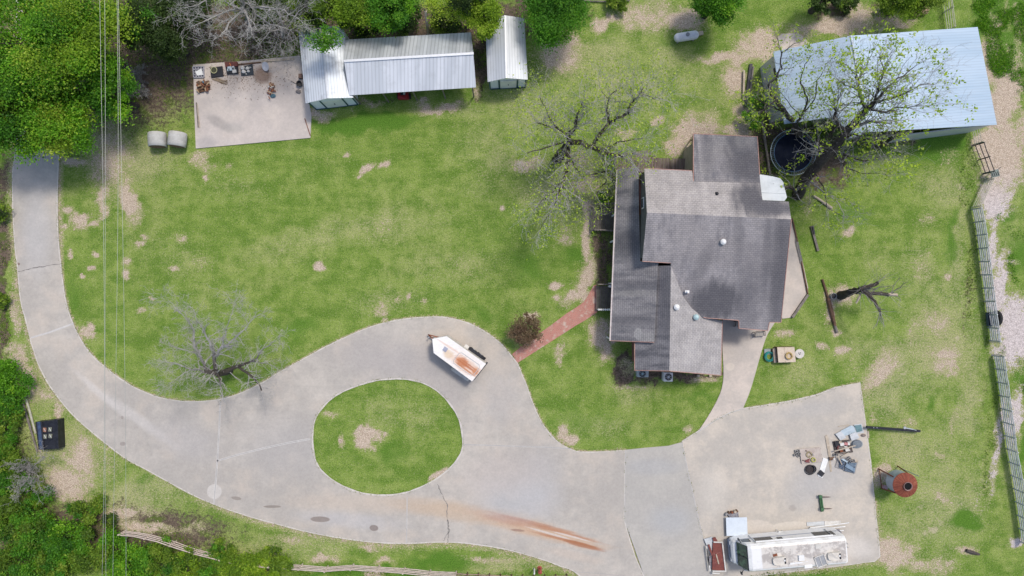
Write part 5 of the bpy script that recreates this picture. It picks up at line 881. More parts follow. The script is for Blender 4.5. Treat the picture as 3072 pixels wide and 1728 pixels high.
# white slab and things left of the motorhome
flat('white_tabletop',None,.45,.05,M('blue_white_top',(.60,.66,.72),(.54,.60,.66),1.5,.5),'large blue white rectangular tabletop above the motorhome nose','tabletop',src=[(2178,1553),(2241,1552),(2243,1607),(2180,1608)])
bt = thing('tool_cart', P(2192,1541), 'grey clutter of cans and wood above the blue white tabletop', 'clutter'); part(MB().prism(quadp([(2183,1543),(2214,1534),(2217,1552),(2190,1553)],.3),.04,.28),'base',MATS['grey_clutter'],bt)
for x_,y_,r_,m_ in ((2180,1543,.13,concrete_block),(2187,1538,.1,brownwood),(2196,1537,.1,rust),(2205,1535,.12,palewood),(2211,1533,.09,brownwood),(2181,1544,.07,white)): p = P(x_,y_,.3); part(MB().lathe([(r_,0),(r_,.34),(r_*.8,.36),(0,.36)],(p.x,p.y,.06),10),'can',m_,bt)
jk = thing('scrap_heap', P(2158,1668), 'heap of rusty red sheet and white frames left of the motorhome', 'scrap heap'); o3 = lambda pts: L(pts,2100,1560,5.152)
RR = M('rust_red_sheet',(.21,.065,.05),(.14,.045,.04),3,.75,c3=(.30,.13,.11))
part(MB().prism(quadp(o3([(200,350),(350,360),(385,790),(190,770)]),.4),.25,.4),'rusty_sheet',RR,jk); part(MB().prism(quadp(o3([(65,300),(190,262),(230,430),(170,560),(140,480)]),.3),.2,.26),'pale_sheet',pgm,jk); part(MB().prism(quadp(o3([(120,390),(145,375),(205,540),(180,555)]),.42),.36,.44),'rusty_strip',RR,jk)
for a_, b_ in (((210,340),(350,345)),((345,350),(395,780)),((100,400),(155,790)),((195,790),(405,790)),((190,820),(305,825)),((110,440),(140,700))): a2, b2 = o3([a_])[0], o3([b_])[0]; part(MB().bar(P(*a2,.45),P(*b2,.45),.10,.08),'white_rail',offwhite,jk)
part(MB().prism(quadp(o3([(195,285),(240,268),(275,330),(215,345)]),.42),.3,.42),'rusty_sheet',RR,jk); part(MB().bar(P(*o3([(250,530)])[0],.44),P(*o3([(290,680)])[0],.44),.10,.05),'stick',palewood,jk)
part(MB().prism(quadp(o3([(125,560),(180,560),(190,760),(160,780)]),.3),.2,.24),'dark_sheet',MATS['grey_clutter'],jk)
for i,(q,lab) in enumerate((([(1650,38),(1920,20),(1925,82),(1655,96)],'left grey white board above the motorhome'),([(1925,20),(2175,10),(2180,60),(1930,82)],'right grey white board above the motorhome'))): flat('board',None,.12,.06,offwhite if i else pgm,lab,'board',src=o3(q))
for i,(a_,b_) in enumerate((((1690,135),(2305,42)),((1700,120),(2140,62)),((1685,160),(2245,100)),((1700,172),(2130,148)),((1760,180),(2220,162)),((1800,150),(2060,120)))): a2, b2 = o3([a_])[0], o3([b_])[0]; lone(MB().tube([P(*a2,.20+.06*i),P(*b2,.20+.06*i)],.04,8),'white_pipe',white,['longest white pipe, at the top','white pipe second from the top','white pipe in the middle','lower white pipe','white pipe nearest the motorhome','short slanting white pipe'][i]+' of the bundle above the motorhome rear','pipe','white pipes above the motorhome')
p = P(2340,1602,.4); ch = thing('plastic_chair', (p.x,p.y,0), 'white plastic garden chair standing against the motorhome side', 'chair', rz=R(80))
MB().prism([(-.23,-.24),(.23,-.24),(.25,.2),(-.25,.2)],.40,.44).build('seat',white,ch,local=True); MB().tube([(-.25,.2,.42),(-.27,.30,.82),(0,.34,.88),(.27,.30,.82),(.25,.2,.42)],.035,6).build('backrest',white,ch,local=True)
for sx in (-1,1):
    MB().tube([(sx*.27,.25,.64),(sx*.29,-.2,.63),(sx*.26,-.25,.42)],.03,6).build('armrest',white,ch,local=True)
    for sy in (-.25,.22): MB().tube([(sx*.24,sy,.42),(sx*.28,sy*1.2,0)],.025,6).build('leg',white,ch,local=True)
# ---------------- junk on the upper left pad
o6 = lambda pts: L(pts,570,160,4.83)
lc = thing('lattice_crate', P(596,216), 'white plastic lattice crate with a white sheet at the top left pad corner', 'crate'); q = [Vector(v_) for v_ in o6([(42,196),(200,190),(205,348),(55,352)])]
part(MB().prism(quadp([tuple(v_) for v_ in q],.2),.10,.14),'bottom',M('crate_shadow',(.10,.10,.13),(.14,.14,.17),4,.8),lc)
for i in range(5):
    f_ = i/4
    for a_, b_ in ((q[0].lerp(q[1],f_),q[3].lerp(q[2],f_)),(q[0].lerp(q[3],f_),q[1].lerp(q[2],f_))): part(MB().bar(P(a_.x,a_.y,.2),P(b_.x,b_.y,.2),.06,.12),'lattice_bar',M('crate_pale',(.46,.45,.48),(.36,.35,.38),4,.7),lc)
part(MB().prism(quadp(o6([(75,265),(165,222),(190,310),(105,322)]),.3),.26,.30),'sheet',white,lc)
bp_ = thing('black_tray', P(650,216), 'black plastic tray with a pale yellow ring in it', 'tray'); part(MB().prism(quadp(o6([(290,205),(465,185),(480,325),(305,350)]),.25),.11,.25),'tray',blackplastic,bp_); part(MB().torus(P(*o6([(345,242)])[0],.36),.27,.03,24,6),'ring',M('pale_yellow_ring',(.48,.47,.26),(.38,.38,.22),3,.6),bp_); part(MB().lathe([(.25,0),(.25,.08)],P(*o6([(345,242)])[0],.25),20),'drum',M('dark_olive',(.05,.055,.03),(.08,.08,.05),5,.8),bp_)
bb = thing('junk_bin', P(695,204), 'black bin with dark red lid and pale blue junk', 'bin'); part(MB().prism(quadp(o6([(520,200),(690,190),(692,290),(530,298)]),.3),.11,.3),'bin',blackplastic,bb); part(MB().prism(quadp(o6([(500,130),(680,118),(690,185),(515,200)]),.4),.2,.42),'lid',M('dark_red_lid',(.14,.045,.035),(.09,.03,.03),4,.7),bb); part(MB().bar(P(*o6([(572,140)])[0],.46),P(*o6([(590,180)])[0],.46),.05,.02),'orange_strip',M('orange_strip',(.6,.2,.06),(.5,.2,.08)),bb)
for x_,y_,w_,d_,m_ in ((575,205,.35,.16,pb),(600,232,.5,.22,pb),(645,262,.34,.26,offwhite),(560,240,.2,.2,pb),(630,212,.2,.3,pgm)): p = P(*o6([(x_,y_)])[0],.35); part(MB().box((p.x,p.y,.36),(w_,d_,.12),.15),'junk_piece',m_,bb)
rp = thing('rock_pallet', P(741,210), 'black pallet carrying white rocks near the satellite dish', 'pallet'); part(MB().prism(quadp(o6([(730,200),(905,155),(920,310),(740,325)]),.2),.11,.2),'pallet',M('black_pallet',(.03,.04,.05),(.05,.06,.07),4,.7),rp)
for i,(x_,y_,d_) in enumerate(((760,212,.40),(832,215,.36),(778,262,.38),(845,260,.26),(815,300,.12),(870,205,.16))): lone(MB().blob(P(*o6([(x_,y_)])[0],.3),(d_,d_*.8,.24),seed=i,j=.2),'white_rock',M('white_stone',(.66,.64,.60),(.52,.50,.46),5,.9),['large white rock at the upper left','white rock at the upper right','large white rock at the lower left','white rock at the lower right','tiny white rock at the lower middle','small white rock on the far right'][i]+' of the black pallet','rock','white rocks on the black pallet')
sd_ = thing('satellite_dish', P(797,204), 'grey satellite dish propped against the timber at the top of the pad', 'satellite dish'); c = P(797,199,.45)
m = MB(); n = 22; ax = Matrix.Rotation(R(-38),3,'Z') @ Matrix.Rotation(R(35),3,'X'); vs = [c+ax @ Vector((r*math.cos(2*math.pi*j/n), r*1.15*math.sin(2*math.pi*j/n), .5*r*r*.6+dz)) for dz, rs in ((0,(.02,.2,.32,.36)),) for r in rs for j in range(n)]
m.add(vs,[(i*n+j,i*n+(j+1)%n,(i+1)*n+(j+1)%n,(i+1)*n+j) for i in range(3) for j in range(n)]); m.build('dish',M('dish_grey',(.52,.52,.55),(.44,.44,.47),2,.5),sd_,smooth=True); MB().bar(c-Vector((0,0,.02)),P(795,208,.1),.04).build('arm',steel,sd_)
fp = thing('firewood_pallet', P(609,262), 'small wooden pallet of split firewood with a blue jug', 'firewood'); part(MB().prism(quadp(o6([(88,440),(270,390),(292,520),(128,575)]),.2),.11,.2),'pallet',brownwood,fp)
FW = [M('log_brown',(.24,.13,.075),(.14,.08,.05),6,.9), M('log_tan',(.46,.33,.21),(.34,.22,.13),6,.9), M('log_red',(.26,.10,.05),(.18,.08,.05),6,.9), brownwood]
for i in range(22): x_, y_ = rg.uniform(110,270), rg.uniform(415,550); a_ = rg.uniform(0,3); p = P(*o6([(x_,y_)])[0],.3); l_ = rg.uniform(.12,.2); z_ = rg.uniform(.24,.42); part(MB().tube([(p.x-l_*math.cos(a_),p.y-l_*math.sin(a_),z_),(p.x+l_*math.cos(a_),p.y+l_*math.sin(a_),z_+.03)],rg.uniform(.05,.08),6),'log',FW[i%4],fp)
p = P(*o6([(195,412)])[0],.4); lone(MB().lathe([(.1,0),(.13,.05),(.13,.2),(.05,.26),(0,.27)],(p.x,p.y,.2),12),'jug',M('blue_jug',(.10,.22,.30),(.08,.16,.22),4,.5),'blue jug on the firewood pallet','jug')
bm = thing('bamboo_bundle', P(659,243), 'loose bundle of dry yellow brown canes below the black trays', 'bundle')
for i in range(26): y0 = rg.uniform(-1,1); a2 = o6([(310+rg.uniform(0,90),365+y0*18+rg.uniform(-6,6))])[0]; b2 = o6([(450+rg.uniform(0,100),425+y0*28)])[0]; part(MB().tube([P(*a2,.12),P(*b2,.13)],.015,4),'cane',[M('cane_dry',(.36,.28,.16),(.26,.19,.10),5,.9),brownwood,palewood][i%3],bm)
ss = thing('scrap_pile', P(818,265), 'small rusty scrap pile with sticks in the middle of the upper left pad', 'scrap pile')
for i in range(30): a_ = rg.uniform(0,6.3); r_ = abs(rg.gauss(0,.32)); p = P(818,264,.1); q = Vector((p.x+r_*math.cos(a_)*.9, p.y+r_*math.sin(a_)*1.1-.1*0, .12+rg.uniform(0,.25))); b_ = rg.uniform(0,3.1); l_ = rg.uniform(.06,.28); part(MB().bar(q-Vector((l_*math.cos(b_),l_*math.sin(b_),0)),q+Vector((l_*math.cos(b_),l_*math.sin(b_),.05)),rg.uniform(.02,.11),.05),'scrap_piece',[FW[0],FW[2],FW[1],rust,offwhite][i%5],ss)
lone(MB().blob(P(820,287,.2),(.5,.36,.24),seed=9,j=.25),'blue_bag',M('teal_bag',(.09,.17,.21),(.05,.10,.13),6,.6),'dark teal bag just below the rusty scrap pile','bag')
p = P(899,252,.25); bk = thing('black_pail', (p.x,p.y,0), 'black open pail by the left shed wall', 'pail'); MB().lathe([(.2,.1),(.26,.45),(.24,.45),(.18,.14),(0,.14)],(0,0,0),18,caps=False).build('pail',M('pail_dark',(.06,.06,.065),(.10,.10,.10),5,.7),bk,local=True); MB().bar((-.8,.3,.13),(-.3,.02,.16),.05,.03).build('handle_stick',greywood,bk,local=True)
lone(MB().blob(P(895,274,.18),(.48,.36,.2),seed=12,j=.2),'grey_sack',M('sack_grey',(.22,.20,.20),(.15,.14,.14),6,.8),'crumpled grey sack below the black pail','sack'); lone(MB().box(P(902,229,.25),(.3,.38,.3)),'rusty_box',M('box_brown',(.22,.14,.11),(.15,.10,.08),6,.8),'small brown box against the left shed','box')
for i,(a_,b_) in enumerate((((93,712),(118,1075)),((102,730),(140,1075)))): lone(MB().bar(P(*o6([a_])[0],.13),P(*o6([b_])[0],.13),.08,.05),'thin_rod',palewood if i else greywood,['outer thin grey rod along the left edge of the pad','inner thin pale rod along the left edge of the pad'][i],'rod')
lone(MB().bar(P(914,355,.14),P(931,407,.14),.05,.05),'thin_rod',rust,'thin rusty rod at the lower right corner of the upper left pad','rod')
lone(MB().bar(P(785,183,.16),P(882,177,.16),.18,.12).build and MB().bar(P(785,184,.16),P(882,177,.16),.16,.12),'edge_timber',palewood,'pale timber along the top edge of the upper left pad','timber'); lone(MB().bar(P(715,194,.13),P(783,187,.13),.12,.08),'edge_timber',brownwood,'dark timber left of the pale one on the top pad edge','timber')
# ---------------- red mower under the carport
mw = thing('riding_mower', P(1210,286), 'red riding mower poking out from under the carport', 'mower'); p = P(1210,285,.6)
part(MB().prism([(p.x-.48,p.y-.35),(p.x+.48,p.y-.35),(p.x+.48,p.y-.1),(p.x+.35,p.y+1.2),(p.x-.35,p.y+1.2),(p.x-.48,p.y-.1)],.3,[.62,.62,.7,.7,.7,.7]),'body',red,mw); part(MB().box((p.x,p.y+.15,.80),(.42,.42,.14)).box((p.x,p.y+.38,.98),(.4,.08,.4)),'seat',blackplastic,mw); part(MB().box((p.x+.12,p.y+.12,.90),(.18,.3,.03)),'cushion_patch',offwhite,mw)
for dx, dy, r_ in ((-.5,0,.26),(.5,0,.26),(-.38,1.05,.19),(.38,1.05,.19)): part(MB().tube([(p.x+dx-.09,p.y+dy,r_),(p.x+dx+.09,p.y+dy,r_)],r_,14),'wheel',MATS['tyre_rubber'],mw)
part(MB().tube([(p.x,p.y+.62,.7),(p.x,p.y+.5,1.0)],.02,6).torus((p.x,p.y+.5,1.0),.16,.02,16,5),'steering_wheel',blackplastic,mw)
# red pump at the lower edge
rpn = thing('hand_pump', P(1620,1716), 'red iron pump body standing at the lower board fence', 'pump'); p = P(1620,1712,.8); part(MB().lathe([(.2,0),(.2,.06),(.11,.1),(.12,.7),(.19,.78),(.17,.95),(.05,1.0)],(p.x,p.y-.1,0),12),'barrel',M('faded_red_iron',(.34,.07,.05),(.24,.05,.045),4,.7),rpn); part(MB().tube([(p.x,p.y-.1,.9),(p.x-.1,p.y+.2,1.15),(p.x-.25,p.y+.3,.8)],.035,6),'handle',rust,rpn)
lone(MB().bar(P(1603,1706,.1),P(1603,1722,1.1),.1,.1),'white_post',white,'leaning white post left of the red pump','post')
# post behind the carport, small post right
pb_ = thing('utility_post', P(1285,104), 'tall pale wooden post with a bracket behind the carport', 'post'); part(MB().tube([P(1285,104,0),P(1276.5,33,5.2)*1],[.13,.11],10),'post',palewood,pb_); part(MB().bar(P(1272,33,5.1),P(1282,31,5.1),.08,.06).lathe([(.07,0),(.07,.12),(0,.14)],P(1276,31,5.2),8),'bracket',blackmetal,pb_)
lone(MB().tube([P(2899,1651,.12),P(2920,1658,.14),P(2938,1663,.1)],[.14,.16,.1],7),'fallen_log',M('black_log',(.06,.05,.045),(.10,.085,.075),5,.9),'short dark log on the bare patch in the lower right','log')
lone(MB().tube([P(1742,2,.15),P(1850,6,.15),P(1890,0,.15)],.07,6),'fence_rail',greywood,'grey rail lying at the top edge right of the dense tree','rail')
# overhead wires
WM = M('wire_pale',(.36,.38,.36),(.32,.34,.32),2,.5,.3)
for i,(pts,lab) in enumerate((([(299,-10),(309,576),(313.5,1152),(306,1738)],'leftmost overhead wire crossing the left lawn'),([(314,-10),(316,576),(315,1152),(318,1738)],'second overhead wire from the left'),([(351,-10),(354,576),(347,1152),(338.5,1738)],'third overhead wire from the left'),([(355,-10),(366,576),(375,1152),(378,1738)],'rightmost overhead wire crossing the left lawn'))):
    v_ = [np.array(P(x_,y_,13.0)) for x_, y_ in pts]; T = np.array([0,1/3,2/3,1.]); cs = [np.polyfit(T,[q_[k] for q_ in v_],3) for k in range(3)]
    tt_ = np.linspace(-.15,1.15,40); path = [(float(np.polyval(cs[0],s)),float(np.polyval(cs[1],s)),13.0-.0*s) for s in tt_]; lone(MB().tube(path,.011,5),'overhead_wire',WM,lab,'wire','overhead wires over the left lawn')
# ------------------------------------------------------------------ vegetation
def leafmat(name, c1, c2, c3, trans=.42):
    t = NT(name); v = t.attr('var').outputs['Fac']
    c = t.mix(t.ramp(v, .15, .6), c1, c2); c = t.mix(t.ramp(v, .62, .95), c, c3)
    t.done(c, .55, 0, .3); tr = t.n.new('ShaderNodeBsdfTranslucent'); t.link(c, tr.inputs[0]); mx = t.n.new('ShaderNodeMixShader'); mx.inputs[0].default_value = trans
    t.link(t.b.outputs[0], mx.inputs[1]); t.link(tr.outputs[0], mx.inputs[2]); t.link(mx.outputs[0], t.out.inputs[0]); return t.m
LF = {'bright': leafmat('leaf_bright_green', (.05,.16,.006), (.14,.36,.012), (.34,.54,.04)),
      'yellow': leafmat('leaf_yellow_green', (.10,.20,.010), (.24,.39,.020), (.46,.57,.07)),
      'mid': leafmat('leaf_mid_green', (.04,.14,.010), (.085,.26,.014), (.20,.41,.03)),
      'dark': leafmat('leaf_dark_green', (.028,.055,.012), (.055,.10,.02), (.11,.18,.035)),
      'bud': leafmat('leaf_spring_bud', (.24,.38,.02), (.40,.54,.04), (.55,.62,.12), .35),
      'plum': leafmat('leaf_brown_plum', (.13,.075,.045), (.22,.15,.09), (.30,.25,.14)),
      'brush': leafmat('leaf_brush_green', (.065,.13,.012), (.16,.27,.02), (.31,.41,.05))}
BARKW = M('twig_white', (.50,.48,.46), (.36,.34,.32), 3, .9)
BARKP = M('pale_bark', (.40,.385,.37), (.22,.205,.19), 3, .9); BARKD = M('dark_bark', (.075,.062,.052), (.035,.03,.026), 3, .95, bump=.5, c3=(.15,.13,.11)); BARKM = M('grey_bark', (.30,.285,.26), (.19,.175,.155), 3, .95)
_t = NT('two_tone_bark'); _z = _t.n.new('ShaderNodeSeparateXYZ'); _t.link(_t.geo.outputs['Position'], _z.inputs[0]); _n = _t.noise(3, 5, .7); _c = _t.mix(_t.ramp(_n, .35, .65), (.46,.45,.44), (.30,.29,.28)); _c = _t.mix(_t.ramp(_t.math('ADD', _z.outputs[2], _t.math('MULTIPLY', _n, 2.0)), 6.6, 4.6), _c, (.07,.06,.05)); BARKT = _t.done(_c, .9)
def leaves(C, size, rng, up=.45, var=None):
    n = len(C); nrm = rng.normal(size=(n,3)); nrm /= np.linalg.norm(nrm,axis=1)[:,None]; nrm[:,2] = np.abs(nrm[:,2])+up; nrm /= np.linalg.norm(nrm,axis=1)[:,None]
    a = rng.normal(size=(n,3)); u = np.cross(nrm,a); u /= np.linalg.norm(u,axis=1)[:,None]; v = np.cross(nrm,u); s = size*rng.uniform(.55,1.35,(n,1))
    V = np.stack([C-u*s*.5, C-v*s*.30+nrm*s*.05, C+u*s*.5, C+v*s*.30+nrm*s*.05],1).reshape(-1,3); F = np.arange(n*4).reshape(n,4)
    va = rng.uniform(0,1,n)*.45+(rng.uniform(0,.55,n) if var is None else var*.55); return V, F, np.repeat(va,4)
def tubes_mesh(name, segs, mat, parent, sides=4):
    """segs: list of (polyline Nx3 array, radii)"""
    Vs = []; Fs = []; off = 0
    for pts, rad in segs:
        pts = np.asarray(pts,float); k = len(pts); T = np.gradient(pts,axis=0); T /= np.linalg.norm(T,axis=1)[:,None]+1e-9
        ref = np.array([.31,.17,.93]); u = np.cross(T,ref); u /= np.linalg.norm(u,axis=1)[:,None]+1e-9; w = np.cross(T,u); sd = sides+2 if max(rad) > .12 else (3 if max(rad) < .03 else sides)
        a = np.arange(sd)*2*math.pi/sd; ring = pts[:,None,:]+(u[:,None,:]*np.cos(a)[None,:,None]+w[:,None,:]*np.sin(a)[None,:,None])*np.asarray(rad)[:,None,None]
        Vs.append(ring.reshape(-1,3)); i = np.arange(k-1)[:,None]*sd; j = np.arange(sd)[None,:]; j2 = (j+1)%sd
        Fs.append(np.stack([i+j,i+j2,i+sd+j2,i+sd+j],-1).reshape(-1,4)+off); off += k*sd
    return fast_mesh(name, np.concatenate(Vs), np.concatenate(Fs), mat, parent)
def grow(p, d, length, rad, depth, rng, segs, tips, wob=.22, kids=(3,5), ratio=.62, spread=.8, lift=.08, minr=.006):
    n = 5; pts = [p]; rs = [rad]; st = length/(n-1); q = np.array(p,float); dd = np.array(d,float)
    for i in range(n-1):
        dd = dd+rng.normal(size=3)*wob; dd[2] += lift; dd /= np.linalg.norm(dd); q = q+dd*st; pts.append(q.copy()); rs.append(max(minr,rad*(1-.62*(i+1)/(n-1))))
    segs.append((pts,rs))
    if depth == 0: tips.append((pts[-1],dd.copy())); tips.append((pts[2],dd.copy())); return
    for c in range(rng.integers(kids[0],kids[1]+1)):
        f = rng.uniform(.3,1.0); i = min(n-2,int(f*(n-1))); base = pts[i]+(pts[i+1]-pts[i])*(f*(n-1)-i) if i < n-1 else pts[-1]
        nd = dd+rng.normal(size=3)*spread; nd /= np.linalg.norm(nd); grow(base, nd, length*ratio*rng.uniform(.7,1.2), max(minr,rad*(1-.6*f)*.6), depth-1, rng, segs, tips, wob, kids, ratio, spread, lift, minr)
def limb_tree(name, label, base, limbs, bark, seed, leafkind=None, nleaf=3, lsize=.16, depth=2, twl=1.6, group=None, kids=(2,4), cluster=.22, every=1, lift=.06, spread=.8, extra=None, cat='tree', leafprob=1.0, kidsper=2, minr=.006):
    """limbs: traced polylines of (px, py, height, radius); twigs and leaves grow from them"""
    rng = np.random.default_rng(seed); o = thing(name, P(*base), label, cat, group); main = []; segs = []; tips = []
    for lb in limbs:
        pts = np.array([P(x,y,h) for x,y,h,r in lb]); r = np.array([q[3] for q in lb]); m = (len(lb)-1)*3+1; s = np.linspace(0,len(lb)-1,m)
        P3 = np.stack([np.interp(s,range(len(lb)),pts[:,k]) for k in range(3)],1); P3[1:-1] += rng.normal(size=(m-2,3))*.05; rr = np.interp(s,range(len(lb)),r); main.append((P3,rr))
        for i in range(1,m,every):
            if rr[i] > .22 and i < m-1: continue
            d = P3[i]-P3[i-1]; d /= np.linalg.norm(d)+1e-9
            for _ in range(kidsper if i < m-1 else kidsper+2):
                nd = d+rng.normal(size=3)*spread*(1.1 if i < m-1 else .6); nd[2] += .15; nd /= np.linalg.norm(nd); grow(P3[i], nd, twl*rng.uniform(.6,1.3), max(.012,min(.05,rr[i]*.55)), depth, rng, segs, tips, .22, kids, .62, spread, lift, minr)
    tubes_mesh('trunk', main, bark, o, 7); tubes_mesh('twigs', segs, bark if not extra else extra, o, 3)
    if leafkind:
        T = np.array([t_[0] for t_ in tips if rng.uniform() < leafprob]); C = np.repeat(T,nleaf,0)+rng.normal(size=(len(T)*nleaf,3))*cluster; V, F, va = leaves(C, lsize, rng, .3, np.repeat(rng.uniform(0,1,len(T)),nleaf)); fast_mesh('crown', V, F, LF[leafkind], o, va)
    return o
def crown_tree(name, label, px, py, h, rx, ry, rz, kind, seed, n=16000, size=.24, nclump=60, group=None, trunk_off=(0,0), cat='tree', low=0.0, gap=.25, bark=BARKD, kind2=None, trunk_r=.25):
    """dense crown: leaf clumps spread through an uneven volume over a forked trunk"""
    if h > 3: n = int(n*2.0); size *= .70; nclump = int(nclump*1.25)
    rng = np.random.default_rng(seed); c = P(px,py,h); o = thing(name, (c.x+trunk_off[0],c.y+trunk_off[1],0), label, cat, group); c = np.array(c)
    lob = rng.uniform(.72,1.12,9); cl = []
    while len(cl) < nclump:
        d = rng.normal(size=3); d /= np.linalg.norm(d); d[2] = d[2]*.9+.15
        a = (math.atan2(d[1],d[0])/(2*math.pi)*9) % 9; k = lob[int(a)]*(1-(a%1))+lob[(int(a)+1)%9]*(a%1); r = rng.uniform(.25,1)**.55
        if rng.uniform() < gap*.5 and r > .5: continue
        cl.append(c+d*np.array([rx,ry,rz])*r*k)
    cl = np.array(cl); w = rng.uniform(.3,1.0,nclump)**1.3; w /= w.sum(); cnt = rng.multinomial(n,w); avg = (rx+ry)/2; cr = avg*(.125 if h > 3 else .115)*rng.uniform(.55,1.6,nclump)
    P_ = np.concatenate([cl[i]+rng.normal(size=(cnt[i],3))*cr[i]*np.array([1,1,.55]) for i in range(nclump)]); tone = np.concatenate([np.full(cnt[i],rng.uniform(0,1)) for i in range(nclump)])
    P_[:,2] = np.maximum(P_[:,2],low+.03)
    V, F, va = leaves(P_,size,rng,.75,tone); co = fast_mesh('crown',V,F,LF[kind],o,va)
    if kind2: co.data.materials.append(LF[kind2]); mi = np.repeat((rng.uniform(size=nclump) < .35).astype('i'),cnt); co.data.polygons.foreach_set('material_index',mi)
    b0 = np.array([o.location.x,o.location.y,0]); top = c+np.array([0,0,-rz*.3]); segs = [([b0,b0*.6+top*.4+rng.normal(size=3)*.1,top],[trunk_r*1.25,trunk_r,trunk_r*.7])]; br = []
    for i in rng.choice(nclump,min(nclump,16),replace=False): m = (top+cl[i])/2+rng.normal(size=3)*.25; m[2] = max(m[2],.1); br.append(([top,m,cl[i]],[trunk_r*.45,trunk_r*.25,.02]))
    tubes_mesh('trunk',segs,bark or BARKM,o,7); tubes_mesh('branches',br,bark or BARKM,o,4); return o
# --- dense trees, upper left
crown_tree('oak_tree','broad bright green tree filling the top left corner over the drive',75,120,7.0,5.4,4.8,2.4,'bright',1,26000,.26,58,kind2='yellow',group='green trees over the upper left')
crown_tree('oak_tree','yellow green tree crown just right of the corner tree, crossed by the wires',240,125,6.8,3.8,4.3,2.3,'yellow',2,19000,.25,46,kind2='bright',group='green trees over the upper left')
crown_tree('oak_tree','green tree crown hanging over the top end of the driveway',135,352,5.0,4.3,3.4,1.7,'bright',3,21000,.25,50,kind2='yellow',group='green trees over the upper left')
crown_tree('oak_tree','small bright green tree below the big crowns beside the wires',325,275,4.2,2.0,2.4,1.8,'mid',4,9000,.22,36,kind2='bright',group='green trees over the upper left')
crown_tree('oak_tree','green tree on the left edge below the corner tree',-10,350,6,2.5,3.2,2.0,'mid',5,9000,.25,36,group='green trees over the upper left')
# --- dark evergreens and the wood edge along the top
K = 'trees along the top edge'
crown_tree('cedar_tree','dark evergreen tree right of the wires at the top edge',440,70,4.2,2.3,2.6,2.4,'dark',6,13000,.22,50,group=K,kind2='mid')
crown_tree('cedar_tree','smaller dark evergreen between the wires and the bare tree',505,120,3.2,1.6,1.8,1.8,'dark',7,7000,.2,34,group=K)
crown_tree('cedar_tree','dark evergreen at the top edge behind the bare branches',560,5,4.2,2.6,1.9,2.2,'dark',8,9000,.22,40,group=K)
crown_tree('cedar_tree','dark low tree behind the bare tree near the left shed',790,10,3.5,3.0,1.6,1.8,'dark',9,9000,.22,40,group=K,kind2='brush')
crown_tree('cedar_tree','olive dark tree above the left shed',930,15,4,2.3,1.9,2,'dark',10,9000,.22,40,group=K,kind2='brush')
crown_tree('elm_tree','yellow green tree above the left end of the carport',1040,20,4.5,2.3,1.9,2.0,'brush',11,11000,.22,44,group=K,kind2='yellow')
crown_tree('elm_tree','vivid green tree drooping over the middle of the carport rear',1175,15,4.6,2.0,2.2,2.0,'mid',12,12000,.22,46,group=K,kind2='bright')
crown_tree('elm_tree','thin light green tree behind the right part of the carport',1345,10,4.5,2.2,1.7,1.7,'bud',13,1500,.2,40,group=K,gap=.9)
crown_tree('elm_tree','bright yellow green tree touching the left eave of the narrow shed',1452,50,4.4,1.6,1.9,1.6,'yellow',14,8000,.2,34,group=K)
crown_tree('elm_tree','dark tree at the top edge between the two light green ones',1400,-20,6,1.6,1.4,1.6,'dark',15,5000,.2,26,group=K)
crown_tree('elm_tree','dense mid green tree right of the narrow shed',1672,10,4.6,3.3,3.0,2.2,'mid',16,24000,.2,80,group=K,kind2='mid')
crown_tree('elm_tree','round bright green tree cut by the top edge above the propane tank',2150,-5,3.6,2.0,2.2,2.0,'mid',17,12000,.2,46,group=K,kind2='bright')
crown_tree('elm_tree','soft green tree at the top edge above the barn',2725,-8,3.2,3.0,1.5,1.5,'brush',18,9000,.2,40,group=K,kind2='yellow')
crown_tree('elm_tree','dark small tree at the top edge left of the barn ridge',2480,-10,3.0,1.8,1.4,1.4,'dark',19,4000,.2,28,group=K)
q0 = P(925,20); q1 = P(982,122,6.0); crown_tree('overhanging_tree','leafy green branch reaching over the roof of the left shed',982,122,6.0,1.5,1.35,.35,'mid',21,850,.22,26,K,trunk_off=(q0.x-q1.x,q0.y-q1.y),gap=.7,bark=BARKM,kind2='bright',trunk_r=.09)
# --- bare trees
def bare(name,label,base,limbs,seed,bark=None,**k): return limb_tree(name,label,base,limbs,bark or BARKP,seed,None,depth=3,**k)
bare('bare_tree','big bare pale tree whose branches spread over the top edge left of the shed',(740,60),[[(740,60,0,.2),(735,20,4.5,.16),(720,-10,7,.12)],[(735,20,4.5,.1),(690,30,7,.07),(640,50,8.5,.05),(585,75,9.5,.02)],[(735,20,4.5,.1),(700,60,7,.06),(670,100,8,.04),(640,120,9,.02)],[(735,20,4.5,.1),(745,60,7,.06),(755,100,8.5,.03)],[(735,20,4.5,.1),(790,20,7,.06),(850,30,8.5,.04),(900,60,9.5,.02)],[(720,-10,7,.08),(640,-10,9,.05),(570,20,10,.02)],[(735,20,4.5,.08),(810,70,6,.04),(870,90,6.5,.02)]],30,twl=1.5,kids=(2,3),kidsper=2,spread=.7,extra=BARKW)
bare('bare_tree','grey brushy bare tree between the upper left pad and the left shed',(850,110),[[(850,110,0,.1),(848,80,3,.08),(840,40,5,.04)],[(848,80,3,.05),(810,95,4.5,.03),(780,130,4.5,.015)],[(848,80,3,.05),(880,60,5,.03),(900,20,6,.015)],[(850,110,1.5,.05),(840,140,3,.03),(850,165,3,.015)],[(848,80,3,.05),(870,110,4,.02),(885,135,4,.012)]],31,twl=1.3,kids=(2,3),kidsper=2)
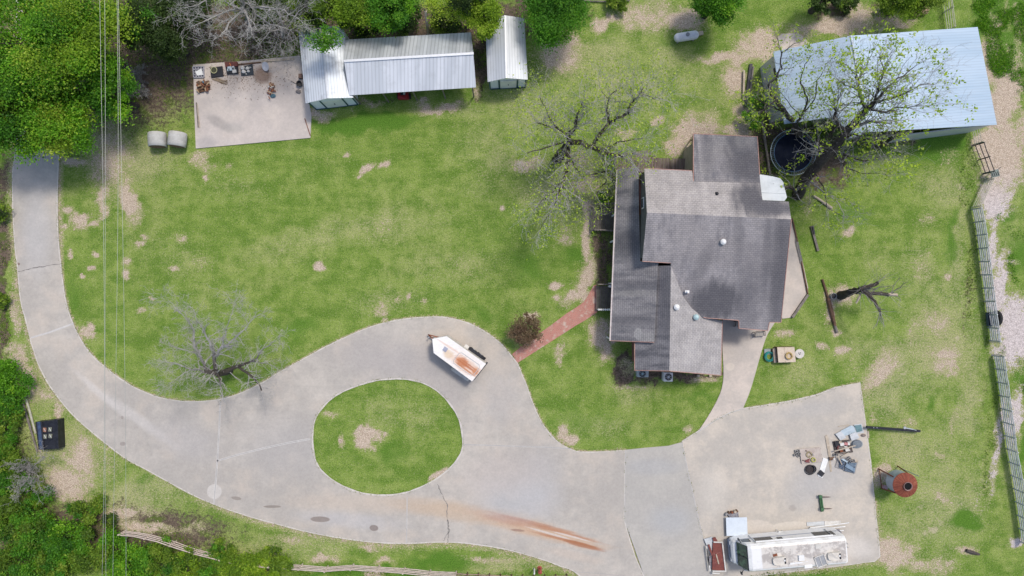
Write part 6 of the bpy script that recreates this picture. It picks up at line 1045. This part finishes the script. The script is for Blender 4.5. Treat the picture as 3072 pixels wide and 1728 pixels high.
t3 = bare('bare_tree','large leafless pale tree standing on the inside of the drive curve',(690,1112),[[(690,1112,0,0.310),(668,1118,1.8,0.279),(652,1122,3,0.248)],
 [(652,1122,3,0.207),(620,1109,4,0.126),(596,1061,5,0.092),(582,1033,5.5,0.076),(584,993,6.2,0.058),(568,970,6.8,0.042),(537,934,7.5,0.030),(509,906,8,0.016)],[(652,1122,3,0.207),(642,1070,4.5,0.117),(630,1025,5.5,0.084),(612,995,6.2,0.058),(592,965,7,0.034),(578,925,7.8,0.016)],[(642,1070,4.5,0.109),(668,1045,5.5,0.084),(700,1015,6.5,0.058),(735,985,7.3,0.042),(768,950,8,0.016)],
 [(668,1045,5.5,0.068),(672,1000,6.5,0.042),(690,955,7.5,0.026),(700,920,8,0.012)],[(652,1122,3,0.166),(610,1115,4.2,0.084),(575,1108,5,0.058),(530,1092,6,0.042),(490,1085,7,0.016)],[(575,1108,5,0.042),(540,1130,6,0.030),(510,1150,7,0.012)],[(668,1118,2,0.207),(715,1100,3,0.145),(755,1085,3.8,0.076),(790,1050,4.8,0.042),(830,1020,5.8,0.016)],
 [(715,1100,3,0.124),(760,1130,3.3,0.084),(785,1172,3.5,0.058)],[(652,1122,3,0.103),(664,1155,4.5,0.050),(665,1185,5.5,0.034),(680,1215,6,0.016)],[(596,1061,5,0.050),(560,1050,6,0.034),(520,1040,7,0.016)],[(755,1085,3.8,0.050),(800,1090,4.8,0.026),(840,1110,5.5,0.012)]],32,bark=BARKT,twl=1.25,kids=(2,3),kidsper=2,spread=.62,extra=BARKW)
bare('bare_bush','leafless grey bush beside the black truck bed cover',(95,1415),[[(95,1415,0,.06),(90,1420,1,.04),(80,1440,2,.02)],[(95,1415,0,.05),(110,1390,1.5,.03),(135,1370,2.2,.015)],[(95,1415,0,.05),(70,1400,1.5,.03),(50,1390,2.2,.015)],[(95,1415,.3,.05),(115,1430,1.5,.03),(120,1460,2.0,.015)],[(95,1415,.3,.05),(70,1440,1.5,.03),(60,1470,2,.015)]],33,twl=.9,kids=(2,3),kidsper=2,cat='bush',minr=.009)
bare('brush_heap','grey dead brush heap under the big green trees left of the hay bales',(405,245),[[(405,245,0,.06),(395,235,.6,.04),(385,225,.9,.02)],[(405,245,0,.05),(415,230,.7,.03),(425,220,.9,.015)],[(405,245,0,.05),(390,260,.6,.03),(380,275,.7,.015)],[(405,245,0,.05),(415,262,.6,.03),(425,272,.7,.015)]],34,twl=.6,kids=(3,4),kidsper=3,cat='brush',minr=.010)
# --- budding trees
limb_tree('budding_tree','half leafed tree with black limbs between the lawn and the house',(1672,478),[[(1672,478,0,0.468),(1683,462,2.2,0.416),(1701,440,4.2,0.351),(1704,425,5,0.312)],
 [(1704,425,5,0.260),(1700,402,5.8,0.195),(1725,385,6.5,0.169),(1731,370,7,0.130),(1733,345,7.6,0.091),(1745,310,8.4,0.052)],[(1700,402,5.8,0.130),(1668,385,6.5,0.091),(1635,375,7.2,0.065),(1610,368,7.8,0.026)],
 [(1704,425,5,0.260),(1735,428,5.4,0.221),(1775,438,5.8,0.195),(1800,452,6.2,0.156),(1830,462,6.8,0.117),(1870,468,7.5,0.065),(1900,460,8.2,0.026)],[(1775,438,5.8,0.182),(1792,415,6.2,0.156),(1826,368,7,0.130),(1850,352,7.4,0.117),(1882,338,7.8,0.104),(1900,305,8.3,0.078),(1918,287,8.7,0.058),(1930,265,9.2,0.026)],
 [(1826,368,7,0.091),(1824,335,7.6,0.065),(1823,295,8.4,0.046),(1850,270,9,0.026)],[(1823,295,8.4,0.039),(1800,262,9,0.019)],[(1918,287,8.7,0.039),(1960,293,9.2,0.026),(1992,296,9.6,0.013)],[(1900,305,8.3,0.039),(1895,275,9,0.019)],
 [(1701,440,4.2,0.260),(1704,470,4.8,0.195),(1702,500,5.2,0.156),(1690,545,5.8,0.130),(1683,576,6.2,0.104),(1665,600,6.8,0.052)],[(1704,468,4.8,0.156),(1722,490,5.3,0.117),(1742,522,5.8,0.065)],[(1800,452,6.2,0.078),(1850,430,7.4,0.052),(1930,415,8.4,0.026)],[(1690,545,5.8,0.052),(1640,590,6.8,0.039),(1600,630,7.6,0.019)],[(1683,576,6.2,0.052),(1650,640,7,0.033),(1620,690,7.8,0.016)],[(1668,385,6.5,0.065),(1640,330,7.5,0.039),(1620,290,8.4,0.019)],[(1704,425,5,0.104),(1640,440,6.4,0.052),(1580,460,7.6,0.026)]],
 BARKD,40,'bud',3,.16,2,1.8,kids=(2,4),kidsper=2,cluster=.25,spread=.75,extra=BARKW,leafprob=.36)
limb_tree('budding_tree','small budding tree with a split black trunk against the porch roof',(1852,556),[[(1852,556,0,.24),(1846,545,1.6,.22),(1835,528,3,.2),(1822,512,4,.16)],[(1822,512,4,.12),(1815,490,5,.08),(1808,462,6,.05),(1790,440,7,.02)],[(1835,528,3,.1),(1800,560,4.5,.06),(1780,600,5.5,.03),(1760,640,6.5,.015)],[(1822,512,4,.08),(1785,520,5.2,.05),(1750,530,6.2,.02)],[(1815,490,5,.06),(1850,470,6,.03),(1880,480,6.6,.015)]],BARKD,41,'bud',2,.13,2,1.2,kids=(2,3),kidsper=2,cluster=.2,extra=BARKM,leafprob=.7)
limb_tree('budding_tree','huge budding tree with a thick dark trunk leaning over the blue barn roof',(2392,585),[[(2392,585,0,.52),(2410,545,2.5,.46),(2440,510,4,.42),(2470,478,5.2,.38),(2519,421,7,.34)],
 [(2519,421,7,.32),(2538,392,8,.27),(2578,350,9,.23),(2600,328,9.6,.2),(2622,306,10,.15)],[(2538,392,8,.14),(2508,365,8.6,.13),(2505,340,9,.11),(2501,318,9.4,.06)],[(2600,328,9.6,.10),(2586,310,10,.08),(2576,275,10.6,.07),(2574,240,11.2,.05),(2560,215,11.8,.03),(2530,190,12.4,.015)],
 [(2622,306,10,.10),(2632,275,10.8,.08),(2645,240,11.4,.06),(2652,205,12,.04),(2640,165,12.6,.02)],[(2622,306,10,.08),(2665,262,11,.06),(2710,228,11.8,.04),(2750,195,12.4,.02)],[(2622,306,10,.10),(2660,300,10.6,.07),(2701,285,11.2,.05),(2745,265,11.8,.03),(2785,250,12.4,.015)],[(2600,328,9.6,.10),(2640,335,10,.07),(2690,325,10.6,.05),(2740,320,11.2,.03),(2780,300,11.8,.015)],
 [(2574,240,11.2,.04),(2600,200,12,.03),(2620,150,12.8,.015)],[(2538,392,8,.14),(2580,375,8.8,.12),(2620,362,9.2,.08),(2650,370,9.6,.04)],[(2519,421,7,.12),(2560,405,7.8,.08),(2610,415,8.6,.05),(2670,440,9.4,.02)],[(2470,478,5.2,.14),(2520,458,6,.11),(2550,475,6.4,.08),(2590,480,7,.05),(2640,470,7.8,.02)],[(2520,458,6,.07),(2530,500,6.6,.05),(2580,520,7.2,.03),(2640,520,8,.015)],
 [(2470,478,5.2,.10),(2455,440,6.5,.07),(2450,400,7.5,.04),(2440,370,8,.02)],[(2576,275,10.6,.04),(2540,255,11.2,.03),(2510,235,11.8,.015)],[(2392,585,1.5,.16),(2370,560,2.4,.12),(2345,560,2.8,.09)],[(2440,510,4,.08),(2470,560,4.8,.05),(2480,620,5.2,.03),(2530,650,6,.015)]],
 BARKD,42,'bud',9,.20,2,1.75,kids=(2,3),kidsper=2,cluster=.17,spread=.72,extra=BARKP,leafprob=.11)
limb_tree('budding_tree','dark crooked tree leaning along the left end of the barn',(2400,420),[[(2400,420,0,.26),(2387,375,3,.22),(2356,338,5,.2),(2330,300,6.4,.17),(2312,280,7,.14)],[(2312,280,7,.12),(2306,260,7.4,.09),(2330,225,8,.07),(2344,205,8.4,.06),(2344,160,9,.045),(2370,140,9.6,.03),(2410,112,10.2,.012)],[(2344,160,9,.03),(2335,120,9.8,.012)],[(2387,375,3,.13),(2400,350,5,.10),(2412,335,6,.08),(2422,295,7,.06),(2400,250,8,.05),(2410,205,8.8,.035),(2430,170,9.6,.015)],[(2412,335,6,.06),(2445,295,7.2,.045),(2452,240,8.4,.03),(2480,190,9.4,.012)],[(2356,338,5,.08),(2320,320,6,.05),(2280,300,7,.03),(2250,290,7.6,.012)],[(2330,300,6.4,.06),(2290,330,7,.04),(2260,360,7.4,.015)],[(2400,350,5,.05),(2370,320,6,.03),(2340,275,7,.015)]],
 BARKD,43,'bud',7,.17,2,1.3,kids=(2,3),kidsper=1,cluster=.16,spread=.75,extra=BARKM,leafprob=.2)
limb_tree('fallen_branch','pale leafy branch drooping over the grass right of the awning',(2430,545),[[(2430,545,1.2,.07),(2445,555,1.5,.06),(2475,580,1.6,.05),(2510,600,1.5,.04),(2530,640,1.4,.025),(2528,680,1.3,.012)],[(2475,580,1.6,.03),(2540,600,1.8,.02),(2580,640,1.8,.01)],[(2430,545,1.2,.03),(2428,585,1.3,.02)]],BARKP,44,'bud',1,.12,2,1.0,kids=(2,3),kidsper=1,cat='branch',leafprob=.3)
bt_ = limb_tree('pruned_tree','pruned dark tree stump with sawn off limbs and thin sprouts on the right lawn',(2522,886),[[(2522,886,0,.42),(2532,884,.9,.34),(2555,876,2.2,.30),(2582,868,3.2,.27)],[(2582,868,3.2,.22),(2605,860,3.5,.19),(2634,848,3.8,.14)],[(2582,868,3.2,.22),(2610,880,3.4,.17),(2650,881,3.6,.15),(2668,883,3.7,.14)],[(2582,868,3.2,.2),(2605,888,3.4,.16),(2622,905,3.5,.13),(2640,935,3.7,.10)]],BARKD,45,None,depth=1,twl=1.5,kids=(1,2),kidsper=1,every=2,extra=BARKM,spread=.6)
MB().tube([P(2664,883,3.7),P(2692,885,3.75)],.13,10).build('sawn_limb',palewood,bt_); MB().tube([P(2562,876,2.6),P(2582,882,3.0),P(2576,895,3.0),P(2568,910,2.9)],[.09,.09,.10,.08],8).build('sawn_limb',palewood,bt_)
# sprouts at the limb ends
rng = np.random.default_rng(77); sg = []
for (x,y,h) in ((2640,935,3.7),(2634,848,3.8),(2582,868,3.3),(2582,868,3.3),(2668,883,3.7)):
    for _ in range(10): grow(np.array(P(x,y,h)), rng.normal(size=3)*np.array([1,1,.3])+np.array([0,0,.6]), rng.uniform(1.0,2.4), .014, 0, rng, sg, [], .12, minr=.006)
tubes_mesh('sprouts', sg, BARKP, bt_, 3)
# --- plum shrub, plants by the house
crown_tree('plum_shrub','round brown purple shrub beside the brick path',1577,990,1.6,1.45,1.5,1.1,'plum',50,5200,.13,50,cat='shrub',bark=BARKD,trunk_r=.06)
crown_tree('shrub','green vine shrub at the upper end of the side deck',1812,592,1.2,.6,.7,.5,'mid',51,1500,.12,14,cat='shrub',trunk_r=.04); crown_tree('shrub','small green bush under the split trunk at the porch corner',1822,490,1.5,.35,.7,.5,'bright',52,1200,.12,12,cat='shrub',trunk_r=.04)
crown_tree('shrub','green leafy bush left of the trampoline under the crooked tree',2262,330,1.2,1.0,1.6,.6,'mid',53,3500,.13,26,cat='shrub',trunk_r=.04,kind2='brush'); crown_tree('shrub','green brushy shrub right of the trampoline beneath the barn edge',2462,395,1.0,1.1,.8,.5,'brush',54,1800,.13,24,cat='shrub',trunk_r=.04,kind2='mid')
# --- lower left thicket
TH = [(0,1150,2.6,.9,'bright',0),(30,1215,1.6,.9,'mid',0),(15,1290,1.5,.8,'brush',0),(10,1380,2.0,1.,'brush',0),(40,1460,1.8,.9,'mid',0),(120,1480,1.4,.7,'brush',1),(20,1560,2.6,1.4,'brush',0),(110,1590,2.4,1.3,'mid',0),(190,1620,2.2,1.2,'bright',0),(260,1530,1.6,.8,'brush',0),(280,1660,2.2,1.2,'brush',0),(350,1640,1.7,1.0,'bright',0),(60,1690,2.6,1.6,'mid',0),(160,1715,2.4,1.5,'brush',0),(390,1710,2.4,1.2,'bright',0),(480,1700,2.0,1.1,'brush',0),(560,1715,1.9,1.0,'yellow',0),(640,1700,1.8,.8,'brush',0),(720,1712,2.2,1.,'yellow',0),(800,1715,2.2,1.1,'yellow',0),(820,1665,1.3,.8,'yellow',0),(660,1655,1.3,.6,'brush',0),(230,1590,1.2,.7,'dark',0),(330,1560,1.0,.5,'dark',0),(480,1650,1.2,.5,'mid',0)]
where = {'bright':'bright green','mid':'deep green','brush':'olive green','yellow':'yellow green','dark':'dark'}
names = ['at the left edge below the drive curve','left of the two timber poles','left of the black truck bed cover','on the left edge below the truck bed cover','below the bare grey bush','small, right under the bare grey bush','on the left edge of the thicket','in the left middle of the thicket','in the middle of the lower left thicket','at the upper rim of the thicket beside the wires','under the wires in the lower left','with vivid leaves right of the wires','at the bottom left corner','at the bottom edge left of the wires','at the bottom edge under the right wire','at the bottom edge just right of the wires','at the bottom edge below the board rail fence','hiding the middle of the board rail fence','just left of the visible rail fence','tall, at the bottom edge where the rail fence appears','small, above the rail fence where it appears','low, on the fence line in the middle of the thicket','low, inside the thicket','low, at the upper left end of the rail fence','small, below the upper end of the rail fence']
for i,(x,y,r,h,k,_) in enumerate(TH):
    crown_tree('bush', where[k]+' bush '+names[i], x, y, h, r, r*.85, h*.75, k, 100+i, int(2600*r*r*.62)+700, .17, int(10+9*r), cat='bush', group='bushes of the lower left thicket', trunk_r=.04, kind2={'brush':'mid','mid':'brush','bright':'mid','yellow':'brush','dark':'brush'}[k], low=0)
for i,(x,y,r,h,k,lab) in enumerate([(0,640,1.0,.7,'dark','dark bush on the left edge beside the upper drive'),(0,900,.9,.6,'brush','olive bush on the left edge left of the drive bend'),(1225,60,1.6,1.6,'dark','dark undergrowth bush directly behind the middle of the carport'),(1080,80,1.6,1.4,'dark','dark undergrowth bush behind the left end of the carport'),(1340,70,1.8,1.4,'dark','dark undergrowth bush behind the right end of the carport'),(2540,12,1.1,.8,'dark','low dark bush at the top edge above the barn ridge'),(1850,8,1.2,.7,'brush','low olive bush at the top edge right of the dense green tree')]):
    crown_tree('bush', lab, x, y, h, r, r*.85, h*.75, k, 200+i, int(2200*r*r*.5)+500, .17, int(10+8*r), cat='bush', trunk_r=.04, kind2='brush')
for x,y,lab in ((2749,34,'left of two round brown hay clumps behind the barn'),(2771,28,'right of two round brown hay clumps behind the barn')): lone(MB().blob(P(x,y,.35),(.95,1.0,.8),14,seed=x,j=.12),'hay_clump',M('hay_clump_tan',(.40,.30,.19),(.28,.20,.12),5,.95),lab,'hay')
lone(MB().tube([P(2515,-5,.3),P(2530,25,.35),P(2532,50,.2)],[.22,.2,.14],8),'dead_stump',BARKD,'dark dead trunk lying at the top edge above the barn ridge','log'); lone(MB().bar(P(2628,38,.3),P(2650,28,.5),.5,.25).bar(P(2630,42,.2),P(2672,38,.2),.12,.1),'scrap_boards',greywood,'grey board scraps at the top edge between the trunk and the hay clumps','boards')
# --- grass and weeds, too many to count
rng = np.random.default_rng(9)
def tufts(name, regions, n, size, kind, h=.12):
    pts = []; ws = np.array([r[2]*r[3]*r[5] for r in regions],float); cn = rng.multinomial(n, ws/ws.sum())
    for (cx,cy,rx,ry,rot,_), k in zip(regions, cn):
        a = rng.uniform(0,2*math.pi,k); r = rng.uniform(0,1,k)**.5*1.35; c = P(cx,cy); A = R(rot); u, v = r*np.cos(a)*rx/PPM, r*np.sin(a)*ry/PPM
        pts.append(np.stack([c.x+u*math.cos(A)-v*math.sin(A), c.y+u*math.sin(A)+v*math.cos(A), rng.uniform(.02,h,k)],-1))
    C = np.concatenate(pts); q = vnoise(C[:,0],C[:,1],.8,51,4); C = C[q > (.53 if name == 'pasture_grass' else .47)]; C[:,:2] += rng.normal(size=(len(C),2))*.12; V, F, va = leaves(C, size, rng, .2); va = np.clip(va,0,1); return tag(fast_mesh(name,V,F,LF[kind],None,va),kind='stuff')
tufts('pasture_grass', [(2970,35,42,55,0,1),(3050,55,26,80,0,1),(3005,150,36,55,0,1),(2995,200,24,24,0,1),(3067,185,12,36,0,1),(3066,268,13,22,0,1),(2930,88,26,18,0,.8),(3042,228,12,12,0,1),(2979,577,7,22,-40,1),(3020,650,22,28,0,.6),(3060,770,30,60,0,.4),(3064,1130,16,50,0,.6)], 30000, .10, 'bright', .16)
tufts('fence_line_grass', [(2920,800,14,120,-7,.6),(2952,1000,14,120,-7,.6),(2984,1250,14,180,-7,.5),(2900,520,16,80,-5,.4),(1100,1722,220,7,0,1),(600,1700,200,20,0,.8),(2350,1722,110,6,4,.8),(260,1640,240,60,0,.8),(60,1500,60,150,0,.8),(15,900,14,240,0,.8),(900,1705,100,14,0,.8)], 24000, .11, 'brush', .15)
tufts('weeds_under_trees', [(600,150,230,40,0,.5),(480,240,70,60,0,.35),(1240,105,180,14,0,1),(1440,150,14,100,0,.6),(2290,440,30,100,0,.8),(300,330,60,60,0,.6),(1640,60,80,50,0,.5),(2560,445,90,14,6,.8),(1810,760,16,70,0,.4),(850,140,60,40,0,.5)], 11000, .12, 'brush', .12)

LITM = leafmat('dead_leaf', (.12,.08,.05), (.20,.14,.09), (.32,.24,.16), .1)
def scatter(name, C, size, mat, up=.6): V, F, va = leaves(C, size, rng, up); return tag(fast_mesh(name,V,F,mat,None,np.clip(va,0,1)),kind='stuff')
c0 = P(735,235); n = 520; C = np.stack([c0.x+rng.normal(size=n)*2.1, c0.y+rng.normal(size=n)*.75, np.full(n,.115)],-1); C = C[(C[:,0] > P(590,0).x)&(C[:,0] < P(900,0).x)&(C[:,1] < P(0,190).y)&(C[:,1] > P(0,430).y)]
scatter('dead_leaf_litter', C, .10, LITM, 2.5)
n = 2600; C = np.stack([rng.uniform(P(380,0).x,P(1460,0).x,n), rng.uniform(P(0,175).y,P(0,60).y,n), rng.uniform(.01,.05,n)],-1); scatter('dead_leaf_litter', C, .16, LITM, 1.5)
E = []
for ring, inside_sign in ((DRIVE_W,1),(ISLAND_W,1),(PAD_W[:60],1)):
    for a, b in zip(ring, ring[1:]+ring[:1]):
        L_ = math.dist(a,b)
        if L_ > 12 or max(abs(a[0]),abs(b[0])) > 47 or max(abs(a[1]),abs(b[1])) > 27: continue
        k = int(L_*26); f = rng.uniform(0,1,k); d = rng.normal(size=(k,2))*.075; E.append(np.stack([a[0]+(b[0]-a[0])*f+d[:,0], a[1]+(b[1]-a[1])*f+d[:,1], rng.uniform(.05,.10,k)],-1))
E = np.concatenate(E); E = E[vnoise(E[:,0],E[:,1],1.3,71,3) > .44]
scatter('edge_grass', E, .085, leafmat('edge_grass_blade', (.12,.16,.03), (.20,.24,.06), (.34,.33,.15), .2), .4)
